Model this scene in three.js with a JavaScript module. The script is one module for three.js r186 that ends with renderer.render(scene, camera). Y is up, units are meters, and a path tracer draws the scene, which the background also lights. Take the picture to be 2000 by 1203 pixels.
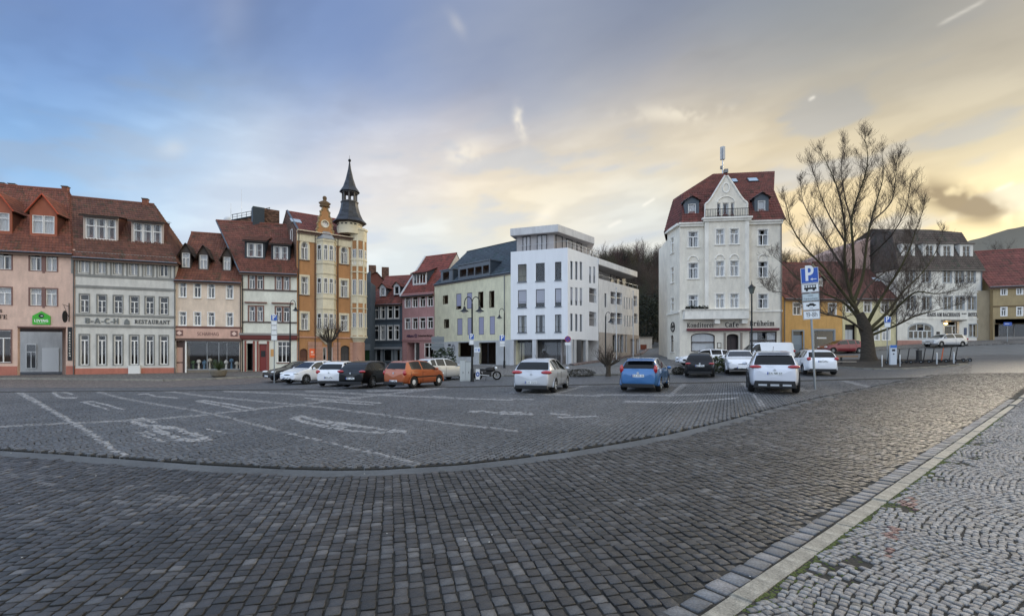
import * as THREE from 'three';
import { mergeGeometries } from 'three/addons/utils/BufferGeometryUtils.js';
import { FontLoader } from 'three/addons/loaders/FontLoader.js';
import { TextGeometry } from 'three/addons/geometries/TextGeometry.js';

// ---------- camera: level view with the lens shifted down, so that uprights stay upright ----------
const F = 950, HY = 694, EYE = 1.65, CX = 1000;              // focal length and horizon row in photo pixels, eye height in metres
const SKYK = 1.0, SKYB = 1.65;                                   // sky strength in view; raised brightness of the unseen sky behind, lighting the fronts
const scene = new THREE.Scene();
const camera = new THREE.PerspectiveCamera(2 * Math.atan(HY / F) * 180 / Math.PI, 2000 / (2 * HY), 0.1, 6000);
camera.position.set(0, EYE, 0);
camera.setViewOffset(2000, 2 * HY, 0, 0, 2000, 1203);
const renderer = new THREE.WebGLRenderer({ antialias: true });
renderer.toneMapping = THREE.LinearToneMapping;
renderer.toneMappingExposure = 1.3;
renderer.shadowMap.enabled = true;

// ---------- small maths ----------
const sm = (a, b, x) => { const t = Math.min(1, Math.max(0, (x - a) / (b - a))); return t * t * (3 - 2 * t); };
const lerp = (a, b, t) => a + (b - a) * t, clamp = (x, a, b) => Math.min(b, Math.max(a, x));
let seedNow = 7;
const rnd = () => { seedNow = (seedNow + 0x6d2b79f5) | 0; let t = Math.imul(seedNow ^ (seedNow >>> 15), 1 | seedNow); t = (t + Math.imul(t ^ (t >>> 7), 61 | t)) ^ t; return ((t ^ (t >>> 14)) >>> 0) / 4294967296; };
const rr = (a, b) => a + (b - a) * rnd();
const reseed = (n) => { seedNow = n * 7919 + 13; };
const hash = (x, y) => { let h = Math.imul(x | 0, 374761393) ^ Math.imul(y | 0, 668265263); h = Math.imul(h ^ (h >>> 13), 1274126177); return ((h ^ (h >>> 16)) >>> 0) / 4294967296; };
const vnoise = (x, y) => { const i = Math.floor(x), j = Math.floor(y), a = x - i, b = y - j, s = a * a * (3 - 2 * a), t = b * b * (3 - 2 * b); return lerp(lerp(hash(i, j), hash(i + 1, j), s), lerp(hash(i, j + 1), hash(i + 1, j + 1), s), t); };
const fbm = (x, y, n = 4) => { let s = 0, a = 0.5, m = 0; for (let i = 0; i < n; i++) { s += a * vnoise(x, y); m += a; x = x * 2.03 + 17.1; y = y * 2.03 - 9.7; a *= 0.5; } return s / m; };
const lin = (c) => { c /= 255; return c <= 0.04045 ? c / 12.92 : ((c + 0.055) / 1.055) ** 2.4; };

// ---------- sky: evening sky, blue to the left, a warm veil of thin cloud towards the low sun on the right ----------
const dirOf = (px, py) => new THREE.Vector3((px - CX) / F, (HY - py) / F, -1).normalize();
const sunDir = dirOf(1962, 408);
{
  const key = [ // photo pixel, sRGB colour of the air there
    [0, 20, 122, 140, 180], [200, 20, 112, 138, 190], [450, 20, 130, 150, 192], [700, 20, 118, 142, 190], [900, 20, 130, 146, 182], [1000, 20, 138, 150, 178], [1100, 20, 140, 150, 172], [1250, 20, 122, 134, 160], [1400, 20, 134, 144, 164], [1550, 20, 142, 150, 160], [1700, 20, 140, 146, 152], [1850, 20, 150, 152, 152], [2000, 20, 160, 160, 156], [0, 100, 112, 146, 202], [200, 100, 112, 148, 206], [450, 100, 122, 150, 200], [700, 100, 120, 146, 194], [900, 100, 134, 150, 184], [1000, 100, 142, 154, 180], [1100, 100, 150, 158, 176], [1250, 100, 130, 142, 168], [1450, 100, 134, 146, 162], [1600, 100, 146, 152, 158], [1750, 100, 146, 152, 158], [1900, 100, 170, 168, 160], [2000, 100, 176, 172, 160], [0, 175, 118, 160, 216], [300, 175, 122, 160, 214], [600, 175, 130, 158, 208], [800, 175, 136, 158, 200], [1000, 175, 144, 160, 192], [1200, 175, 144, 154, 176], [1400, 175, 142, 152, 166], [1600, 175, 156, 158, 160], [1750, 175, 174, 172, 162], [1900, 175, 198, 192, 170], [2000, 175, 206, 198, 172], [1050, 215, 162, 170, 190], [1200, 215, 178, 182, 186], [1300, 215, 202, 196, 184], [1400, 215, 208, 200, 182], [1500, 215, 198, 194, 178], [1700, 215, 208, 200, 172], [1850, 215, 228, 212, 176], [2000, 215, 228, 214, 176], [0, 250, 130, 176, 226], [300, 250, 140, 178, 222], [600, 250, 146, 174, 214], [800, 250, 154, 174, 206], [950, 250, 164, 174, 198], [1050, 250, 186, 188, 192], [1200, 250, 214, 204, 184], [1350, 250, 224, 210, 178], [1500, 250, 222, 206, 170], [1650, 250, 224, 206, 164], [1800, 250, 210, 200, 170], [2000, 250, 206, 200, 178], [0, 310, 148, 192, 234], [300, 310, 164, 198, 230], [500, 310, 178, 202, 226], [700, 310, 200, 206, 216], [800, 310, 218, 214, 210], [900, 310, 230, 218, 200], [1000, 310, 228, 214, 190], [1150, 310, 238, 220, 178], [1300, 310, 240, 218, 166], [1450, 310, 232, 212, 166], [1600, 310, 216, 204, 170], [1750, 310, 196, 192, 174], [1900, 310, 190, 188, 172], [2000, 310, 188, 188, 176], [150, 360, 170, 206, 238], [350, 360, 190, 212, 234], [500, 360, 208, 216, 228], [620, 360, 226, 222, 220], [760, 360, 234, 226, 214], [900, 360, 246, 230, 196], [1000, 360, 248, 230, 182], [1150, 360, 244, 224, 180], [1300, 360, 236, 220, 182], [1540, 360, 232, 216, 176], [1700, 360, 228, 210, 164], [1850, 360, 206, 190, 150], [2000, 360, 214, 206, 182], [1000, 395, 244, 228, 190], [1080, 395, 228, 222, 200], [1250, 395, 198, 212, 224], [1300, 395, 212, 218, 212], [1540, 395, 224, 216, 188], [1680, 395, 242, 218, 168], [1990, 395, 246, 232, 188], [400, 430, 210, 222, 236], [500, 430, 226, 228, 230], [760, 430, 238, 232, 216], [900, 430, 238, 228, 204], [1000, 430, 234, 224, 192], [1080, 430, 212, 222, 228], [1200, 430, 212, 220, 222], [1290, 430, 200, 214, 224], [1540, 430, 238, 220, 174], [1640, 430, 248, 226, 170], [1760, 430, 242, 214, 150], [1900, 430, 255, 240, 185], [2000, 430, 252, 232, 172], [730, 470, 220, 226, 228], [850, 470, 196, 218, 234], [950, 470, 206, 222, 230], [1230, 470, 216, 218, 210], [1540, 470, 250, 222, 164], [1640, 470, 252, 224, 162], [1850, 470, 255, 238, 178], [750, 530, 206, 222, 230], [900, 530, 226, 228, 216], [1200, 530, 226, 216, 196], [1540, 530, 250, 218, 160], [1900, 530, 250, 222, 160], [0, 640, 200, 220, 240], [500, 640, 226, 226, 226], [1000, 640, 236, 222, 196], [1500, 640, 246, 214, 160], [2000, 640, 246, 214, 160],
  ].map(([px, py, r, g, b]) => { const m = (r + g + b) / 3, k = r > b ? 0.92 : 0.95, q = py < 190 ? 0.78 : 0.85; return [dirOf(px, py), lin(lerp(m, r, k)) * q, lin(lerp(m, g, k) * (r > b ? 0.99 : 1)) * q, lin(lerp(m, b, k)) * q, 21]; });
  // overhead and behind: blue with thin cloud, brightness raised to light the house fronts
  const AR = Math.PI / 180, pol = (az, el) => new THREE.Vector3(Math.sin(az * AR) * Math.cos(el * AR), Math.sin(el * AR), -Math.cos(az * AR) * Math.cos(el * AR));
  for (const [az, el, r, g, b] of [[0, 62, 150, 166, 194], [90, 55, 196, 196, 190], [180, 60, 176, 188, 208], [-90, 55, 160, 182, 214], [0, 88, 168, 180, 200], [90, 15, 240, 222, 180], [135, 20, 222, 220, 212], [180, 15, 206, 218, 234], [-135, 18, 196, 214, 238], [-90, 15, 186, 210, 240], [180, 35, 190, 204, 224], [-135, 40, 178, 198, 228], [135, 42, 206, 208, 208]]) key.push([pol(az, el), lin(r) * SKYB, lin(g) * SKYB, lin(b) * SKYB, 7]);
  const W = 2560, H = 1280, data = new Float32Array(W * H * 4);
  const streak = (px, py, x0, y0, x1, y1, w) => { const dx = x1 - x0, dy = y1 - y0, L = dx * dx + dy * dy, t = ((px - x0) * dx + (py - y0) * dy) / L; if (t < 0 || t > 1) return 0; const q = Math.abs((px - x0) * dy - (py - y0) * dx) / Math.sqrt(L); return Math.exp(-q * q / (w * w)) * sm(0, 0.25, t) * sm(1, 0.8, t); };
  const puff = (px, py, x, y, rx, ry, a) => { const c = Math.cos(a), s = Math.sin(a), u = ((px - x) * c + (py - y) * s) / rx, v = (-(px - x) * s + (py - y) * c) / ry; return Math.exp(-(u * u + v * v)); };
  const coarse = new Map();
  const air = (d, out) => { let w = 0, r = 0, g = 0, b = 0; for (const k of key) { const q = k[0].x * d.x + k[0].y * d.y + k[0].z * d.z, e = Math.exp((q - 1) * k[4] * k[4] * 0.5) + 1e-9 * (2 + q); w += e; r += e * k[1]; g += e * k[2]; b += e * k[3]; } out[0] = r / w; out[1] = g / w; out[2] = b / w; };
  const GX = 384, GY = 104, grid = new Float32Array(GX * GY * 3), o3 = [0, 0, 0], d = new THREE.Vector3();
  for (let j = 0; j < GY; j++) for (let i = 0; i < GX; i++) { const el = (j / (GY - 1)) * Math.PI / 2, az = (i / GX) * 2 * Math.PI - Math.PI; d.set(Math.cos(az) * Math.cos(el), Math.sin(el), Math.sin(az) * Math.cos(el)); air(d, o3); grid.set(o3, (j * GX + i) * 3); }
  for (let y = 0; y < H; y++) {
    const el = Math.max(0, ((y + 0.5) / H - 0.5) * Math.PI);
    for (let x = 0; x < W; x++) {
      const az = ((x + 0.5) / W - 0.5) * 2 * Math.PI, dx = Math.cos(az) * Math.cos(el), dy = Math.sin(el), dz = Math.sin(az) * Math.cos(el), o = (y * W + x) * 4;
      if (y < H / 2 - 2) { data[o] = 0.16; data[o + 1] = 0.16; data[o + 2] = 0.17; data[o + 3] = 1; continue; }
      // wind-drawn wisps: noise in a plane of cloud high above, drawn out along one bearing
      const k = 1 / (dy + 0.18), qx = dx * k, qz = dz * k, a = qx * 0.86 + qz * 0.5, b = -qx * 0.5 + qz * 0.86;
      const n1 = fbm(a * 1.5 + 4, b * 4.2 + 9, 5), n2 = fbm(a * 5 + 30, b * 9 - 4, 4);
      // air, its bands bent by the wisps
      const bend = (n1 - 0.5) * 0.10, ee = clamp(el + bend * sm(0.02, 0.3, el), 0, Math.PI / 2 - 0.001), gy = ee / (Math.PI / 2) * (GY - 1), gx = ((az + Math.PI) / (2 * Math.PI)) * GX, j0 = Math.floor(gy), i0 = Math.floor(gx), fy = gy - j0, fx = gx - i0, i1 = (i0 + 1) % GX, c = [0, 0, 0];
      for (let q = 0; q < 3; q++) c[q] = lerp(lerp(grid[(j0 * GX + i0 % GX) * 3 + q], grid[(j0 * GX + i1) * 3 + q], fx), lerp(grid[((j0 + 1) * GX + i0 % GX) * 3 + q], grid[((j0 + 1) * GX + i1) * 3 + q], fx), fy);
      const low = sm(0.95, 0.15, el), wisp = sm(0.5, 0.82, n1 * 0.66 + n2 * 0.34), am = wisp * 0.34 * (0.3 + 0.7 * low), mean = (c[0] + c[1] + c[2]) / 3; // wisps: paler and brighter than the air they cross
      c[0] = lerp(c[0], Math.min(1.0, lerp(c[0], mean, 0.45) * 1.45 + 0.03), am); c[1] = lerp(c[1], Math.min(0.96, lerp(c[1], mean, 0.45) * 1.42 + 0.03), am); c[2] = lerp(c[2], Math.min(0.95, lerp(c[2], mean, 0.45) * 1.36 + 0.02), am);
      const dim = sm(0.54, 0.2, n1 * 0.6 + n2 * 0.4) * 0.2 * sm(0.3, 0.5, el); c[0] *= 1 - dim; c[1] *= 1 - dim * 0.95; c[2] *= 1 - dim * 0.85;
      { // broken low cloud: cream banks with openings of pale blue
        const aa = Math.atan2(dx, -dz), n3 = fbm(aa * 7 + el * 5 + 11, el * 26 - aa * 3.4 + 5, 5), band = sm(0.1, 0.2, el) * sm(0.52, 0.36, el), open = sm(0.5, 0.3, n3) * band * 0.42, bank = sm(0.52, 0.74, n3) * band * 0.5, lum = (c[0] + c[1] + c[2]) / 3;
        c[0] = lerp(c[0], lum * 0.72, open); c[1] = lerp(c[1], lum * 0.84, open); c[2] = lerp(c[2], lum * 1.02, open); c[0] = lerp(c[0], Math.min(0.86, c[0] * 1.22), bank); c[1] = lerp(c[1], Math.min(0.8, c[1] * 1.22), bank); c[2] = lerp(c[2], Math.min(0.78, c[2] * 1.2), bank);
      }
      // glow round the veiled sun
      const cs = dx * sunDir.x + dy * sunDir.y + dz * sunDir.z, gl = 0.3 * Math.exp((cs - 1) * 420) + 0.05 * Math.exp((cs - 1) * 60); c[0] += gl; c[1] += gl * 0.78; c[2] += gl * 0.36;
      if (dz < -0.2) { // single clouds and trails
        const px = CX + F * dx / -dz + (n2 - 0.5) * 30, py = HY - F * dy / -dz + (n1 - 0.5) * 30, fine = fbm(px * 0.035, py * 0.035, 4);
        if (px > -400 && px < 2500) {
          let t = puff(px, py, 1017, 244, 9, 28, -0.18) * sm(0.25, 0.62, fine) * 0.75; // small upright cloud
          t = Math.max(t, 0.4 * puff(px, py, 915, 302, 34, 20, -0.3) * sm(0.3, 0.6, fine), 0.4 * puff(px, py, 1340, 222, 100, 16, 0.0) * sm(0.35, 0.65, fine), 0.14 * puff(px, py, 893, 55, 10, 26, -0.5), 0.16 * puff(px, py, 335, 283, 26, 18, 0), 0.06 * puff(px, py, 445, 20, 40, 70, 0), 0.5 * puff(px, py, 1070, 415, 16, 22, 0.6));
          c[0] = lerp(c[0], 0.92, t); c[1] = lerp(c[1], 0.84, t); c[2] = lerp(c[2], 0.68, t);
          const dk = clamp(1.25 * puff(px, py, 1862, 388, 92, 30, 0.35) * sm(0.16, 0.5, fine) + 0.8 * puff(px, py, 1905, 402, 46, 26, 0.2), 0, 0.92); // dark cloud before the sun
          c[0] = lerp(c[0], 0.32, dk); c[1] = lerp(c[1], 0.25, dk); c[2] = lerp(c[2], 0.16, dk);
          const qx2 = CX + F * dx / -dz, qy2 = HY - F * dy / -dz, tr = Math.max(0.3 * streak(qx2, qy2, 1825, 54, 1935, -5, 2.6), 0.5 * streak(qx2, qy2, 1252, 404, 1282, 386, 2.2), 0.32 * streak(qx2, qy2, 1183, 446, 1217, 429, 3.2), 0.6 * streak(qx2, qy2, 1579, 196, 1594, 188, 2.2), 0.5 * streak(qx2, qy2, 1940, 374, 1985, 355, 3));
          c[0] = lerp(c[0], 0.95, tr); c[1] = lerp(c[1], 0.9, tr); c[2] = lerp(c[2], 0.8, tr);
        }
      }
      data[o] = c[0] * SKYK; data[o + 1] = c[1] * SKYK; data[o + 2] = c[2] * SKYK; data[o + 3] = 1;
    }
  }
  const t = new THREE.DataTexture(data, W, H, THREE.RGBAFormat, THREE.FloatType);
  t.mapping = THREE.EquirectangularReflectionMapping; t.magFilter = THREE.LinearFilter; t.minFilter = THREE.LinearFilter; t.needsUpdate = true;
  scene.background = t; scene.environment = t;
}
const sun = new THREE.DirectionalLight(new THREE.Color(1, 0.86, 0.66), 1.5); // veiled by cloud: weak and very soft
sun.position.copy(sunDir).multiplyScalar(300); sun.target.position.set(0, 0, -40); sun.position.add(sun.target.position);
sun.castShadow = true; sun.shadow.radius = 40; sun.shadow.mapSize.set(4096, 4096);
Object.assign(sun.shadow.camera, { left: -90, right: 90, top: 70, bottom: -70, near: 10, far: 700 });
scene.add(sun, sun.target);

// ---------- ground height and pixel helpers ----------
function ground(x, z) {
  const d = -z, s = 0.6 * x + 0.8 * d;
  let h = x > 0 ? 0.009 * x : -0.45 * (1 - Math.exp(0.04 * x));
  const q = Math.min(s, 95) - 15; if (q > 0) h += 0.0007 * q * q;
  if (s > 95) h += (s - 95) * 0.02;
  return h + 0.25 * sm(33, 40, d) * sm(-5, -15, x);
}
function G(px, py) { // where the sight line of a photo pixel meets the ground
  const ax = (px - CX) / F, ay = (HY - py) / F; let lo = 1, hi = 1;
  const over = (d) => EYE + ay * d - ground(ax * d, -d);
  while (hi < 400 && over(hi) > 0) { lo = hi; hi *= 1.06; }
  for (let i = 0; i < 40; i++) { const m = (lo + hi) / 2; if (over(m) > 0) lo = m; else hi = m; }
  return new THREE.Vector3(ax * hi, ground(ax * hi, -hi), -hi);
}
const at = (px, d) => new THREE.Vector3((px - CX) / F * d, ground((px - CX) / F * d, -d), -d);      // ground point in a pixel column at a depth
const pxOf = (x, z) => CX + F * x / -z, pyOf = (x, y, z) => HY - F * (y - EYE) / -z;

// ---------- names ----------
const taken = new Map();
function numbered(n) { const k = taken.get(n) ?? 0; taken.set(n, k + 1); return k ? n + '_' + String(k).padStart(3, '0') : n; }
function tag(o, label, category, group) { o.userData.label = label; o.userData.category = category; if (group) o.userData.group = group; return o; }
function thing(name, label, category, pos = [0, 0, 0], turn = 0, group) { const o = new THREE.Group(); o.name = numbered(name); o.position.set(...(pos.isVector3 ? pos.toArray() : pos)); o.rotation.y = turn; scene.add(o); return tag(o, label, category, group); }
function part(name, geo, mat, parent) { const m = new THREE.Mesh(Array.isArray(geo) ? join(geo) : geo, mat); m.name = name; m.castShadow = m.receiveShadow = true; parent.add(m); return m; }
function struct(name, geo, mat) { const m = part(numbered(name), geo, mat, scene); m.userData.kind = 'structure'; return m; }
function join(list) { list = list.map((g) => { g = g.index ? g.toNonIndexed() : g; for (const k of Object.keys(g.attributes)) if (!['position', 'normal', 'uv'].includes(k)) g.deleteAttribute(k); if (!g.attributes.uv) g.setAttribute('uv', new THREE.BufferAttribute(new Float32Array(g.attributes.position.count * 2), 2)); return g; }); return list.length === 1 ? list[0] : mergeGeometries(list); }

// ---------- geometry helpers ----------
function bx(x0, x1, y0, y1, z0, z1) { // box with uv in metres
  const g = new THREE.BoxGeometry(x1 - x0, y1 - y0, z1 - z0); g.translate((x0 + x1) / 2, (y0 + y1) / 2, (z0 + z1) / 2);
  const p = g.attributes.position, n = g.attributes.normal, uv = g.attributes.uv;
  for (let i = 0; i < p.count; i++) { const nx = Math.abs(n.getX(i)), ny = Math.abs(n.getY(i)); uv.setXY(i, nx > 0.5 ? p.getZ(i) : p.getX(i), ny > 0.5 ? p.getZ(i) : p.getY(i)); }
  return g;
}
const cyl = (r0, r1, h, n = 12, open = false) => new THREE.CylinderGeometry(r1, r0, h, n, 1, open).translate(0, h / 2, 0);
function tube(pts, r, n = 6) { const c = new THREE.CatmullRomCurve3(pts.map((p) => p.isVector3 ? p : new THREE.Vector3(...p))); return new THREE.TubeGeometry(c, Math.max(4, pts.length * 4), r, n, false); }
function rod(a, b, r, r2 = r, n = 6) { const v = new THREE.Vector3().subVectors(b, a), g = new THREE.CylinderGeometry(r2, r, v.length(), n, 1); g.translate(0, v.length() / 2, 0); g.applyQuaternion(new THREE.Quaternion().setFromUnitVectors(new THREE.Vector3(0, 1, 0), v.normalize())); return g.translate(a.x, a.y, a.z); }
function quads(list) { // flat quads [a,b,c,d] with uv in metres
  const pos = [], uv = [], idx = [];
  list.forEach(([a, b, c, d]) => { const o = pos.length / 3, e = b.clone().sub(a), n = e.clone().cross(d.clone().sub(a)).normalize(), t = e.clone().normalize(), s = n.clone().cross(t); for (const q of [a, b, c, d]) { pos.push(q.x, q.y, q.z); uv.push(q.clone().sub(a).dot(t), q.clone().sub(a).dot(s)); } idx.push(o, o + 1, o + 2, o, o + 2, o + 3); });
  const g = new THREE.BufferGeometry(); g.setAttribute('position', new THREE.Float32BufferAttribute(pos, 3)); g.setAttribute('uv', new THREE.Float32BufferAttribute(uv, 2)); g.setIndex(idx); g.computeVertexNormals(); return g;
}
const V = (x, y, z) => new THREE.Vector3(x, y, z);
function ext(shape, depth, z = 0, bevel = 0, seg = 8) { const g = new THREE.ExtrudeGeometry(shape, { depth, bevelEnabled: bevel > 0, bevelSize: bevel, bevelThickness: bevel, bevelSegments: 1, curveSegments: seg }); return g.translate(0, 0, z); }
const poly = (pts) => new THREE.Shape(pts.map(([x, y]) => new THREE.Vector2(x, y)));

// ---------- textures and materials ----------
function texture(n, fn, srgb = true) {
  const data = new Uint8Array(n * n * 4);
  for (let y = 0; y < n; y++) for (let x = 0; x < n; x++) { const c = fn(x / n, y / n), o = (y * n + x) * 4; for (let k = 0; k < 3; k++) data[o + k] = clamp(Math.round((c[k] ?? c[0]) * 255), 0, 255); data[o + 3] = 255; }
  const t = new THREE.DataTexture(data, n, n); t.wrapS = t.wrapT = THREE.RepeatWrapping; t.magFilter = THREE.LinearFilter; t.minFilter = THREE.LinearMipmapLinearFilter; if (srgb) t.colorSpace = THREE.SRGBColorSpace; t.needsUpdate = true; return t;
}
const wrapN = (x, y, p, s) => { // tileable noise of p cells
  const i = Math.floor(x * p), j = Math.floor(y * p), a = x * p - i, b = y * p - j, u = a * a * (3 - 2 * a), v = b * b * (3 - 2 * b), h = (m, n) => hash(((m % p) + p) % p + s * 131, ((n % p) + p) % p + s * 57);
  return lerp(lerp(h(i, j), h(i + 1, j), u), lerp(h(i, j + 1), h(i + 1, j + 1), u), v);
};
const wfbm = (x, y, p, s, n = 4) => { let v = 0, a = 0.5, m = 0; for (let i = 0; i < n; i++) { v += a * wrapN(x, y, p, s + i); m += a; a *= 0.55; p *= 2; } return v / m; };
const T = {};
T.plaster = texture(512, (x, y) => { const a = wfbm(x, y, 4, 1, 5), b = wfbm(x, y, 64, 9, 2), st = wfbm(x, y * 0.25, 24, 4, 3), k = 0.89 + 0.11 * a + 0.05 * (b - 0.5) + 0.1 * (st - 0.5); return [k, k * 0.995, k * 0.985]; });
T.grain = texture(256, (x, y) => { const b = wfbm(x, y, 32, 19, 3); return [b, b, b]; }, false);
T.concrete = texture(512, (x, y) => { const a = wfbm(x, y, 5, 31, 5), b = wfbm(x, y, 90, 39, 2), k = 0.7 + 0.3 * a + 0.2 * (b - 0.5); return [k, k, k * 0.98]; });
const rep = (t, m) => { const c = t.clone(); c.repeat.set(1 / m, 1 / m); c.needsUpdate = true; return c; };
const plasterMap = rep(T.plaster, 5), plasterBump = rep(T.grain, 0.9), concreteMap = rep(T.concrete, 3), grainBump = rep(T.grain, 0.5);
const mats = new Map();
function mat(color, rough = 0.8, o = {}) { const k = color + rough + JSON.stringify(o); if (!mats.has(k)) mats.set(k, new THREE.MeshPhysicalMaterial({ color, roughness: rough, ...o })); return mats.get(k); }
function plaster(color) { const k = 'pl' + color; if (!mats.has(k)) mats.set(k, new THREE.MeshStandardMaterial({ color, roughness: 0.9, map: plasterMap, bumpMap: plasterBump, bumpScale: 0.004 })); return mats.get(k); }
function stone(color, rough = 0.85) { const k = 'st' + color; if (!mats.has(k)) mats.set(k, new THREE.MeshStandardMaterial({ color, roughness: rough, map: concreteMap, bumpMap: grainBump, bumpScale: 0.003 })); return mats.get(k); }
const M = {
  white: mat('#eceae4', 0.45), glass: new THREE.MeshPhysicalMaterial({ color: '#ffffff', roughness: 0.02, transmission: 1, thickness: 0, ior: 1.5, specularIntensity: 0.7 }),
  dark: mat('#17181a', 0.5), iron: mat('#1d2124', 0.45, { metalness: 0.4 }), zinc: mat('#70767c', 0.45, { metalness: 0.6 }), steel: mat('#b9bdc0', 0.35, { metalness: 0.7 }),
  curtain: new THREE.MeshPhysicalMaterial({ color: '#cfd2d4', roughness: 1, transmission: 0.35, thickness: 0 }),
};
// ================= the ground =================
const curve = (pts) => (px) => { let i = 0; while (i < pts.length - 2 && px > pts[i + 1][0]) i++; const [a, b] = [pts[i], pts[i + 1]]; return a[1] + (b[1] - a[1]) * (px - a[0]) / (b[0] - a[0]); };
const drainPts = [[-260, 866], [0, 878], [130, 886], [250, 895], [400, 906], [560, 914], [650, 916.5], [740, 915.5], [900, 906], [1000, 895], [1100, 882], [1200, 866], [1300, 848], [1400, 825], [1500, 799], [1600, 776], [1700, 756], [1800, 736], [1870, 721], [1896, 713]];
const drainY = curve(drainPts), kerbPts = [[1260, 1286], [1380, 1203], [1530, 1099], [1702, 980], [1881, 857], [2000, 775], [2080, 735]], kerbY = curve(kerbPts);
const bedMat = new THREE.MeshStandardMaterial({ color: '#33312d', roughness: 0.95, map: concreteMap, bumpMap: grainBump, bumpScale: 0.01 });
// far paving, too far to tell the stones apart: joints and tone as a fine texture
T.setts = texture(1024, (x, y) => { const n = 24, r = Math.floor(y * n), off = hash(r, 3) , c = Math.floor(x * n + off), fx = x * n + off - c, fy = y * n - r, e = Math.min(fx, 1 - fx, fy, 1 - fy), t = hash(((c % n) + n) % n, r + 71), j = sm(0.02, 0.13, e + 0.05 * (wrapN(x, y, 128, 3) - 0.5)); const k = lerp(0.3, 0.62 + 0.38 * t, j) + 0.1 * (wfbm(x, y, 6, 77, 4) - 0.5); return [k, k, k]; });
const settsMap = rep(T.setts, 2.6), settsBump = rep(T.setts, 2.6);
const farPave = (c) => new THREE.MeshStandardMaterial({ color: c, roughness: 0.52, map: settsMap, bumpMap: settsBump, bumpScale: 0.008 });
{ // base sheet, to the horizon
  const xs = [], zs = []; for (let x = -900; x <= 900;) { xs.push(x); x += Math.abs(x) < 90 ? 2 : 45; } for (let z = 60; z >= -900;) { zs.push(z); z -= z > -130 ? 2 : 40; }
  const pos = [], uv = [], idx = [];
  for (const z of zs) for (const x of xs) { const near = 0.4 * (1 - sm(24, 26.5, -z)); pos.push(x, ground(x, z) - near, z); uv.push(x, z); }
  const n = xs.length; for (let j = 0; j < zs.length - 1; j++) for (let i = 0; i < n - 1; i++) { const a = j * n + i; idx.push(a, a + 1, a + n + 1, a, a + n + 1, a + n); }
  const g = new THREE.BufferGeometry(); g.setAttribute('position', new THREE.Float32BufferAttribute(pos, 3)); g.setAttribute('uv', new THREE.Float32BufferAttribute(uv, 2)); g.setIndex(idx); g.computeVertexNormals();
  struct('ground', g, farPave('#6d6e70'));
}
function ribbon(A, B, lift, rows = 1, drop = 0) { // sheet between two lines of ground points, laid on the ground
  const pos = [], uv = [], idx = [], n = A.length;
  for (let j = 0; j <= rows; j++) for (let i = 0; i < n; i++) { const x = lerp(A[i].x, B[i].x, j / rows), z = lerp(A[i].z, B[i].z, j / rows); pos.push(x, ground(x, z) + lift, z); uv.push(x, z); }
  for (let j = 0; j < rows; j++) for (let i = 0; i < n - 1; i++) { const a = j * n + i; idx.push(a, a + 1, a + n + 1, a, a + n + 1, a + n); }
  if (drop) for (const j of [0, rows]) { const o = pos.length / 3; for (let i = 0; i < n; i++) { const k = (j * n + i) * 3; pos.push(pos[k], pos[k + 1], pos[k + 2], pos[k], pos[k + 1] - drop, pos[k + 2]); uv.push(pos[k], 0, pos[k], drop); } for (let i = 0; i < n - 1; i++) { const a = o + i * 2; idx.push(a, a + 1, a + 3, a, a + 3, a + 2); } }
  const g = new THREE.BufferGeometry(); g.setAttribute('position', new THREE.Float32BufferAttribute(pos, 3)); g.setAttribute('uv', new THREE.Float32BufferAttribute(uv, 2)); g.setIndex(idx); g.computeVertexNormals();
  const nn = g.attributes.normal; if (nn.getY(0) < 0) { const ix = g.index; for (let i = 0; i < ix.count; i += 3) { const t = ix.getX(i); ix.setX(i, ix.getX(i + 1)); ix.setX(i + 1, t); } g.computeVertexNormals(); }
  return g;
}
const along = (pts, n) => { const out = []; for (let i = 0; i <= n; i++) { const px = lerp(pts[0][0], pts[pts.length - 1][0], i / n); out.push(G(px, curve(pts)(px))); } return out; };
function offset(line, w) { return line.map((p, i) => { const a = line[Math.max(0, i - 1)], b = line[Math.min(line.length - 1, i + 1)], t = V(b.x - a.x, 0, b.z - a.z).normalize(); const x = p.x - t.z * w, z = p.z + t.x * w; return V(x, ground(x, z), z); }); }
const drain = along(drainPts, 90), drainIn = offset(drain, -0.09), strip0 = offset(drain, 0.06), strip1 = offset(drain, 0.42);   // groove 6 cm wide, then a smooth concrete channel on the road side
const kerbLine = (() => { const a = G(1380, 1203), b = G(1881, 857), t = V(b.x - a.x, 0, b.z - a.z).normalize(); return { a, t, n: V(-t.z, 0, t.x) }; })();          // straight kerb, n points to the pavement
const kerbSide = (x, z) => (x - kerbLine.a.x) * kerbLine.n.x + (z - kerbLine.a.z) * kerbLine.n.z, kerbAt = (s, w) => V(kerbLine.a.x + kerbLine.t.x * s + kerbLine.n.x * w, 0, kerbLine.a.z + kerbLine.t.z * s + kerbLine.n.z * w);
const KW = 0.15, KH = 0.05;
struct('parking_bed', ribbon(drainIn, drainIn.map((p) => { const px = pxOf(p.x, p.z), q = at(clamp(px, -300, 2100), 26.6); return q.z < p.z ? q : p; }), -0.022, 14, 0.36), bedMat);
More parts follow.
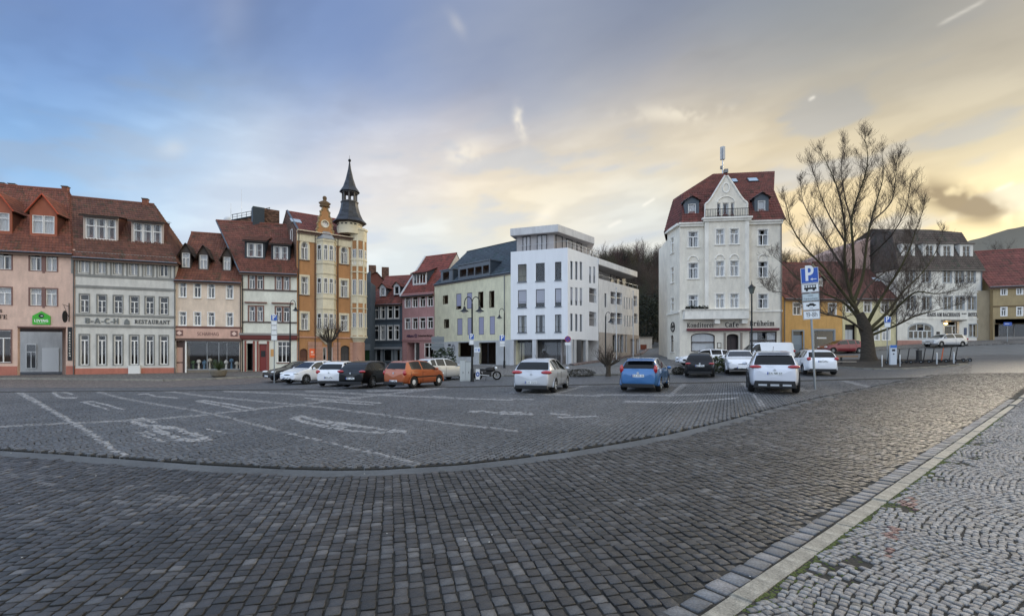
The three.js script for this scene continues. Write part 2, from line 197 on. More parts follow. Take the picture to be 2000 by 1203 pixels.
{ // bed of the road: from the channel to the kerb, and on past the camera
  const far = strip1.map((p) => { const s = (p.x - kerbLine.a.x) * kerbLine.t.x + (p.z - kerbLine.a.z) * kerbLine.t.z, k = kerbAt(Math.max(s, -14), -0.02), d = p.clone().sub(k); return V(k.x, 0, k.z); });
  struct('road_bed', ribbon(strip1, far, -0.012, 16, 0), bedMat);
  struct('road_edge', ribbon(along([[1840, 732], [2140, 712]], 12), [...Array(13).keys()].map((i) => kerbAt(lerp(17, 34, i / 12), -0.02)), -0.02, 6), farPave('#5f5d5a'));
  const line = [...Array(24).keys()].map((i) => kerbAt(-14 + i * 2.2, KW));
  struct('pavement_bed', ribbon(line, line.map((p) => V(p.x + kerbLine.n.x * 24, 0, p.z + kerbLine.n.z * 24)), KH - 0.011, 12), bedMat);
}
struct('drain_channel', ribbon(strip0, strip1, -0.008, 1, 0.36), new THREE.MeshStandardMaterial({ color: '#5d6064', roughness: 0.8, map: concreteMap, bumpMap: grainBump, bumpScale: 0.004 }));

// ---------- stones ----------
function stoneGeo(seed, inset = 0.1, high = 0.09) { // unit stone, rounded shoulders, slightly domed top at y = 0
  reseed(seed);
  const c = [[-0.5, -0.5], [0.5, -0.5], [0.5, 0.5], [-0.5, 0.5]].map(([x, z]) => [x * rr(0.9, 1.0), z * rr(0.9, 1.0)]), ring = [];
  c.forEach((p, i) => { const q = c[(i + 1) % 4]; ring.push(p.map((v, k) => v * (k ? 0.97 : 0.97)), [(p[0] + q[0]) / 2 * rr(0.98, 1.04), (p[1] + q[1]) / 2 * rr(0.98, 1.04)]); });
  const pos = [], idx = [], n = 8; // rings: foot, shoulder, top, middle
  for (const [k, y] of [[1, -high], [1, -0.011], [1 - inset * 0.4, -0.003], [1 - inset * 1.3, 0]]) for (const [x, z] of ring) pos.push(x * k, y + (k < 0.9 ? rr(-0.002, 0.002) : 0), z * k);
  pos.push(0, 0.003, 0);
  for (let r = 0; r < 3; r++) for (let i = 0; i < n; i++) { const a = r * n + i, b = r * n + (i + 1) % n; idx.push(a, a + n, b, b, a + n, b + n); }
  for (let i = 0; i < n; i++) idx.push(3 * n + i, 4 * n, 3 * n + (i + 1) % n);
  const g = new THREE.BufferGeometry(); g.setAttribute('position', new THREE.Float32BufferAttribute(pos, 3)); g.setAttribute('uv', new THREE.Float32BufferAttribute(pos.flatMap((v, i) => i % 3 === 1 ? [] : [v * 0.14]), 2)); g.setIndex(idx); g.computeVertexNormals(); return g;
}
const stoneShapes = [1, 2, 3, 4, 5].map((s) => stoneGeo(s));
T.rock = texture(256, (x, y) => { const a = wfbm(x, y, 8, 55, 4), b = wfbm(x, y, 64, 59, 2), k = 0.62 + 0.38 * a + 0.3 * (b - 0.5); return [k, k, k]; });
const rockMap = rep(T.rock, 0.5), rockBump = rep(T.rock, 0.5);
const rock = (color, rough) => new THREE.MeshStandardMaterial({ color, roughness: rough, map: rockMap, bumpMap: rockBump, bumpScale: 0.006 });
function pave(parent, name, many, list, base, tones, rough) { // list: {x,z,y,w,l,a,c}: the 300 that show largest singly, the rest as one mass
  for (const s of list) s.big = s.w * s.l / (s.z * s.z * Math.max(1, -s.z)) * (Math.abs(pxOf(s.x, s.z) - 1000) < 1020 && pyOf(s.x, s.y, s.z) < 1215 ? 1 : 1e-6);
  list.sort((p, q) => q.big - p.big);
  const toneMats = tones.map((t) => rock(t, rough)), m4 = new THREE.Matrix4(), q4 = new THREE.Quaternion(), e = new THREE.Euler();
  list.slice(0, 300).forEach((s, i) => { const m = new THREE.Mesh(stoneShapes[Math.floor(hash(i, 5) * 5)], toneMats[s.c % toneMats.length]); m.name = i ? name + '_' + String(i).padStart(3, '0') : name; m.position.set(s.x, s.y, s.z); m.rotation.set(s.tx, s.a, s.tz); m.scale.set(s.w, 1, s.l); m.castShadow = m.receiveShadow = true; parent.add(m); });
  const rest = list.slice(300), im = new THREE.InstancedMesh(stoneShapes[2], rock('#ffffff', rough), rest.length), col = new THREE.Color();
  rest.forEach((s, i) => { e.set(s.tx, s.a + Math.floor(hash(i, 9) * 2) * Math.PI, s.tz); m4.compose(V(s.x, s.y, s.z), q4.setFromEuler(e), V(s.w, 1, s.l)); im.setMatrixAt(i, m4); im.setColorAt(i, s.col ? col.set(s.col) : col.set(tones[s.c % tones.length])); });
  im.name = many; im.userData.kind = 'stuff'; im.castShadow = im.receiveShadow = true; parent.add(im);
}
const setting = (name) => { const o = new THREE.Group(); o.name = name; o.userData.kind = 'structure'; scene.add(o); return o; };
const grey = (v, cool = 1) => '#' + new THREE.Color().setRGB(v * (2 - cool), v, v * cool).getHexString();
{ // road: large dark setts in long lines, running away to the left of the middle
  reseed(101);
  const list = [], th = Math.atan2(775 - CX, F), ax = V(Math.sin(th), 0, -Math.cos(th)), bx_ = V(Math.cos(th), 0, Math.sin(th));
  const tones = [0.028, 0.038, 0.048, 0.062, 0.08, 0.045, 0.105, 0.033, 0.15].map((v, i) => grey(v, [0.98, 0.94, 0.97, 1.02, 0.95, 0.9, 1.0, 0.94, 0.97][i])), w = 0.109;
  for (let i = -230; i < 370; i++) {
    let s = 1.2 - rnd() * 0.2; const wi = w;
    while (s < 27) {
      const l = rr(0.082, 0.142), b = i * wi + 0.03 * Math.sin(s * 0.5 + i * 0.05) + rr(-0.006, 0.006), x = ax.x * (s + l / 2) + bx_.x * b, z = ax.z * (s + l / 2) + bx_.z * b; s += l;
      if (z > -2.3) continue;
      const px = pxOf(x, z), y = ground(x, z), py = pyOf(x, y, z);
      if (px < -140 || px > 2120 || py > 1260 || kerbSide(x, z) > -0.22) continue;
      const band = 0.5 * F * 0.95 / -z; // the channel
      if (px < 1900 ? py < drainY(px) : py < 728) continue;
      const k = Math.min(89, Math.max(0, Math.round((px + 260) / 2156 * 90))); let dd = 9; for (let q = Math.max(0, k - 5); q <= Math.min(90, k + 5); q++) dd = Math.min(dd, Math.hypot(drain[q].x - x, drain[q].z - z)); if (px < 1885 && dd < 0.44) { const p = drain[k]; if (dd < 0.42) continue; }
      const patch = fbm(x * 0.7 + 40, z * 0.7, 3), c = clamp(Math.floor(rnd() * 6 + (patch - 0.5) * 9 + (rnd() < 0.07 ? 4 : 0)), 0, 8);
      list.push({ x, z, y: y + rr(-0.006, 0.005), w: wi - rr(0.003, 0.013), l: l - rr(0.002, 0.012), a: -th + rr(-0.06, 0.06), tx: rr(-0.035, 0.035), tz: rr(-0.035, 0.035), c });
    }
  }
  pave(setting('cobbled_road'), 'cobblestone', 'cobblestones', list, 0, tones, 0.46);
}
// parking ground: small setts laid in arcs; bay lines are rows of pale setts, old painted signs are white on the stones
const strokes = [ // photo pixel polylines, half width in pixel rows, whiteness
  [[[28, 762], [70, 785], [118, 812], [175, 846], [242, 891]], 2.8, 0.4, 1], [[182, 763], [230, 776], [300, 789], [360, 798], [440, 814], [560, 845], [680, 873], [815, 904]], [[320, 763], [400, 774], [500, 783], [620, 794], [760, 812], [900, 829], [1010, 842]],
  [[-40, 836], [0, 833], [140, 826], [280, 820], [380, 812], [440, 805], [560, 793], [660, 781], [760, 769], [866, 757]], [[440, 764], [560, 769], [700, 778]], [[600, 764], [760, 772], [900, 778]], [[1000, 767], [1090, 771], [1170, 773]], [[1080, 770], [1130, 757], [1165, 746]], [[1170, 771], [1310, 772], [1470, 767], [1590, 762]], [[1308, 774], [1326, 760], [1337, 750]],
  [[1438, 738], [1456, 752], [1470, 768], [1490, 792]], [[1560, 757], [1580, 764]], [[1318, 742], [1452, 744]], [[1642, 742], [1700, 756]], [[1640, 741], [1790, 730]], [[720, 764], [830, 760], [940, 744]], [[560, 745], [760, 748]], [[1330, 748], [1420, 742]],
].map((s) => typeof s[1] === 'number' ? { p: s[0], w: s[1], v: s[2], k: 'stone' } : { p: s, w: 2.0, v: 0.33, k: 'stone' });
for (const [p, w] of [
  [[[104, 766], [112, 765], [130, 767], [138, 770]], 1.7], [[[104, 767], [112, 774], [122, 777], [148, 777]], 2], [[[160, 785], [185, 792], [212, 800]], 1.8], [[[178, 784], [205, 790], [238, 799]], 1.8], [[[160, 785], [180, 784]], 1.6], [[[272, 770], [288, 769], [300, 774], [344, 777]], 1.7],
  [[[384, 783], [430, 792], [478, 802]], 2], [[[398, 782], [450, 790], [500, 799]], 2], [[[384, 783], [400, 782]], 1.8], [[[258, 821], [275, 818], [300, 824]], 3.4], [[[262, 824], [290, 834], [345, 855], [365, 859]], 4.2], [[[300, 832], [340, 836], [372, 846], [405, 858]], 4.6], [[[345, 858], [372, 860], [405, 858]], 4.2],
  [[[268, 844], [292, 854], [318, 861]], 2], [[[280, 842], [304, 851]], 1.6], [[[405, 837], [440, 847]], 1.4], [[[572, 817], [590, 813], [625, 822], [660, 826], [700, 832], [788, 843]], 3.4], [[[580, 820], [640, 834], [690, 842], [760, 845]], 3], [[[640, 824], [668, 834]], 4], [[[596, 777], [640, 780], [742, 787]], 1.5], [[[610, 780], [680, 787], [728, 790]], 1.4],
  [[[920, 804], [945, 803], [985, 808], [1038, 809]], 2.2], [[[980, 804], [1035, 806]], 1.6], [[[1078, 808], [1112, 810]], 1.6], [[[1090, 815], [1165, 813]], 2], [[[848, 774], [868, 775]], 1.4], [[[890, 778], [998, 781]], 1.5], [[[1222, 784], [1330, 786], [1442, 777]], 2], [[[1000, 779], [1040, 780]], 1.2],
]) strokes.push({ p, w, v: 0.42, k: 'paint' });
for (const s of strokes) { s.x0 = Math.min(...s.p.map((q) => q[0])) - 12; s.x1 = Math.max(...s.p.map((q) => q[0])) + 12; s.y0 = Math.min(...s.p.map((q) => q[1])) - 8; s.y1 = Math.max(...s.p.map((q) => q[1])) + 8; }
function marked(px, py) { for (const s of strokes) { if (px < s.x0 || px > s.x1 || py < s.y0 || py > s.y1) continue; for (let i = 0; i < s.p.length - 1; i++) { const [a, b] = [s.p[i], s.p[i + 1]], dx = b[0] - a[0], dy = (b[1] - a[1]) * 3, t = clamp(((px - a[0]) * dx + (py - a[1]) * 3 * dy) / (dx * dx + dy * dy || 1), 0, 1); if (Math.hypot(px - a[0] - t * dx, (py - a[1]) * 3 - t * dy) < s.w * (s.k === 'paint' ? 1.9 : 2.3)) return s; } } return null; }
{
  reseed(202);
  const list = [], pale = [], white = [], pitch = 0.098, seg = 1.5, tones = [0.095, 0.11, 0.13, 0.15, 0.17, 0.12, 0.2].map((v, i) => grey(v, [1.02, 0.98, 1.01, 1.03, 1.0, 0.96, 1.0][i])), th = 0.42, ca = Math.cos(th), sa = Math.sin(th);
  for (let col = -34; col < 34; col++) for (let r = -110; r < 420; r++) {
    const n = 15; for (let i = 0; i < n; i++) {
      const u = (i + 0.5 + rr(-0.12, 0.12)) / n - 0.5, b = (col + u) * seg, a = r * pitch + 0.62 * u * u * seg * 1.4 + rr(-0.006, 0.006), slope = 2 * 0.62 * 1.4 * u;
      const x = b * ca + a * sa, z = -(a * ca - b * sa); if (z > -5 || z < -25.5) continue;
      const px = pxOf(x, z); if (px < -120 || px > 1930) continue;
      const y = ground(x, z), py = pyOf(x, y, z); if (py > drainY(px) - 0.055 * F / -z * 0.3 || py < 722) continue;
      const k = clamp(Math.round((px + 260) / 2156 * 90), 0, 90); let dd = 9; for (let q = Math.max(0, k - 4); q <= Math.min(90, k + 4); q++) dd = Math.min(dd, Math.hypot(drain[q].x - x, drain[q].z - z)); if (dd < 0.14) continue;
      const m = marked(px, py), patch = fbm(x * 0.4 + 9, z * 0.4 + 70, 3), s = { x, z, y: y + rr(-0.004, 0.003), w: 0.1 - rr(0.006, 0.016), l: pitch - rr(0.005, 0.014), a: -th - Math.atan(slope) + rr(-0.08, 0.08), tx: rr(-0.03, 0.03), tz: rr(-0.03, 0.03), c: clamp(Math.floor(rnd() * 5 + (patch - 0.5) * 7), 0, 6) };
      if (m && rnd() < (m.k === 'paint' ? 0.86 : 0.8)) { s.col = grey(m.v * rr(0.75, 1.15), 0.98); (m.k === 'paint' ? white : pale).push(s); } else list.push(s);
    }
  }
  const park = setting('parking_area'); pave(park, 'paving_stone', 'paving_stones', list, 0, tones, 0.5);
  for (const [nm, l] of [['pale_stone_lines', pale], ['painted_sign_stones', white]]) { const im = new THREE.InstancedMesh(stoneShapes[1], rock('#ffffff', 0.7), l.length), m4 = new THREE.Matrix4(), q4 = new THREE.Quaternion(), col = new THREE.Color(); l.forEach((s, i) => { m4.compose(V(s.x, s.y + 0.002, s.z), q4.setFromEuler(new THREE.Euler(s.tx, s.a, s.tz)), V(s.w * 1.04, 1, s.l * 1.04)); im.setMatrixAt(i, m4); im.setColorAt(i, col.set(s.col)); }); im.name = nm; im.userData.kind = 'stuff'; im.castShadow = im.receiveShadow = true; park.add(im); }
}
{ // pavement on the right: pale mosaic stones in arcs, a few reddish ones, moss in the joints along the kerb
  reseed(303);
  const list = [], pitch = 0.057, seg = 2.3, tones = [0.26, 0.3, 0.34, 0.39, 0.28, 0.32, 0.22].map((v, i) => grey(v, [0.97, 0.95, 0.98, 0.96, 0.93, 0.97, 0.95][i])).concat(['#8d6d66', '#96736a', '#7e7a72']);
  const tx = kerbLine.t, nx = kerbLine.n, phi = 0.35, ca = Math.cos(phi), sa = Math.sin(phi);
  for (let col = -3; col < 12; col++) for (let r = -70; r < 380; r++) {
    const n = 38; for (let i = 0; i < n; i++) {
      const u = (i + 0.5 + rr(-0.14, 0.14)) / n - 0.5, b = (col + u) * seg, a = r * pitch + 0.34 * u * u * seg + 0.09 * fbm(b * 0.9, r * 0.05, 2) + rr(-0.011, 0.011), s = b * ca - a * sa * 0.6 - 2, w = a * 1.0 - 4 + b * 0.12 , p = kerbAt(s, w);
      const ks = kerbSide(p.x, p.z); if (ks < KW + 0.035 || p.z > -2.2 || p.z < -17) continue;
      const px = pxOf(p.x, p.z), y = ground(p.x, p.z) + KH, py = pyOf(p.x, y, p.z); if (px > 2110 || py > 1250) continue;
      const mossy = ks < 0.5 && fbm(p.x * 3, p.z * 3, 2) > 0.62; if (mossy && rnd() < 0.5) continue; if (rnd() < 0.006) continue;
      const patch = fbm(p.x * 0.8 + 3, p.z * 0.8, 3), red = (Math.hypot(px - 1745, py - 1045) < 16 || Math.hypot(px - 1775, py - 985) < 17 || Math.hypot(px - 1640, py - 1122) < 12 || Math.hypot(px - 1738, py - 1076) < 10) && rnd() < 0.8;
      list.push({ x: p.x, z: p.z, y: y + rr(-0.004, 0.004), w: seg / n * ca - rr(-0.006, 0.012), l: pitch - rr(-0.002, 0.01), a: Math.atan2(tx.x, -tx.z) * -1 + Math.PI / 2 - phi * 0.4 - Math.atan(0.7 * u) + rr(-0.14, 0.14), tx: rr(-0.05, 0.05), tz: rr(-0.05, 0.05), c: red ? 7 + Math.floor(rnd() * 2) : rnd() < 0.03 ? 9 : clamp(Math.floor(rnd() * 6 + (patch - 0.5) * 6), 0, 6) });
    }
  }
  pave(setting('pavement'), 'mosaic_stone', 'mosaic_stones', list, 0, tones, 0.66);
  // moss tufts in the joints beside the kerb
  const moss = new THREE.InstancedMesh(new THREE.IcosahedronGeometry(0.012, 0), mat('#4b5326', 0.95), 2600), m4 = new THREE.Matrix4();
  for (let i = 0; i < 2600; i++) { const s = rr(-0.5, 14), w = KW + 0.005 + Math.abs(rnd() * rnd() * rnd()) * 0.8, p = kerbAt(s, w); m4.makeScale(rr(0.7, 2), rr(0.4, 1), rr(0.7, 2)).setPosition(p.x, ground(p.x, p.z) + KH - 0.012, p.z); moss.setMatrixAt(i, m4); }
  moss.name = 'joint_moss'; moss.userData = { kind: 'stuff', label: 'green moss in the joints beside the granite kerb', category: 'moss' }; moss.receiveShadow = true; scene.add(moss);
}
const granite = new THREE.MeshStandardMaterial({ color: '#aea899', roughness: 0.7, map: rockMap, bumpMap: rockBump, bumpScale: 0.004 }), granite2 = new THREE.MeshStandardMaterial({ color: '#a19d91', roughness: 0.7, map: rockMap, bumpMap: rockBump, bumpScale: 0.004 });
function slab(L, w, h, chamf) { const s = poly([[0, -h - 0.1], [w, -h - 0.1], [w, 0], [chamf, 0], [0, -chamf]]); return ext(s, L - 0.008, 0.004); }
{ // granite kerb of the right pavement and the gutter row beside it
  const k = setting('kerb'), rotY = Math.atan2(kerbLine.t.x, kerbLine.t.z); reseed(404); let s = -3.2;
  while (s < 33) { const L = s < 14 ? rr(0.85, 1.25) : 3, g = slab(L, KW, KH, 0.02), p = kerbAt(s, 0), q = kerbAt(s + L, 0), m = part('kerb_stone', g, rnd() < 0.5 ? granite : granite2, k); m.position.set(p.x, ground(p.x, p.z) + KH + rr(-0.004, 0.004), p.z); m.rotation.y = rotY; m.scale.x = -1; m.scale.x = 1; const across = new THREE.Vector3(1, 0, 0).applyAxisAngle(V(0, 1, 0), rotY); if (across.dot(kerbLine.n) < 0) { m.rotation.y += Math.PI; m.position.set(q.x, m.position.y, q.z); } s += L; }
  s = -3; const tn = [0.16, 0.2, 0.24, 0.28].map((v, i) => rock(grey(v, [1.05, 1.0, 1.06, 0.98][i]), 0.65));
  while (s < 20) { const L = rr(0.15, 0.21), p = kerbAt(s + L / 2, -0.125), m = part('gutter_stone', stoneShapes[Math.floor(rnd() * 5)], tn[Math.floor(rnd() * 4)], k); m.position.set(p.x, ground(p.x, p.z) + rr(-0.004, 0.006), p.z); m.rotation.set(rr(-0.04, 0.04), Math.atan2(kerbLine.t.x, kerbLine.t.z) + rr(-0.06, 0.06), rr(-0.04, 0.04)); m.scale.set(rr(0.15, 0.19), 1, L - 0.015); s += L; }
}
// ================= buildings =================
const sans = await new FontLoader().loadAsync('fonts/droid/droid_sans_bold.typeface.json'), sansR = await new FontLoader().loadAsync('fonts/droid/droid_sans_regular.typeface.json'), serif = await new FontLoader().loadAsync('fonts/droid/droid_serif_bold.typeface.json');
function lettering(str, u0, u1, v, h, font, m, parent, z = 0.01, depth = 0.03, name = 'letter') { // raised letters between u0 and u1, one mesh each
  const gs = []; let x = 0; for (const ch of str) { if (ch === ' ') { x += 0.35; continue; } const g = new TextGeometry(ch, { font, size: 1, depth: 0.2, curveSegments: 4 }); g.computeBoundingBox(); const b = g.boundingBox; g.translate(x - b.min.x, 0, 0); x += (b.max.x - b.min.x) + 0.12; gs.push(g); }
  const k = (u1 - u0) / (x - 0.12); for (const g of gs) { g.scale(k, h, depth / 0.2).translate(u0, v, z); part(name, g, m, parent); }
}
T.tile = texture(512, (x, y) => { const a = wfbm(x, y, 6, 91, 5), b = wfbm(x, y, 40, 95, 3), k = 0.72 + 0.32 * a + 0.2 * (b - 0.5), moss = sm(0.55, 0.75, wfbm(x, y, 10, 99, 4)); return [k * lerp(1, 0.78, moss), k * lerp(1, 0.92, moss), k * lerp(1, 0.85, moss)]; });
const tileMap = rep(T.tile, 4);
const roofMat = (c, rough = 0.75) => { const k = 'rf' + c; if (!mats.has(k)) mats.set(k, new THREE.MeshStandardMaterial({ color: c, roughness: rough, map: tileMap, vertexColors: true })); return mats.get(k); };
function tiled(a, b, c, d, tw = 0.24, th = 0.34, wave = 0.04, amp = 0.42) { // pantiles on the quad a,b (eaves) c,d (ridge), each tile with its own tone
  const pos = [], uv = [], col = [], idx = [], nu = Math.max(1, Math.round(Math.max(a.distanceTo(b), d.distanceTo(c)) / tw)), nv = Math.max(1, Math.round(Math.max(a.distanceTo(d), b.distanceTo(c)) / th));
  const e1 = b.clone().sub(a), e2 = d.clone().sub(a); if (e1.length() < 0.01) e1.copy(c).sub(d); const n = e1.clone().cross(e2).normalize(); if (n.y < 0) n.negate();
  const P = (s, t, l) => V(0, 0, 0).addScaledVector(a, (1 - s) * (1 - t)).addScaledVector(b, s * (1 - t)).addScaledVector(c, s * t).addScaledVector(d, (1 - s) * t).addScaledVector(n, l), L = a.distanceTo(b) || 1, Hh = a.distanceTo(d) || 1, prof = [0, 0.9, 0.75, 0.1];
  for (let j = 0; j < nv; j++) for (let i = 0; i < nu; i++) {
    const tone = 1 - amp / 2 + amp * hash(i + nu * 3, j + nv * 7 + Math.round(a.x * 10)), o = pos.length / 3, jit = (hash(i, j + 50) - 0.5) * 0.012;
    for (let r = 0; r < 3; r++) for (let q = 0; q < 4; q++) { const s = (i + q / 3) / nu, t = (j + (r === 2 ? 1 : 0)) / nv, l = r === 0 ? wave * (prof[q] * 0.9) : r === 1 ? wave * (prof[q] + 0.95) + jit : wave * prof[q], p = P(s, t, l); pos.push(p.x, p.y, p.z); uv.push(s * L, t * Hh); col.push(tone, tone * (0.97 + 0.06 * hash(i, j)), tone); }
    for (let r = 0; r < 2; r++) for (let q = 0; q < 3; q++) { const k = o + r * 4 + q; idx.push(k, k + 1, k + 5, k, k + 5, k + 4); }
  }
  const g = new THREE.BufferGeometry(); g.setAttribute('position', new THREE.Float32BufferAttribute(pos, 3)); g.setAttribute('uv', new THREE.Float32BufferAttribute(uv, 2)); g.setAttribute('color', new THREE.Float32BufferAttribute(col, 3)); g.setIndex(idx); g.computeVertexNormals();
  if (n.dot(V(g.attributes.normal.getX(8), g.attributes.normal.getY(8), g.attributes.normal.getZ(8))) < 0) { const ix = g.index; for (let i = 0; i < ix.count; i += 3) { const t = ix.getX(i); ix.setX(i, ix.getX(i + 1)); ix.setX(i + 1, t); } g.computeVertexNormals(); }
  return g;
}
function roofPart(name, planes, m, parent, o = {}) { // several tiled planes in one roof
  const gs = planes.map((p) => tiled(...p, o.tw, o.th, o.wave, o.amp).toNonIndexed()), g = gs.length === 1 ? gs[0] : mergeGeometries(gs), r = part(name, g, m, parent);
  part('roof_underside', quads(planes.map(([a, b, c, d]) => [a, b, c, d].map((q) => q.clone().add(V(0, -0.05, 0))))), mat('#4a3a30', 0.9), r); return r;
}
class Building {
  constructor(name, label, px0, d0, px1, d1, o = {}) {
    const p0 = at(px0, d0), p1 = at(px1, d1); this.y0 = o.y0 ?? Math.min(p0.y, p1.y) ; this.L = Math.hypot(p1.x - p0.x, p1.z - p0.z); this.turn = Math.atan2(-(p1.z - p0.z), p1.x - p0.x); this.o = o;
    this.g = thing(name, label, 'building', [p0.x, this.y0, p0.z], this.turn); this.holes = []; this.T = 0.3;
    this.p0 = p0; this.c = Math.cos(this.turn); this.s = Math.sin(this.turn);
    const cx = -p0.x, cz = -p0.z; this.eye = V(cx * this.c - cz * this.s, EYE - this.y0, cx * this.s + cz * this.c);
  }
  at(px, py, zo = 0) { const dx = (px - CX) / F, dy = (HY - py) / F, lx = dx * this.c + this.s, lz = dx * this.s - this.c, t = (zo - this.eye.z) / lz; return [this.eye.x + lx * t, this.eye.y + dy * t]; }
  u(px, zo = 0) { return this.at(px, HY, zo)[0]; }
  v(px, py, zo = 0) { return this.at(px, py, zo)[1]; }
  rect(px0, px1, py0, py1, zo = 0, ref) { return [this.u(px0, zo), this.u(px1, zo), this.v(ref ?? (px0 + px1) / 2, py1, zo), this.v(ref ?? (px0 + px1) / 2, py0, zo)]; }
  row(list, wpx, py0, py1, o = {}) { // windows at pixel columns; heights read at the first column
    const ref = o.ref ?? list[0], w = o.w ?? Math.abs(this.u(list[0] + wpx / 2) - this.u(list[0] - wpx / 2)), v0 = this.v(ref, py1), v1 = this.v(ref, py0); return list.map((px, i) => { const u = this.u(px), k = o.each?.[i] ?? {}; return this.window(u - w / 2, u + w / 2, v0, v1, { ...o, ...k }); });
  }
  window(u0, u1, v0, v1, o = {}) { if (!o.nohole) this.holes.push([u0, u1, v0, v1, o.arch ?? 0]); return window_(this.g, u0, u1, v0, v1, o); }
  band(v0, v1, proud, m, u0 = -0.01, u1 = this.L + 0.01, name = 'cornice') { return part(name, bx(u0, u1, v0, v1, -0.02, proud), m, this.g); }
  wall(H, D, m, o = {}) { // front with its openings, sides, back, floors inside
    const outline = o.outline ?? [[0, -0.6], [this.L, -0.6], [this.L, H], [0, H]], s = poly(outline); for (const [u0, u1, v0, v1, arch] of this.holes) s.holes.push(archPath(u0, u1, v0, v1, arch));
    part('wall', ext(s, this.T, -this.T), m, this.g); const L = this.L, t = 0.25, H2 = o.sideH ?? H, sm_ = o.side ?? m;
    const gl = (x0) => o.gable ? ext(poly([[-this.T - 0.001, -0.6], [-D, -0.6], [-D, H2], [-(o.gable.z ?? D / 2), o.gable.h], [-this.T - 0.001, H2]]), t, 0).rotateY(-Math.PI / 2).translate(x0 + t, 0, 0) : bx(x0, x0 + t, -0.6, H2, -D, -this.T - 0.001);
    for (const x of [0.002, L - t - 0.002]) part('side_wall', gl(x), sm_, this.g);
    { const b = poly([[t, -0.6], [L - t, -0.6], [L - t, H2], [t, H2]]); if (o.through) b.holes.push(archPath(...o.through, 0)); part('back_wall', ext(b, t, -D), m, this.g); }
    const fl = [bx(t, L - t, H - 0.2, H - 0.05, -D + t, -this.T)]; for (let y = o.through ? o.through[3] + 0.3 : 3; y < H - 2; y += 3) fl.push(bx(t, L - t, y - 0.15, y, -D + t, -this.T)); fl.push(bx(t, L - t, -0.4, -0.05, -D + t, -this.T), bx(t, L - t, o.through ? o.through[3] + 0.15 : 0, H - 0.3, -3.6, -3.4)); part('floor', fl, mat('#26221f', 0.95), this.g);
  }
}
function archPath(u0, u1, v0, v1, arch) { const p = new THREE.Path(); p.moveTo(u0, v0); p.lineTo(u1, v0); if (arch > 0) { const c = (u0 + u1) / 2, w = (u1 - u0) / 2; p.lineTo(u1, v1 - arch); for (let i = 1; i <= 10; i++) { const a = i / 10 * Math.PI; p.lineTo(c + Math.cos(a) * w, v1 - arch + Math.sin(a) * arch); } } else { p.lineTo(u1, v1); p.lineTo(u0, v1); } p.closePath(); return p; }
let winCount = 0;
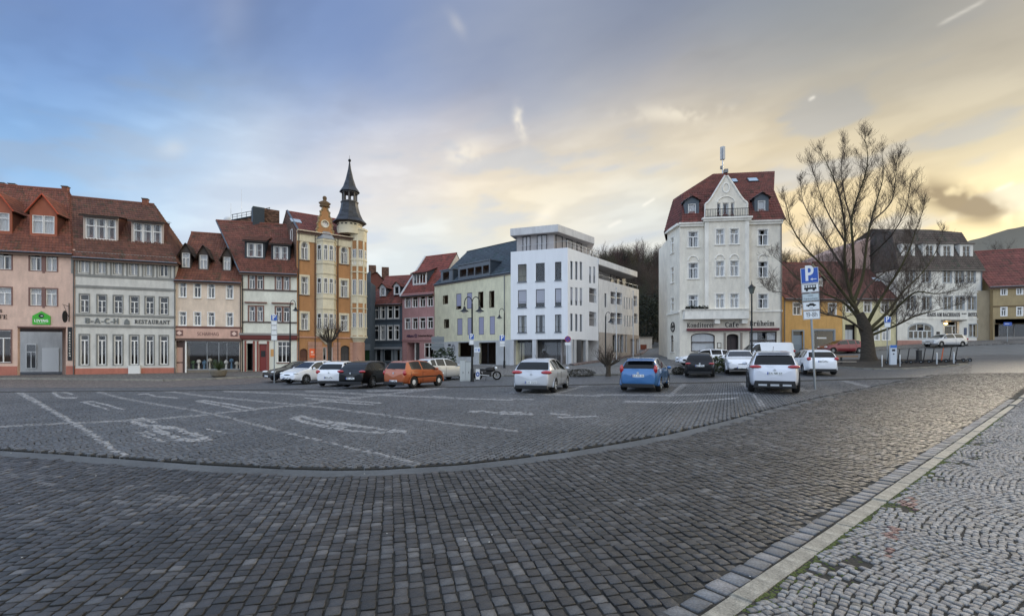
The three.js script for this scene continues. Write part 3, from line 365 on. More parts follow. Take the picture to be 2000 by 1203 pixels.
function window_(parent, u0, u1, v0, v1, o = {}) { // frame with bars, one mesh; each pane, sill, surround and curtain its own sub-part
  const z = (o.z ?? -0.12), f = o.f ?? 0.055, fm = o.frame ?? M.white, w = u1 - u0, h = v1 - v0, arch = o.arch ?? 0, bars = [], fd = 0.06, id = winCount++;
  if (arch > 0) { const s = new THREE.Shape(archPath(u0, u1, v0, v1, arch).getPoints()); s.holes.push(archPath(u0 + f, u1 - f, v0 + f, v1 - f, Math.max(0.02, arch - f * 0.5))); bars.push(ext(s, fd, z)); }
  else bars.push(bx(u0, u0 + f, v0, v1, z, z + fd), bx(u1 - f, u1, v0, v1, z, z + fd), bx(u0 + f, u1 - f, v0, v0 + f, z, z + fd), bx(u0 + f, u1 - f, v1 - f, v1, z, z + fd));
  const cols = o.cols ?? 2, tr = o.transom ?? 0.68, panes = [], vt = tr > 0 ? v0 + h * tr : v1 - f;
  if (tr > 0) bars.push(bx(u0 + f, u1 - f, vt - f * 0.6, vt + f * 0.6, z, z + fd + 0.01));
  for (let i = 0; i < cols; i++) { const a = u0 + f + (w - 2 * f) * i / cols, b = u0 + f + (w - 2 * f) * (i + 1) / cols; if (i) bars.push(bx(a - f * 0.6, a + f * 0.6, v0 + f, vt, z, z + fd + 0.008)); panes.push([a, b, v0 + f, vt]); }
  if (tr > 0) { const n = o.top ?? 1; for (let i = 0; i < n; i++) { const a = u0 + f + (w - 2 * f) * i / n, b = u0 + f + (w - 2 * f) * (i + 1) / n; if (i) bars.push(bx(a - f * 0.5, a + f * 0.5, vt, v1 - f, z, z + fd + 0.004)); panes.push([a, b, vt, v1 - f, arch]); } }
  for (const r of o.cross ?? []) bars.push(bx(u0 + f, u1 - f, v0 + h * r - 0.013, v0 + h * r + 0.013, z, z + fd));
  const win = part('window', bars, fm, parent); if (o.label) win.userData.label = o.label;
  const gm = o.glass ?? M.glass;
  for (const [a, b, c, d, ar] of panes) part('pane', ar > 0 ? ext(new THREE.Shape(archPath(a, b, c, d, Math.max(0.05, ar - f)).getPoints()), 0.008, z + 0.02) : bx(a, b, c, d, z + 0.02, z + 0.028), gm, win);
  const cur = o.curtain ?? hash(id, 77) * 0.85; // blinds and curtains as the picture shows them, else as they fall
  if (o.blind) part('roller_blind', bx(u0 + f, u1 - f, v1 - h * o.blind, v1 - f, z + 0.04, z + 0.055), o.blindMat ?? mat('#a9adb8', 0.7), win);
  else if (cur > 0.45) { const cm = M.curtain, k = cur > 0.8 ? 0.5 : 0.32, fold = (a, b) => { const p = []; for (let i = 0; i <= 12; i++) p.push([lerp(a, b, i / 12), z - 0.1 + 0.02 * Math.sin(i * 2.1)]); return quads(p.slice(1).map((q, i) => [V(p[i][0], v0 + f, p[i][1]), V(q[0], v0 + f, q[1]), V(q[0], v1 - 0.02, q[1]), V(p[i][0], v1 - 0.02, p[i][1])])); }; part('curtain', cur > 0.8 ? [fold(u0, u1)] : [fold(u0, u0 + w * k), fold(u1 - w * k, u1)], cm, win); }
  if (o.surround) { const s = o.surround, m = o.smat, pr = o.proud ?? 0.035, top = o.stop ?? s, sh = new THREE.Shape(archPath(u0 - s, u1 + s, v0 - (o.sill ? 0 : s * 0.6), v1 + top, arch > 0 ? arch + top : 0).getPoints()); sh.holes.push(archPath(u0 + 0.002, u1 - 0.002, v0 + 0.002, v1 - 0.002, arch)); part('surround', ext(sh, pr + 0.1, -0.1), m, win); }
  if (o.sill) part('sill', bx(u0 - o.sill, u1 + o.sill, v0 - 0.09, v0 - 0.002, -0.1, 0.1), o.sillMat ?? o.smat ?? M.white, win);
  return win;
}
function chimney(B, px, py0, py1, wpx, zo, m, label) { const [u, v1] = B.at(px, py0, zo), v0 = B.v(px, py1, zo), w = Math.abs(B.u(px + wpx / 2, zo) - B.u(px - wpx / 2, zo)), c = part('chimney', bx(u - w / 2, u + w / 2, v0 - 1.2, v1, zo - w / 2, zo + w / 2), m, B.g); part('chimney_cap', bx(u - w / 2 - 0.05, u + w / 2 + 0.05, v1, v1 + 0.08, zo - w / 2 - 0.05, zo + w / 2 + 0.05), mat('#55504c', 0.9), c); return c; }
function gutter(B, v, z, u0 = -0.1, u1 = B.L + 0.1, m = M.zinc) { const g = new THREE.CylinderGeometry(0.07, 0.07, u1 - u0, 8, 1, true, 0, Math.PI); g.rotateZ(Math.PI / 2).rotateX(-Math.PI / 2 * 0).translate((u0 + u1) / 2, v, z); part('gutter', g, m, B.g); }
function pipe(B, u, v1, m = M.zinc, z = 0.08) { part('downpipe', [cyl(0.045, 0.045, v1 + 0.3, 8).translate(u, -0.3, z)], m, B.g); }
// gable roof, ridge along the front
function gableRoof(B, o) { // eaves height e, ridge height r, ridge at z = -D/2
  const D = o.D, ov = o.ov ?? 0.35, L = B.L, x0 = -(o.side0 ?? 0.02), x1 = L + (o.side1 ?? 0.02), k = (o.r - o.e) / (D / 2), zr = -D / 2, a = V(x0, o.e - ov * k, ov), b = V(x1, o.e - ov * k, ov), c = V(o.ridge1 ? B.u(o.ridge1, zr) : x1 - (o.hip1 ?? 0), o.r, zr), d = V(o.ridge0 ? B.u(o.ridge0, zr) : x0 + (o.hip0 ?? 0), o.r, zr), zb = o.half ? zr - 0.03 : -D, e = V(x1, o.e, zb), f = V(x0, o.e, zb), planes = [[a, b, c, d], [e, f, d, c]];
  if (o.ridge1 && c.x < x1 - 0.3) planes.push([b, e, c.clone(), c]); if (o.ridge0 && d.x > x0 + 0.3) planes.push([f, a, d.clone(), d]);
  if (o.ridge0 && d.x < x0 - 0.1) part('gable_cladding', quads([[a.clone().add(V(0, -0.1, -0.3)), f, d.clone().add(V(0, -0.08, 0)), d.clone().add(V(0, -0.08, 0.01))]]), o.clad ?? mat('#3c4753', 0.7), B.g);
  if (o.hip1) planes.push([b, e, c.clone(), c]); if (o.hip0) planes.push([f, a, d.clone(), d]);
  const r = roofPart('roof', planes, roofMat(o.color), B.g, o); part('ridge_tiles', tube([d.clone().add(V(0, 0.03, 0)), c.clone().add(V(0, 0.03, 0))], 0.1, 8), mat(o.ridge ?? o.color, 0.8), r);
  part('fascia', bx(x0, x1, o.e - ov * k - 0.16, o.e - ov * k - 0.02, ov - 0.14, ov - 0.02), o.fascia ?? mat('#5a4238', 0.8), r); part('soffit', bx(x0, x1, o.e - ov * k - 0.19, o.e - ov * k - 0.161, -0.01, ov - 0.01), mat('#8a7a6c', 0.8), r);
  gutter(B, o.e - ov * k + 0.0, ov + 0.06, x0, x1, o.gutter ?? M.zinc); return (z) => o.r + (z - zr) * -k; // roof height at z
}
function shedDormer(B, px0, px1, py0, py1, z, o) { // front face with windows, cheeks, sloping roof back into the main roof
  const [u0, u1, v0, v1] = B.rect(px0, px1, py0, py1, z, o.ref), g = B.g, h = o.roofAt, back = o.back ?? -3.2, side = o.side ?? 0.14, top = v1 + (o.head ?? 0.12), dm = new THREE.Group(); dm.name = 'dormer'; g.add(dm);
  const n = o.n ?? 3, w = (u1 - u0) / n, fr = poly([[u0 - side, v0 - 0.35], [u1 + side, v0 - 0.35], [u1 + side, top], [u0 - side, top]]); fr.holes.push(archPath(u0, u1, v0, v1, 0)); part('front', ext(fr, 0.12, z - 0.12), o.mat, dm);
  const zb = Math.max(back, -B.o.D / 2), slope = (h(zb) - 0.02 - top) / (z - zb), cheek = (x) => ext(poly([[z - 0.12, v0 - 0.35], [z - 0.12, top], [zb, h(zb)], [Math.min(z - 0.3, z - 0.12), h(z - 0.12)]].map(([a, b]) => [-a, b])), 0.1, 0).rotateY(Math.PI / 2).translate(x, 0, 0);
  for (const x of [u0 - side + 0.001, u1 + side - 0.101]) part('cheek', cheek(x), o.cheek ?? o.mat, dm);
  for (let i = 0; i < n; i++) { const q = window_(dm, u0 + w * i + 0.02, u0 + w * (i + 1) - 0.02, v0, v1, { z: z - 0.08, transom: o.transom ?? 0, cols: o.cols ?? 1, cross: o.cross, curtain: o.curtain, f: 0.065, frame: o.frame, glass: o.glass }); }
  const oh = o.oh ?? 0.3, a = V(u0 - side - 0.18, top + 0.02 - slope * oh, z + oh), b = V(u1 + side + 0.18, top + 0.02 - slope * oh, z + oh), c = V(u1 + side + 0.18, h(zb) + 0.06, zb), d = V(u0 - side - 0.18, h(zb) + 0.06, zb);
  const rf = roofPart('dormer_roof', [[a, b, c, d]], roofMat(o.roof), dm, o); part('fascia', bx(a.x, b.x, a.y - 0.14, a.y - 0.01, z + oh - 0.05, z + oh - 0.02), o.fascia ?? mat('#3d3632', 0.8), dm); return dm;
}
function gableDormer(B, px0, px1, py0, py1, z, o) { // small house-shaped dormer
  const [u0, u1, v0, v1] = B.rect(px0, px1, py0, py1, z, o.ref), h = o.roofAt, side = o.side ?? 0.12, ev = v1 + (o.head ?? 0.1), pk = o.peak ? B.v((px0 + px1) / 2, o.peak, z) : ev + (u1 - u0) / 2 + side, c = (u0 + u1) / 2, dm = new THREE.Group(); dm.name = 'dormer'; B.g.add(dm);
  const fr = poly([[u0 - side, v0 - (o.foot ?? 0.3)], [u1 + side, v0 - (o.foot ?? 0.3)], [u1 + side, ev], [c, pk], [u0 - side, ev]]); fr.holes.push(archPath(u0, u1, v0, v1, 0)); part('front', ext(fr, 0.1, z - 0.1), o.mat, dm);
  const k = B.roofSlope, len = (y) => { let q = z; while (h(q) < y && q > -B.o.D / 2) q -= 0.05; return q; }, zp = len(pk), ze = len(ev), cheek = (x) => ext(poly([[z - 0.1, v0 - 0.3], [z - 0.1, ev], [ze, ev], [z - 0.2, h(z - 0.2) - 0.02]].map(([a, b]) => [-a, b])), 0.08, 0).rotateY(Math.PI / 2).translate(x, 0, 0);
  for (const x of [u0 - side + 0.001, u1 + side - 0.081]) part('cheek', cheek(x), o.cheek ?? o.mat, dm);
  const n = o.n ?? 1, w = (u1 - u0) / n; for (let i = 0; i < n; i++) window_(dm, u0 + w * i + (n > 1 ? 0.02 : 0), u0 + w * (i + 1) - (n > 1 ? 0.02 : 0), v0, v1, { z: z - 0.08, transom: o.transom ?? 0.66, cols: o.cols ?? 2, curtain: o.curtain, f: 0.05, cross: o.cross });
  const oh = 0.22, ox = o.ox ?? 0.22, sl = (pk - ev) / (c - u0 + side), l0 = V(u0 - side - ox, ev - ox * sl + 0.05, z + oh), r0 = V(u1 + side + ox, ev - ox * sl + 0.05, z + oh), t0 = V(c, pk + 0.05, z + oh), t1 = V(c, pk + 0.05, zp), l1 = V(l0.x, l0.y, ze - 0.1), r1 = V(r0.x, r0.y, ze - 0.1);
  roofPart('dormer_roof', [[l0, l1, t1, t0].map((p) => p), [r1, r0, t0, t1]], roofMat(o.roof), dm, o); if (o.barge) part('bargeboard', [rod(l0, t0, 0.06), rod(r0, t0, 0.06)], o.barge, dm); return dm;
}
const REDROOF = '#834d3a', BROWNROOF = '#70493a', wood = mat('#6d4a3f', 0.7);
// ---- pink house with the archway ----
{
  const B = new Building('pink_house', 'pale pink house with a gateway under a green sign, gabled dormers above', -192, 38.8, 145, 42, { D: 10 }), g = B.g, H = B.v(143, 487), pm = plaster('#e3c4b3'), base = plaster('#b97868'), sw = mat('#7d6059', 0.8);
  const W = { surround: 0.09, smat: sw, transom: 0.7, cols: 2, top: 1 };
  for (const [y0, y1] of [[493, 529], [564, 597]]) { for (const [a, b] of [[57, 80], [88, 110], [-8, 21], [-44, -17]]) { const [u0, u1, v0, v1] = B.rect(a, b, y0, y1, 0, 83); B.window(u0, u1, v0, v1, { ...W, curtain: hash(a + 90, y0) * 0.5 + 0.5 }); } const [u0, u1, v0, v1] = B.rect(53.5, 113.5, y0 - 4, y1 + 5, 0, 83); part('window_panel', bx(B.u(81.5), B.u(86.5), v0 + 0.03, v1 - 0.03, -0.05, 0.03), sw, g); }
  { const [u0, u1, v0, v1] = B.rect(-12, 20, 646, 708, 0, 83); B.window(u0, u1, v0, v1, { ...W, transom: 0.76, curtain: 0 }); }
  const [g0, g1, gv0, gv1] = B.rect(33, 127.5, 638, 731, 0, 83); B.holes.push([g0, g1, -0.3, gv1, 0]);
  const lx = (80 - CX) / F * B.c + B.s, lz = (80 - CX) / F * B.s - B.c, sh = -5 * lx / lz; // the passage runs on along the street's slant
  B.wall(H, 5, pm, { through: [g0 + sh, g1 + sh, -0.4, gv1] });
  B.band(-0.4, B.v(83, 715), 0.05, base, -0.02, g0 - 0.02, 'plinth'); B.band(-0.4, B.v(83, 715), 0.05, base, g1 + 0.02, B.L, 'plinth');
  part('gateway', [g0 - 0.2, g1 + 0.01].map((x) => ext(poly([[x, 0.31], [x + 0.19, 0.31], [x + 0.19 + sh, 4.74], [x + sh, 4.74]]), gv1 + 0.3, 0).rotateX(-Math.PI / 2).translate(0, -0.3, 0)).concat([bx(g0 + sh - 0.3, g1 + 0.2, gv1 + 0.005, gv1 + 0.12, -4.74, -0.31)]), pm, g); part('added_shade_slab', bx(g0 + sh * 2.6, g1 + sh * 0.4, gv1 + 0.01, gv1 + 0.2, -11.5, -5.02), wood, g);  // slab over the yard is added to shade the wall beyond
  part('lintel', [bx(g0 - 0.02, g1 + 0.02, gv1 - 0.09, gv1 + 0.01, -0.25, 0.04)], sw, g);
  // courtyard wall seen through the gateway, with a white door and a tall window
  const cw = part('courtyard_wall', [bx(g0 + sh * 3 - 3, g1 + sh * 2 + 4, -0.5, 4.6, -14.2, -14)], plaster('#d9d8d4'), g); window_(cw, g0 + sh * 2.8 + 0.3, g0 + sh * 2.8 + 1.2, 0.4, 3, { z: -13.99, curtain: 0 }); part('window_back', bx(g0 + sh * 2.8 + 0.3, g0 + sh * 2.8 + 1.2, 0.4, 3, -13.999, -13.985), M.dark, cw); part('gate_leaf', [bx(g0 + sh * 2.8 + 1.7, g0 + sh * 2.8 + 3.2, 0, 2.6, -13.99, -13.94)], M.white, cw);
  for (const px of [110, 121]) { const p = B.at(px, 660, 0); part('wall_lamp', bx(g1 - 0.16, g1 + 0.003, p[1] - 0.12, p[1] + 0.12, px > 115 ? -1.5 : -3, px > 115 ? -1.3 : -2.8), mat('#d8cdb8', 0.5), g); }
  B.o.D = 10; const rf = gableRoof(B, { e: H, r: B.v(110, 370, -5), D: 10, color: REDROOF, ov: 0.4, ridge1: 132, half: 1 });
  for (const [a, b] of [[61, 105], [-28, 17]]) gableDormer(B, a, b, a > 0 ? 421 : 415, a > 0 ? 456 : 450, -0.9, { roofAt: rf, mat: plaster('#a9654d'), roof: REDROOF, n: 2, cols: 1, transom: 0.7, side: 0.16, peak: a > 0 ? 381 : 374, head: 0.4, barge: mat('#a5492f', 0.8), cheek: mat('#5b372b', 0.8), curtain: 0.9 });
  chimney(B, 127, 366, 383, 11, -5, stone('#8c5a49')); chimney(B, 24, 361, 372, 12, -6, stone('#5d5450')); chimney(B, 4, 359, 372, 9, -6, stone('#5d5450'));
  lettering('S', B.u(-2), B.u(3), B.v(83, 612), 0.26, serif, mat('#3d2b26', 0.6), g); lettering('CAFE', B.u(-22), B.u(12.5), B.v(83, 624), 0.34, serif, mat('#3d2b26', 0.6), g);
  pipe(B, B.u(143.5), H - 0.3, mat('#5c5a58', 0.5, { metalness: 0.4 }));
  { // green sign board over the gateway
    const [u0, u1, v0, v1] = B.rect(63, 98, 608, 634), c = (u0 + u1) / 2, t = thing('sign_board', 'bright green house-shaped LIVING sign above the gateway', 'sign'); t.position.copy(g.position); t.rotation.copy(g.rotation);
    part('board', ext(poly([[u0, v0], [u1, v0], [u1, v1 - 0.4], [c, v1], [u0, v1 - 0.4]]), 0.06, 0.03), mat('#3fae2a', 0.5), t); lettering('LIVING', u0 + 0.14, u1 - 0.14, v0 + 0.22, 0.22, sans, mat('#f4f6f0', 0.5), t, 0.092, 0.012); part('emblem', ext(new THREE.Shape(new THREE.EllipseCurve(c, v1 - 0.4, 0.19, 0.19, 0, Math.PI * 2).getPoints(20)), 0.012, 0.092), mat('#123a1c', 0.5), t); part('emblem_mark', bx(c - 0.03, c + 0.12, v1 - 0.42, v1 - 0.37, 0.106, 0.112), mat('#f4f6f0', 0.5), t); part('underline', bx(u0 + 0.3, u1 - 0.3, v0 + 0.1, v0 + 0.12, 0.092, 0.1), mat('#d7f0cf', 0.5), t);
  }
  { // narrow black board and a hanging iron sign beside the gateway
    const [u0, u1, v0, v1] = B.rect(131.5, 140, 639, 704), t = thing('sign_board', 'narrow upright black board lettered BIERGARTEN beside the gateway', 'sign'); t.position.copy(g.position); t.rotation.copy(g.rotation); part('board', bx(u0, u1, v0, v1, 0.03, 0.06), mat('#1b1a19', 0.5), t);
    [...'BIERGARTEN'].forEach((ch, i) => lettering(ch, (u0 + u1) / 2 - 0.055, (u0 + u1) / 2 + 0.055, v1 - 0.55 - i * 0.22, 0.13, sans, mat('#d8d4c8', 0.6), t, 0.062, 0.006));
    const [a0, a1, b0, b1] = B.rect(132, 137, 592, 633), k = thing('hanging_sign', 'dark wrought iron sign on a bracket at the pink house corner', 'sign'); k.position.copy(g.position); k.rotation.copy(g.rotation); part('bracket', [bx(a0 + 0.05, a0 + 0.1, b0 + 0.2, b1, 0.02, 0.06), rod(V(a0 + 0.07, b1 - 0.3, 0), V(a0 + 0.07, b1 - 0.2, 1.0), 0.02), rod(V(a0 + 0.07, b0 + 0.5, 0), V(a0 + 0.07, b1 - 0.25, 0.8), 0.015)], M.iron, k); part('panel', ext(new THREE.Shape(new THREE.EllipseCurve(0, 0, 0.36, 0.5, 0, Math.PI * 2).getPoints(20)), 0.04, 0).rotateY(Math.PI / 2).translate(a0 + 0.05, b0 + 0.6, 0.62), M.iron, k);
  }
}
// ---- grey restaurant ----
{
  const B = new Building('restaurant_house', 'pale grey-green B-A-C-H restaurant with two broad dormers and a pink plinth', 146, 42, 342, 44.7, { D: 10 }), g = B.g, H = B.v(163, 492), pm = plaster('#dad9d3'), tr = plaster('#8f908d');
  const cols = [163.5, 197.5, 229.5, 261, 291, 319];
  B.row(cols, 17.5, 498, 532, { surround: 0.05, smat: tr, curtain: 0.9, transom: 0.68, cols: 2, each: { 5: { curtain: 0 } } }); B.row(cols, 17.5, 575, 610, { surround: 0.08, smat: tr, transom: 0.68, cols: 2, cross: [0.34], curtain: 0.3 }); const low = B.row(cols, 17, 654, 713, { surround: 0.1, smat: tr, transom: 0.82, cols: 2, curtain: 0, f: 0.075 });
  B.wall(H, 10, pm);
  const vb = (y) => B.v(163.5, y);
  B.band(vb(540), vb(535), 0.06, tr); B.band(vb(562), vb(557), 0.07, tr); B.band(vb(617), vb(613), 0.08, tr); B.band(vb(638), vb(634), 0.08, tr); B.band(H - 0.3, H, 0.1, tr); B.band(-0.4, B.v(240, 719), 0.05, plaster('#bd7a68'), -0.01, B.L, 'plinth');
  for (let i = 0; i < 7; i++) { const u = i < 6 ? B.u(cols[i]) - 0.68 : B.u(cols[5]) + 0.66; for (const k of [-0.16, 0.16]) part('pilaster', bx(u + k - 0.06, u + k + 0.06, vb(535), H - 0.3, -0.01, 0.045), tr, g); }
  lettering('B-A-C-H', B.u(166), B.u(231), vb(631), 0.46, sans, mat('#6f7371', 0.5), g, 0.03, 0.06); lettering('RESTAURANT', B.u(262), B.u(331), vb(630), 0.36, serif, mat('#4b4d4c', 0.5), g, 0.02, 0.04); part('emblem', ext(new THREE.Shape([V(0, 0, 0), V(0.42, 0, 0), V(0.38, 0.34, 0), V(0.21, 0.5, 0), V(0.04, 0.34, 0)].map((p) => new THREE.Vector2(p.x, p.y))), 0.05, 0.02).translate(B.u(241.5), vb(632), 0), mat('#6f7371', 0.5), g);
  const rf = gableRoof(B, { e: H, r: B.v(200, 390, -5), D: 10, color: BROWNROOF, ov: 0.5, side1: 0.25, ridge0: 134, ridge1: 300 });
  for (const [a, b, y0, y1] of [[165, 226, 427, 467], [259, 315, 437, 476]]) shedDormer(B, a, b, y0, y1, -1.1, { roofAt: rf, mat: mat('#b7a79b', 0.8), cheek: mat('#5f3a2f', 0.8), roof: '#7a5a48', n: 3, cols: 1, transom: 0.62, curtain: 0.62, oh: 0.45, head: 0.22 });
  chimney(B, 283, 390, 405, 11, -5, stone('#8c5a49')); pipe(B, B.L - 0.05, H - 0.3, mat('#6c6a67', 0.5, { metalness: 0.4 }));
  { const [u0, u1, v0, v1] = B.rect(252, 275, 714, 733), t = thing('meter_cabinet', 'small white meter cabinet against the pink plinth of the restaurant', 'cabinet'); t.position.copy(g.position); t.rotation.copy(g.rotation); part('housing', bx(u0, u1, -0.35, v1, 0.06, 0.34), mat('#e6e6e2', 0.5), t); part('door', bx(u0 + 0.04, u1 - 0.04, -0.1, v1 - 0.05, 0.342, 0.355), mat('#dfdfdb', 0.5), t); part('lid', bx(u0 - 0.02, u1 + 0.02, v1, v1 + 0.03, 0.06, 0.37), mat('#d0d0cc', 0.5), t); }
}
// ---- cream shop house ----
{
  const B = new Building('cream_shop_house', 'cream house with three dormers over the SCHARHAG shop front', 341, 44.8, 471, 46.5, { D: 9.5 }), g = B.g, H = B.v(356, 541), pm = plaster('#e9d6c2'), cols = [356.3, 384.8, 412, 448];
  B.row(cols, 13.5, 552, 580, { surround: 0.05, smat: M.white, transom: 0.72, cols: 2, sill: 0.06, arch: 0.06 }); B.row(cols, 13.5, 609, 635, { surround: 0.05, smat: M.white, transom: 0.72, cols: 2, sill: 0.06, curtain: 0.5 });
  const sh = B.rect(356, 468, 666, 722, 0, 400), [s0, s1, s2, s3] = sh; B.holes.push([B.u(342.5), s1, -0.05, s3, 0]);
  B.wall(H, 9.5, pm, { gable: { h: B.v(372, 455, -4.75) } });
  const vb = (y) => B.v(400, y); B.band(vb(641.5), vb(637.5), 0.12, wood); part('shop_fascia', bx(0.02, B.L - 0.02, vb(661), vb(641.6), -0.01, 0.1), plaster('#dcb5a4'), g); B.band(vb(666), vb(661.2), 0.14, mat('#5b463c', 0.7));
  lettering('SCHARHAG', B.u(385), B.u(427), vb(655.5), 0.32, sansR, mat('#6d4e49', 0.5), g, 0.1, 0.02);
  for (const px of [350, 457]) { const u = B.u(px), v = vb(651); const e = part('shop_emblem', bx(u - 0.3, u + 0.3, v - 0.27, v + 0.27, 0.1, 0.125), mat('#7a5951', 0.6), g); part('diamond', ext(poly([[u - 0.22, v], [u, v - 0.2], [u + 0.22, v], [u, v + 0.2]]), 0.01, 0.126), mat('#e3c4b4', 0.6), e); }
  // shop front: door on the left, white post, three panes, stall riser
  const fm = mat('#8d9092', 0.4, { metalness: 0.5 }), sf = part('shop_front', [bx(B.u(359), s1, s2 - 0.02, s2 + 0.06, -0.22, -0.16), bx(B.u(402), B.u(403.5), s2, s3, -0.22, -0.15), bx(B.u(425), B.u(426.5), s2, s3, -0.22, -0.15), bx(B.u(441), B.u(442), s2, s3, -0.22, -0.17), bx(B.u(359), s1, s3 - 0.1, s3, -0.22, -0.15)], fm, g);
  for (const [a, b] of [[363, 402], [403.5, 425], [426.5, 441], [442, 468]]) part('pane', bx(B.u(a), B.u(b), s2 + 0.05, s3 - 0.1, -0.2, -0.19), M.glass, sf);
  part('stall_riser', bx(B.u(362), s1, -0.4, s2 - 0.02, -0.24, -0.1), stone('#8d8378'), g); part('post', bx(B.u(360), B.u(363), -0.2, s3, -0.2, -0.05), M.white, g);
  const dr = part('door', bx(B.u(343), B.u(355.5), -0.1, s3 - 0.05, -0.24, -0.2), mat('#c7a494', 0.6), g); part('door_rail', [bx(B.u(343), B.u(355.5), 1.0, 1.1, -0.199, -0.18), bx(B.u(343), B.u(355.5), s3 - 0.6, s3 - 0.05, -0.199, -0.18)], mat('#4b3630', 0.6), dr); part('door_frame', bx(B.u(355.5), B.u(359.8), -0.2, s3, -0.24, -0.06), mat('#4b3630', 0.6), g);
  part('display', [bx(B.u(366), B.u(398), -0.1, 0.35, -1.6, -0.5), bx(B.u(430), B.u(466), -0.1, 0.3, -1.6, -0.5)], mat('#b7b2a8', 0.8), g); for (let i = 0; i < 9; i++) { const u = lerp(B.u(366), B.u(464), (i + 0.4) / 9); part('display_item', [cyl(0.12, 0.05, 0.5 + 0.5 * hash(i, 3), 8).translate(u, 0.3, -0.9), new THREE.IcosahedronGeometry(0.2, 1).translate(u, 0.9 + 0.4 * hash(i, 4), -0.9)], mat(['#3d5b3a', '#d8d5cc', '#4a6d86', '#b9b4a6', '#2e4436'][i % 5], 0.7), g); }
  const rf = gableRoof(B, { e: H, r: B.v(372, 454, -4.75), D: 9.5, color: '#7c4c3a', ov: 0.35 });
  for (const [a, b, y0, y1] of [[354.5, 369.5, 494, 522], [389, 404, 498, 525], [436, 449, 502, 527]]) gableDormer(B, a, b, y0, y1, -0.75, { roofAt: rf, mat: mat('#4c443f', 0.8), roof: '#57483f', cols: 2, transom: 0.66, curtain: 0.9, side: 0.1, ox: 0.25, head: 0.08, peak: y0 - 18, foot: 0.1 });
  pipe(B, B.L - 0.08, H - 0.2, mat('#4d4744', 0.5, { metalness: 0.4 }));
}
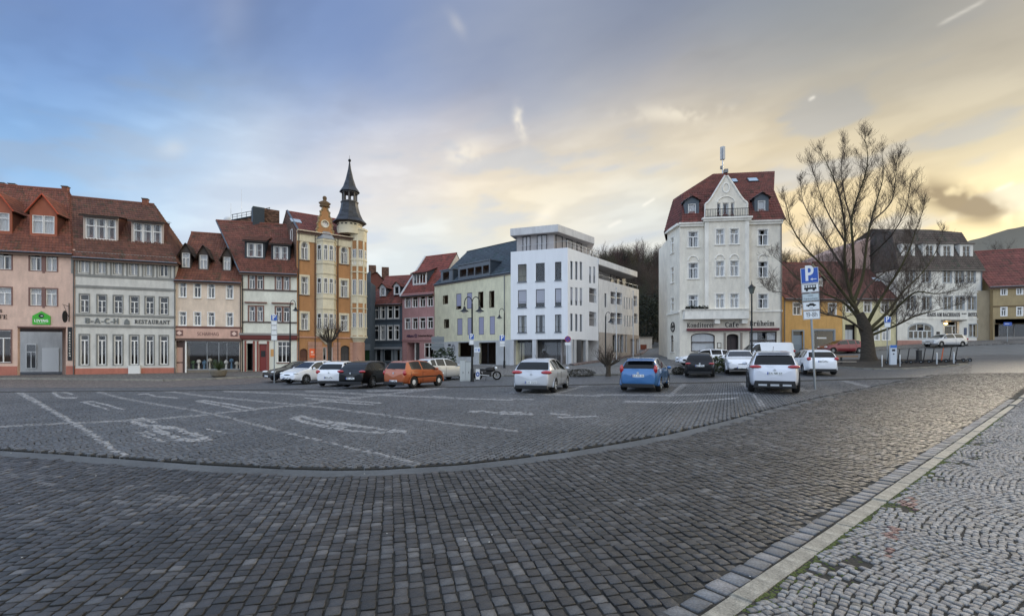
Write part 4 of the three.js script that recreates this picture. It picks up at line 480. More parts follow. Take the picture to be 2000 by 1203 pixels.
// ---- pale green house with brown sandstone trim ----
{
  const B = new Building('pale_green_house', 'pale green house with reddish window trim, red door and slate dormers', 471.5, 46.6, 579, 47.9, { D: 9.5 }), g = B.g, H = B.v(480, 523), pm = plaster('#e8e9dc'), sd = mat('#7c5a4f', 0.8), vb = (y) => B.v(525, y);
  for (const [y0, y1, hd] of [[539, 565, 0], [599, 628, 1]]) for (const [a, b] of [[485.5, 497.5], [501, 513], [538, 549.5], [553, 564.5]]) { const [u0, u1, v0, v1] = B.rect(a, b, y0, y1, 0, 525); B.window(u0, u1, v0, v1, { surround: 0.1, smat: sd, transom: 0.68, cols: 2 }); if (hd && (a < 486 || a === 538)) part('hood', bx(u0 - 0.35, B.u(b + 15.5) + 0.35, v1 + 0.3, v1 + 0.42, -0.02, 0.2), sd, g); if (a < 486 || a === 538) { part('mullion_panel', bx(u1 + 0.01, B.u(a === 538 ? 553 : 501) - 0.01, v0, v1, -0.05, 0.03), mat('#c69684', 0.8), g); } }
  const dA = B.rect(481, 493, 671, 729, 0, 525), dB = B.rect(505, 520.5, 672, 727, 0, 525), wC = B.rect(541.5, 567, 667, 708, 0, 525); B.holes.push([dA[0], dA[1], -0.3, dA[3], 0], [dB[0], dB[1], -0.1, dB[3], 0]); B.window(wC[0], wC[1], wC[2], wC[3], { surround: 0.05, smat: M.white, cols: 3, transom: 0.78, top: 3, curtain: 0.2, sill: 0.1, sillMat: sd });
  B.wall(H, 9.5, pm, { side: mat('#3c4753', 0.7) });
  B.band(vb(568.5), vb(565.5), 0.08, mat('#5a514c', 0.8)); B.band(vb(631), vb(628), 0.08, mat('#5a514c', 0.8)); const cn = part('shop_cornice', [bx(-0.12, B.L + 0.05, vb(661), vb(655), -0.02, 0.25), bx(-0.05, B.L + 0.02, vb(664), vb(661.01), -0.02, 0.16)], mat('#6b2f28', 0.6), g); part('cornice_lead', bx(-0.16, B.L + 0.08, vb(654.9), vb(651), -0.02, 0.34), mat('#8f8a84', 0.5, { metalness: 0.3 }), cn);
  for (const [a, b] of [[477, 480.5], [493.5, 497], [501, 504.5], [521, 525]]) part('door_jamb', bx(B.u(a), B.u(b), -0.3, dA[3] + 0.25, -0.06, 0.07), mat('#8a4a3e', 0.7), g); part('door_head', [bx(B.u(477), B.u(497), dA[3] + 0.02, dA[3] + 0.22, -0.06, 0.05), bx(B.u(501), B.u(525), dB[3] + 0.02, dB[3] + 0.22, -0.06, 0.05)], mat('#d8d3c8', 0.7), g);
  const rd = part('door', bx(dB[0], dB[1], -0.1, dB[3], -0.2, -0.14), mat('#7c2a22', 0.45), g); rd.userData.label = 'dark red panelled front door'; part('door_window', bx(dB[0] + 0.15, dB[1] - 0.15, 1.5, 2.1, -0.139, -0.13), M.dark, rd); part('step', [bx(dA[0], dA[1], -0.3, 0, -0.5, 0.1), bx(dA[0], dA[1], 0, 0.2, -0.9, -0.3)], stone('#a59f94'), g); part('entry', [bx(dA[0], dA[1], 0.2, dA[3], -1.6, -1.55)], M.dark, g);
  { const [u0, u1, v0, v1] = B.rect(528, 536, 682, 696); part('notice', bx(u0, u1, v0, v1, 0.005, 0.03), mat('#c9975a', 0.6), g); }
  const rf = gableRoof(B, { e: H, r: B.v(424, 431, -4.75), D: 9.5, color: '#784839', ov: 0.45, side0: 0.12, side1: 0.1, ridge0: 421 });
  for (const [a, b, y0, y1] of [[481, 513, 475, 502], [533, 562, 481, 507]]) shedDormer(B, a, b, y0, y1, -0.9, { roofAt: rf, mat: mat('#2e3338', 0.7), cheek: mat('#39434f', 0.7), roof: '#6b4234', n: 2, cols: 1, transom: 0, cross: [0.5], curtain: 0.6, oh: 0.3, head: 0.3, side: 0.18 });
  pipe(B, 0.08, H - 0.2, mat('#46403d', 0.5, { metalness: 0.4 })); part('verge', [rod(V(-0.13, H - 0.4, 0.45), V(B.u(421, -4.75), B.v(424, 431, -4.75), -4.75), 0.07)], mat('#4b5560', 0.6), g);
}
// ---- ochre corner house with the turret ----
T.brick = texture(512, (x, y) => { const r = Math.floor(y * 24), c = x * 12 + (r % 2) * 0.5, i = Math.floor(c), e = Math.min(c - i, 1 - c + i, (y * 24 - r) * 0.5, (1 - y * 24 + r) * 0.5), j = sm(0.02, 0.06, e), t = hash(i % 12, r); return [lerp(0.55, 0.55 + 0.45 * t, j), lerp(0.53, 0.5 + 0.42 * t, j), lerp(0.5, 0.46 + 0.42 * t, j)]; });
const oldBrick = new THREE.MeshStandardMaterial({ color: '#7f685a', roughness: 0.9, map: rep(T.brick, 3), bumpMap: rep(T.brick, 3), bumpScale: 0.01 });
{
  const B = new Building('ochre_corner_house', 'ochre corner house with cream bay window, scrolled gable and slate spired turret', 579.5, 48, 690, 51.3, { D: 11 }), g = B.g, H = B.v(600, 452), pm = plaster('#bb8a5d'), cr = plaster('#e6dcc0'), vb = (y) => B.v(600, y), base = plaster('#c09580');
  const cr2 = { surround: 0.16, smat: cr, transom: 0.68, cols: 2, sill: 0.14, sillMat: mat('#6d5a48', 0.8), stop: 0.2, curtain: 0.5 };
  for (const [y0, y1, a, b] of [[473, 508, 0.42, 0.42], [541, 576, 0, 0], [612, 645, 0, 0]]) for (const [p0, p1, dy] of [[587, 601, 0], [664.5, 678.5, 0]]) { const [u0, u1, v0, v1] = B.rect(p0, p1, y0, y1, 0, 600); B.window(u0, u1, v0, v1, { ...cr2, arch: a }); }
  for (const [p0, p1, y0] of [[585, 600, 681], [665, 682, 674]]) { const [u0, u1, v0, v1] = B.rect(p0, p1, y0, 720, 0, 600); B.holes.push([u0, u1, -0.1, v1, 0.3]); const d = part('door', bx(u0, u1, -0.1, v1 - 0.02, -0.25, -0.2), mat(p0 < 600 ? '#5b3322' : '#2d2b2c', 0.5), g); part('door_panel', [bx(u0 + 0.08, (u0 + u1) / 2 - 0.04, 0.2, v1 - 0.9, -0.199, -0.185), bx((u0 + u1) / 2 + 0.04, u1 - 0.08, 0.2, v1 - 0.9, -0.199, -0.185)], mat(p0 < 600 ? '#6b3f2b' : '#3a3839', 0.5), d); }
  for (const [p0, p1] of [[630, 637], [642, 649]]) { const [u0, u1, v0, v1] = B.rect(p0, p1, 678, 704, 0, 600); B.window(u0, u1, v0, v1, { transom: 0, cols: 1, curtain: 0, surround: 0.08, smat: base }); }
  B.wall(H, 11, pm, { gable: { h: B.v(540, 409, -5), z: 5 }, side: oldBrick });
  B.band(H - 1.05, H - 0.002, 0.08, cr, 0, B.L, 'frieze'); B.band(H - 0.18, H + 0.04, 0.26, cr); B.band(vb(660), vb(657), 0.1, base); part('rusticated_base', [...Array(9).keys()].map((i) => { const v0 = -0.4 + i * 0.42; return v0 + 0.4 > vb(660) ? null : [[-0.01, B.u(584)], [B.u(601), B.u(628.5)], [B.u(650.5), B.u(664)], [B.u(683), B.L + 0.01]].map(([a, b]) => bx(a, b, v0, v0 + 0.39, -0.02, 0.06)); }).filter(Boolean).flat(), base, g);
  { const [u0, u1, v0, v1] = B.rect(603.5, 616, 681, 699, 0, 600), t = thing('poster', 'bright orange poster on the ochre house wall beside the brown door', 'poster'); t.position.copy(g.position); t.rotation.copy(g.rotation); part('sheet', bx(u0, u1, v0, v1, 0.065, 0.085), mat('#e8622a', 0.6), t); part('print', [bx(u0 + 0.12, u1 - 0.25, v1 - 0.42, v1 - 0.25, 0.086, 0.09), bx(u0 + 0.12, u1 - 0.12, v0 + 0.3, v0 + 0.36, 0.086, 0.09)], mat('#f4d9c4', 0.6), t); }
  // bay window: three-sided, three storeys
  const b0 = B.u(617), b1 = B.u(656), bw = b1 - b0, dp = 0.75, plan = (k = 0) => [[b0 - k, 0], [b0 + 0.45 - k * 0.4, dp + k], [b1 - 0.45 + k * 0.4, dp + k], [b1 + k, 0]], prism = (v0, v1, k = 0) => { const s = poly(plan(k).map(([x, z]) => [x, -z])); return ext(s, v1 - v0, 0).rotateX(-Math.PI / 2).translate(0, v0, 0); };
  const vB = B.v(636, 657, dp), vT = B.v(636, 470, dp), bay = part('bay', [prism(vB, vT)], cr, g); for (const [y, h] of [[655, 0.16], [604, 0.1], [583, 0.14], [535, 0.1], [515, 0.14], [471, 0.25]]) part('moulding', prism(B.v(636, y, dp), B.v(636, y, dp) + h, 0.07), plaster('#d9cfb4'), bay);
  for (const [y0, y1] of [[478, 508], [543, 573], [612, 642]]) { const v0 = B.v(636, y1, dp), v1 = B.v(636, y0, dp); const faces = [[b0 + 0.45, dp, b1 - 0.45, dp], [b0, 0, b0 + 0.45, dp], [b1 - 0.45, dp, b1, 0]]; faces.forEach(([x0, z0, x1, z1], i) => { const L = Math.hypot(x1 - x0, z1 - z0), gg = new THREE.Group(); gg.name = 'bay_window'; gg.position.set(x0, 0, z0); gg.rotation.y = Math.atan2(-(z1 - z0), x1 - x0); bay.add(gg); const n = i === 0 ? 2 : 1; for (let q = 0; q < n; q++) { const a = L * (q + (i ? 0.2 : 0.13)) / n, b = L * (q + (i ? 0.8 : 0.87)) / n, f = 0.05; part('window_frame', [bx(a, a + f, v0, v1, 0.01, 0.05), bx(b - f, b, v0, v1, 0.01, 0.05), bx(a, b, v0, v0 + f, 0.01, 0.052), bx(a, b, v1 - f, v1, 0.01, 0.052), bx(a, b, v0 + (v1 - v0) * 0.68, v0 + (v1 - v0) * 0.68 + f, 0.01, 0.054), bx((a + b) / 2 - 0.025, (a + b) / 2 + 0.025, v0, v0 + (v1 - v0) * 0.68, 0.01, 0.05)], M.white, gg); part('pane', bx(a, b, v0, v1, 0.004, 0.012), mat('#2b3036', 0.04, { clearcoat: 1 }), gg); } }); }
  part('bay_roof', (() => { const p = plan(0.12), c = V((b0 + b1) / 2, vT + 1.15, 0), q = p.map(([x, z]) => V(x, vT + 0.2, z)); const k = [[q[0], q[1]], [q[1], q[2]], [q[2], q[3]]]; return quads(k.map(([a, b]) => [a, b, c.clone().add(V(0.3 * Math.sign(b.x - c.x), 0, 0)), c.clone().add(V(0.3 * Math.sign(a.x - c.x), 0, 0))])); })(), mat('#8d8f90', 0.5), bay);
  part('corbel', [cyl(0.1, bw * 0.42, 0.8, 8).scale(1, 1, 0.75).translate((b0 + b1) / 2, vB - 0.8, 0.05)], cr, bay);
  // scrolled gable with urn
  { const c = (B.u(618) + B.u(650)) / 2, w = (B.u(650) - B.u(618)) / 2, v0 = H + 0.02, v1 = B.v(634, 404), hh = v1 - v0, s = new THREE.Shape(); const pr = [[1, 0], [1.02, 0.12], [0.86, 0.2], [0.92, 0.34], [0.74, 0.44], [0.78, 0.56], [0.52, 0.68], [0.54, 0.8], [0.32, 0.88], [0.3, 1]]; s.moveTo(c + w, v0); for (const [x, y] of pr) s.lineTo(c + w * x, v0 + hh * y); for (const [x, y] of [...pr].reverse()) s.lineTo(c - w * x, v0 + hh * y); s.holes.push(new THREE.Path(new THREE.EllipseCurve(c, v0 + hh * 0.36, 0.34, 0.34, 0, Math.PI * 2).getPoints(18)));
    const gb = part('scrolled_gable', ext(s, 0.35, -0.3), pm, g), edge = []; for (const sg of [1, -1]) pr.slice(0, -1).forEach(([x, y], i) => { const [x2, y2] = pr[i + 1]; edge.push(rod(V(c + sg * w * x, v0 + hh * y, 0), V(c + sg * w * x2, v0 + hh * y2, 0), 0.09)); edge.push(new THREE.SphereGeometry(0.13, 8, 6).translate(c + sg * w * x, v0 + hh * y, 0)); }); part('scroll_edge', edge, plaster('#a08a68'), gb);
    part('round_window', [new THREE.TorusGeometry(0.36, 0.06, 6, 20).translate(c, v0 + hh * 0.36, 0.05)], cr, gb); part('pane', new THREE.CircleGeometry(0.34, 18).translate(c, v0 + hh * 0.36, -0.1), M.glass, gb); part('blind', new THREE.CircleGeometry(0.36, 18).translate(c, v0 + hh * 0.36, -0.16), M.white, gb);
    const prof = [[0.5, 0], [0.55, 0.1], [0.42, 0.2], [0.62, 0.45], [0.4, 0.62], [0.16, 0.78], [0.2, 0.95], [0.22, 1.12], [0.14, 1.28], [0, 1.34]].map(([x, y]) => new THREE.Vector2(x, y * (B.v(634, 382) - v1) / 1.34)); part('finial_urn', new THREE.LatheGeometry(prof, 12).scale(1, 1, 0.7).translate(c, v1, -0.1), plaster('#6f5a42'), gb); }
  // roof
  const rz = B.v(540, 410, -5), rf = gableRoof(B, { e: H + 0.05, r: rz, D: 10, color: '#7b4238', ov: 0.3, gutter: mat('#5d3a30', 0.6) }); { const [u, v] = B.at(577, 422, -2.2); part('skylight', bx(u - 0.5, u + 0.5, -0.04, 0.04, -0.5, 0.5).rotateX(Math.atan((rz - H) / 5)).translate(0, rf(-2.2) + 0.1, -2.2), mat('#9aa4ac', 0.2), g); }
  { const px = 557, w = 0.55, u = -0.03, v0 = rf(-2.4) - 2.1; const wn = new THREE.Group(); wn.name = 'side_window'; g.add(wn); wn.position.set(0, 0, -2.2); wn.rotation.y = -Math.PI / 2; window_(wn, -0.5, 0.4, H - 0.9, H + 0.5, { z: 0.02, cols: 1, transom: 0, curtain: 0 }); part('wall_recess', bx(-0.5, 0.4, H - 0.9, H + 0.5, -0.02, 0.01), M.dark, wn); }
  part('firewall_coping', [rod(V(0.12, rz + 0.1, -5), V(0.12, H + 0.05, 0), 0.13, 0.13, 4)], mat('#46505a', 0.6), g);
  { const [u, v1] = B.at(504, 405, -6), v0 = B.v(504, 445, -6); part('chimney', bx(u - 0.55, u + 0.55, v0 - 3, v1, -6.8, -5.8), mat('#2f3940', 0.7), g); const [u2, w1] = B.at(527, 409, -6.5); part('chimney', bx(u2 - 1.0, u2 + 0.9, w1 - 4, w1, -7.2, -6.4), oldBrick, g); }
  pipe(B, 0.15, H - 0.2, mat('#3f3a36', 0.5)); pipe(B, b0 - 0.12, H - 0.2, mat('#4b3a30', 0.5)); pipe(B, b1 + 0.16, H - 0.2, mat('#4b3a30', 0.5));
  // turret at the corner
  const tx = B.u(700), tz = -0.2, R = 0.86, RD = 1.3, DX = B.u(685) - B.u(700), Vt = (y) => B.v(695, y, 0.4), tw = new THREE.Group(); tw.name = 'turret'; tw.position.set(tx, 0, tz); g.add(tw);
  const oct = (v0, v1, r0, r1 = r0, m = 8) => new THREE.CylinderGeometry(r1, r0, v1 - v0, m, 1).rotateY(Math.PI / 8).translate(0, (v0 + v1) / 2, 0), v0 = Vt(659), v1 = Vt(446), vtop = Vt(436);
  part('turret_wall', [oct(v0, v1, R)], pm, tw); part('turret_foot', [oct(v0 - 0.9, v0, 0.4, R), oct(v0 - 0.05, v0 + 0.14, R + 0.12)], cr, tw); part('turret_base', [oct(-0.5, v0 - 0.5, 0.7)], base, tw);
  for (const [y, h, k] of [[603, 0.1, 0.1], [592, 0.9, 0.04], [578, 0.1, 0.1], [532, 0.1, 0.1], [520, 0.9, 0.04], [509, 0.1, 0.1], [470, 1.2, 0.05], [449, 0.2, 0.14], [641, 0.1, 0.1], [655, 0.7, 0.04]]) part('turret_band', oct(Vt(y), Vt(y) + h, R + k), cr, tw);
  for (let i = 0; i < 8; i++) { const a = Math.PI / 8 + i * Math.PI / 4; part('corner_pilaster', bx(-0.09, 0.09, v0, v1, -0.06, 0.06).translate(0, 0, R - 0.02).rotateY(a), cr, tw); }
  for (const [y0, y1] of [[487, 517], [546, 577], [611, 642]]) for (const a of [0.18, 0.18 + Math.PI / 4, 0.18 - Math.PI / 4]) { const f = Math.round((a - 0) / (Math.PI / 4)) * Math.PI / 4, w = 0.2, gg = new THREE.Group(); gg.name = 'turret_window'; gg.rotation.y = f; tw.add(gg); const zz = R * Math.cos(Math.PI / 8); part('window_frame', [bx(-w, -w + 0.05, Vt(y1), Vt(y0), zz, zz + 0.05), bx(w - 0.05, w, Vt(y1), Vt(y0), zz, zz + 0.05), bx(-w, w, Vt(y1), Vt(y1) + 0.05, zz, zz + 0.055), bx(-w, w, Vt(y0) - 0.05, Vt(y0), zz, zz + 0.055), bx(-0.02, 0.02, Vt(y1), Vt(y0), zz, zz + 0.045)], M.white, gg); part('pane', bx(-w, w, Vt(y1), Vt(y0), zz - 0.01, zz + 0.015), mat('#2b3036', 0.04, { clearcoat: 1 }), gg); }
  const body = tw, top = new THREE.Group(); top.name = 'turret_top'; top.position.set(tx + DX, 0, tz - 0.25); g.add(top);
  part('turret_drum', [oct(v1 - 0.6, Vt(436) + 0.3, RD - 0.02)], cr, top); for (let i = 0; i < 8; i++) for (const k of [-0.22, 0.22]) part('drum_window', ext(new THREE.Shape(archPath(-0.14, 0.14, v1 + 0.35, Vt(436) - 0.1, 0.14).getPoints()), 0.02, 0).translate(k, 0, (RD - 0.02) * Math.cos(Math.PI / 8)).rotateY(i * Math.PI / 4), M.dark, top);
  const sl = new THREE.MeshStandardMaterial({ color: '#343d49', roughness: 0.5, map: rep(T.brick, 1.6), bumpMap: rep(T.brick, 1.6), bumpScale: 0.006 }), ye = Vt(434), yb = Vt(394), yl = Vt(373), ya = Vt(312), pf = [[RD + 0.45, ye], [RD + 0.38, ye + 0.12], [RD + 0.05, ye + 0.45], [RD - 0.2, ye + 1.0], [RD - 0.38, ye + (yb - ye) * 0.75], [0.85, yb]].map(([x, y]) => new THREE.Vector2(x, y));
  const th = part('turret_roof', new THREE.LatheGeometry(pf, 8).rotateY(Math.PI / 8).toNonIndexed(), sl, top); th.geometry.computeVertexNormals(); part('roof_eaves', [oct(ye - 0.1, ye, RD + 0.15, RD + 0.45)], mat('#3a3230', 0.7), th);
  const lan = part('lantern', [oct(yb - 0.02, yb + 0.12, 0.92), oct(yl - 0.14, yl, 0.86)], mat('#4d4a48', 0.6), top); for (let i = 0; i < 8; i++) part('lantern_post', bx(-0.08, 0.08, yb + 0.1, yl - 0.1, -0.06, 0.06).translate(0, 0, 0.72).rotateY(Math.PI / 8 + i * Math.PI / 4), mat('#4d4a48', 0.6), lan);
  const sp = part('spire', new THREE.LatheGeometry([[1.05, yl - 0.02], [0.98, yl + 0.12], [0.66, yl + 0.6], [0.4, yl + 1.4], [0.16, yl + (ya - yl) * 0.75], [0.05, ya]].map(([x, y]) => new THREE.Vector2(x, y)), 8).rotateY(Math.PI / 8).toNonIndexed(), sl, top); sp.geometry.computeVertexNormals(); part('spire_finial', [new THREE.SphereGeometry(0.16, 10, 8).translate(0, ya + 0.1, 0), cyl(0.03, 0.01, Vt(300) - ya, 6).translate(0, ya, 0)], M.iron, sp);
}
// aerials and roof terrace rail on the wing behind
{
  const p = at(480, 58), t = thing('roof_wing', 'brick rear wing with a railed roof terrace beside the ochre house', 'building', p, 0.25), y = (py) => EYE + (HY - py) / F * 58 - p.y, m = F / 58;
  part('wall', [bx(-1.6, 2.6, 0, y(434), -5, 0)], oldBrick, t); part('roof_slope', ext(poly([[-1.6, y(434)], [2.6, y(434)], [2.6, y(414)]]), 5, -5), oldBrick, t); part('coping', [rod(V(-1.7, y(433), 0), V(2.6, y(413), 0), 0.12, 0.12, 4)], mat('#3a3f44', 0.7), t);
  for (let i = 0; i <= 8; i++) { const u = -1.5 + i * 0.5; part('rail_post', rod(V(u, y(433) + (u + 1.6) * 0.29, -0.1), V(u, y(433) + (u + 1.6) * 0.29 + 0.75, -0.1), 0.03), M.iron, t); } part('rail', [rod(V(-1.6, y(421), -0.1), V(2.6, y(402), -0.1), 0.035), rod(V(-1.6, y(426), -0.1), V(2.6, y(407), -0.1), 0.025)], M.iron, t);
  const d = thing('satellite_dish', 'pale grey satellite dish on the roof behind the slate dormers', 'dish', at(450, 52)); const yy = (py) => EYE + (HY - py) / F * 52 - d.position.y; part('dish', new THREE.SphereGeometry(0.5, 14, 8, 0, Math.PI * 2, 0, 1.0).rotateX(1.3).translate(0, yy(434), 0.4), mat('#c9cbcb', 0.5), d); part('mast', [cyl(0.03, 0.02, yy(397) - yy(450), 6).translate(0, yy(450), 0)], M.steel, d); part('aerial', [cyl(0.02, 0.015, 2.6, 6).translate(1.15, yy(418), 0)], M.steel, d);
}
// ---- slate-blue timber house ----
{
  const B = new Building('slate_blue_house', 'slate-blue half-timbered house with red roof and two small white dormers', 722, 66, 785, 64.5, { D: 9 }), g = B.g, H = B.v(734, 592), pm = plaster('#56636f'), cols = [734.4, 747, 761.5, 774.3];
  B.row(cols, 9, 598, 623, { surround: 0.12, smat: mat('#c9ccce', 0.7), transom: 0.7, cols: 1, f: 0.09, sill: 0.1 }); B.row(cols, 9, 637, 664, { surround: 0.12, smat: mat('#c9ccce', 0.7), transom: 0.7, cols: 1, f: 0.09, sill: 0.1 });
  for (const [a, b] of [[724.5, 731], [734, 743], [749, 764], [774, 781]]) { const [u0, u1, v0, v1] = B.rect(a, b, 683, 712, 0, 750); B.holes.push([u0, u1, a === 734 ? -0.1 : 0.4, v1, 0]); window_(g, u0, u1, a === 734 ? -0.1 : 0.4, v1, { cols: 1, transom: 0, curtain: 0, frame: mat('#9fa6ac', 0.6) }); }
  B.wall(H, 9, pm, { gable: { h: B.v(755, 543, -4.5) } });
  for (const y of [592.5, 626, 667]) B.band(B.v(734, y + 4), B.v(734, y), 0.05, mat('#3c4650', 0.8)); for (const px of [728, 741, 754.5, 768, 781]) part('timber_post', bx(B.u(px) - 0.08, B.u(px) + 0.08, B.v(734, 668), H, -0.01, 0.035), mat('#47525c', 0.8), g);
  part('shop_awning', bx(0, B.L, B.v(734, 682), B.v(734, 678), 0, 0.8), mat('#8f949a', 0.7), g); part('shop_posts', [724, 732.5, 745, 766, 772, 783].map((px) => bx(B.u(px) - 0.15, B.u(px) + 0.15, -0.3, B.v(734, 682), 0, 0.06)), mat('#8d949b', 0.7), g);
  const rf = gableRoof(B, { e: H, r: B.v(770, 540, -4.5), D: 9, color: '#83473b', ov: 0.3, th: 0.4, side0: 0.3 }); for (const [a, b, y0, y1] of [[743, 751, 562, 577], [770.5, 778.5, 559, 574]]) gableDormer(B, a, b, y0, y1, -0.7, { roofAt: rf, mat: mat('#d3d6d8', 0.7), roof: '#83473b', cols: 1, transom: 0, curtain: a < 750 ? 0.95 : 0, side: 0.15, cheek: mat('#4a5058', 0.7), foot: 0.1 });
  const q = at(716, 62), s = thing('corner_shop', 'low blue-grey shop with a green window beside the turret', 'building', q, 0.1), k = F / 62, Y = (py) => EYE + (HY - py) / F * 62 - q.y; part('wall', [bx(-1.5, 0.4, -0.4, Y(550), -4, -0.3)], pm, s); part('shop_front', [bx(-1.5, 0.4, -0.4, 0.3, -0.3, 0), bx(-1.5, 0.4, Y(684), Y(672), -0.3, 0.1)], mat('#69747d', 0.7), s); part('pane', bx(-1.4, 0.3, 0.3, Y(684), -0.2, -0.18), mat('#24402c', 0.1), s); part('side_gable', ext(poly([[-1.5, Y(550)], [0.4, Y(550)], [0.4, Y(528)]]), 0.3, -0.6), mat('#5b6875', 0.8), s);
}
{ // brick house with two chimneys behind
  const q = at(728, 84), s = thing('brick_back_house', 'dark red brick gable with two chimneys rising behind the slate-blue house', 'building', q, 0.2), Y = (py) => EYE + (HY - py) / F * 84 - q.y; part('wall', [ext(poly([[-2.5, 0], [2.8, 0], [2.8, Y(560)], [0.6, Y(532)], [-2.5, Y(545)]]), 6, -6)], mat('#6c4136', 0.9), s); for (const [x, y] of [[-0.2, 516], [2.0, 519]]) part('chimney', bx(x - 0.6, x + 0.6, Y(560), Y(y), -2, -0.9), oldBrick, s); part('roof', quads([[V(-2.7, Y(545) - 0.4, 0.3), V(0.7, Y(531), 0.3), V(0.7, Y(531), -6), V(-2.7, Y(545) - 0.4, -6)], [V(0.7, Y(531), 0.3), V(3.1, Y(562), 0.3), V(3.1, Y(562), -6), V(0.7, Y(531), -6)]]), mat('#7c3a2e', 0.8), s);
}
// ---- old-pink insurance house ----
{
  const B = new Building('old_pink_house', 'dusky pink house with steep red roof and insurance lettering', 785.5, 64.5, 848, 62, { D: 10 }), g = B.g, H = B.v(795, 574), pm = plaster('#c99b9a'), cols = [796, 810.3, 825, 840], vb = (y) => B.v(820, y);
  for (const [y0, y1] of [[580, 601], [622, 643]]) B.row(cols, 10, y0, y1, { surround: 0.09, smat: mat('#dcd6d6', 0.7), transom: 0.7, cols: 2, f: 0.07, curtain: 0.2 });
  { const [u0, u1, v0, v1] = B.rect(828, 847, 670, 699, 0, 820); B.window(u0, u1, v0, v1, { cols: 2, transom: 0.75, f: 0.1, top: 2, curtain: 0 }); const d = B.rect(794, 819, 669, 705, 0, 820); B.holes.push([d[0], d[1], -0.2, d[3], 0]); part('porch', [bx(d[0], d[0] + 0.02, -0.2, d[3], -1.4, -0.3), bx(d[0], d[1], -0.2, d[3], -1.5, -1.4)], pm, g); const dd = part('door', bx(B.u(808), d[1], -0.1, d[3] - 0.1, -0.5, -0.42), mat('#565250', 0.5), g); part('door_frame', bx(B.u(806), B.u(808), -0.1, d[3], -0.52, -0.38), M.white, dd); }
  B.wall(H, 10, pm, { gable: { h: B.v(838, 503, -5) }, side: plaster('#c9c2bd') }); B.band(H - 0.35, H, 0.2, mat('#b38a88', 0.8)); B.band(vb(666), vb(663), 0.08, mat('#a97f7e', 0.8));
  lettering('Allianz', B.u(794), B.u(808), vb(658), 0.3, sans, mat('#3a2f58', 0.5), g); part('emblem', [new THREE.TorusGeometry(0.2, 0.035, 6, 16).translate(B.u(812), vb(655.5), 0.03), bx(B.u(812) - 0.03, B.u(812) + 0.03, vb(655.5) - 0.12, vb(655.5) + 0.12, 0.01, 0.04)], mat('#3a2f58', 0.5), g); lettering('Sebastian Burger', B.u(816.5), B.u(845), vb(657.5), 0.24, sans, mat('#43322f', 0.5), g);
  const rf = gableRoof(B, { e: H, r: B.v(840, 501, -5), D: 10, color: '#8a463a', ov: 0.3, th: 0.4, side0: 0.12 }); shedDormer(B, 807, 831, 535, 554, -1.0, { roofAt: rf, mat: mat('#cfd0ce', 0.7), cheek: mat('#39434c', 0.7), roof: '#8a463a', n: 2, cols: 2, transom: 0, curtain: 0.2, oh: 0.3, head: 0.2, side: 0.12 });
  part('verge', [rod(V(-0.13, H - 0.3, 0.35), V(-0.13, B.v(840, 501, -5) + 0.1, -5), 0.16, 0.16, 4)], mat('#c4c6c8', 0.7), g);
}
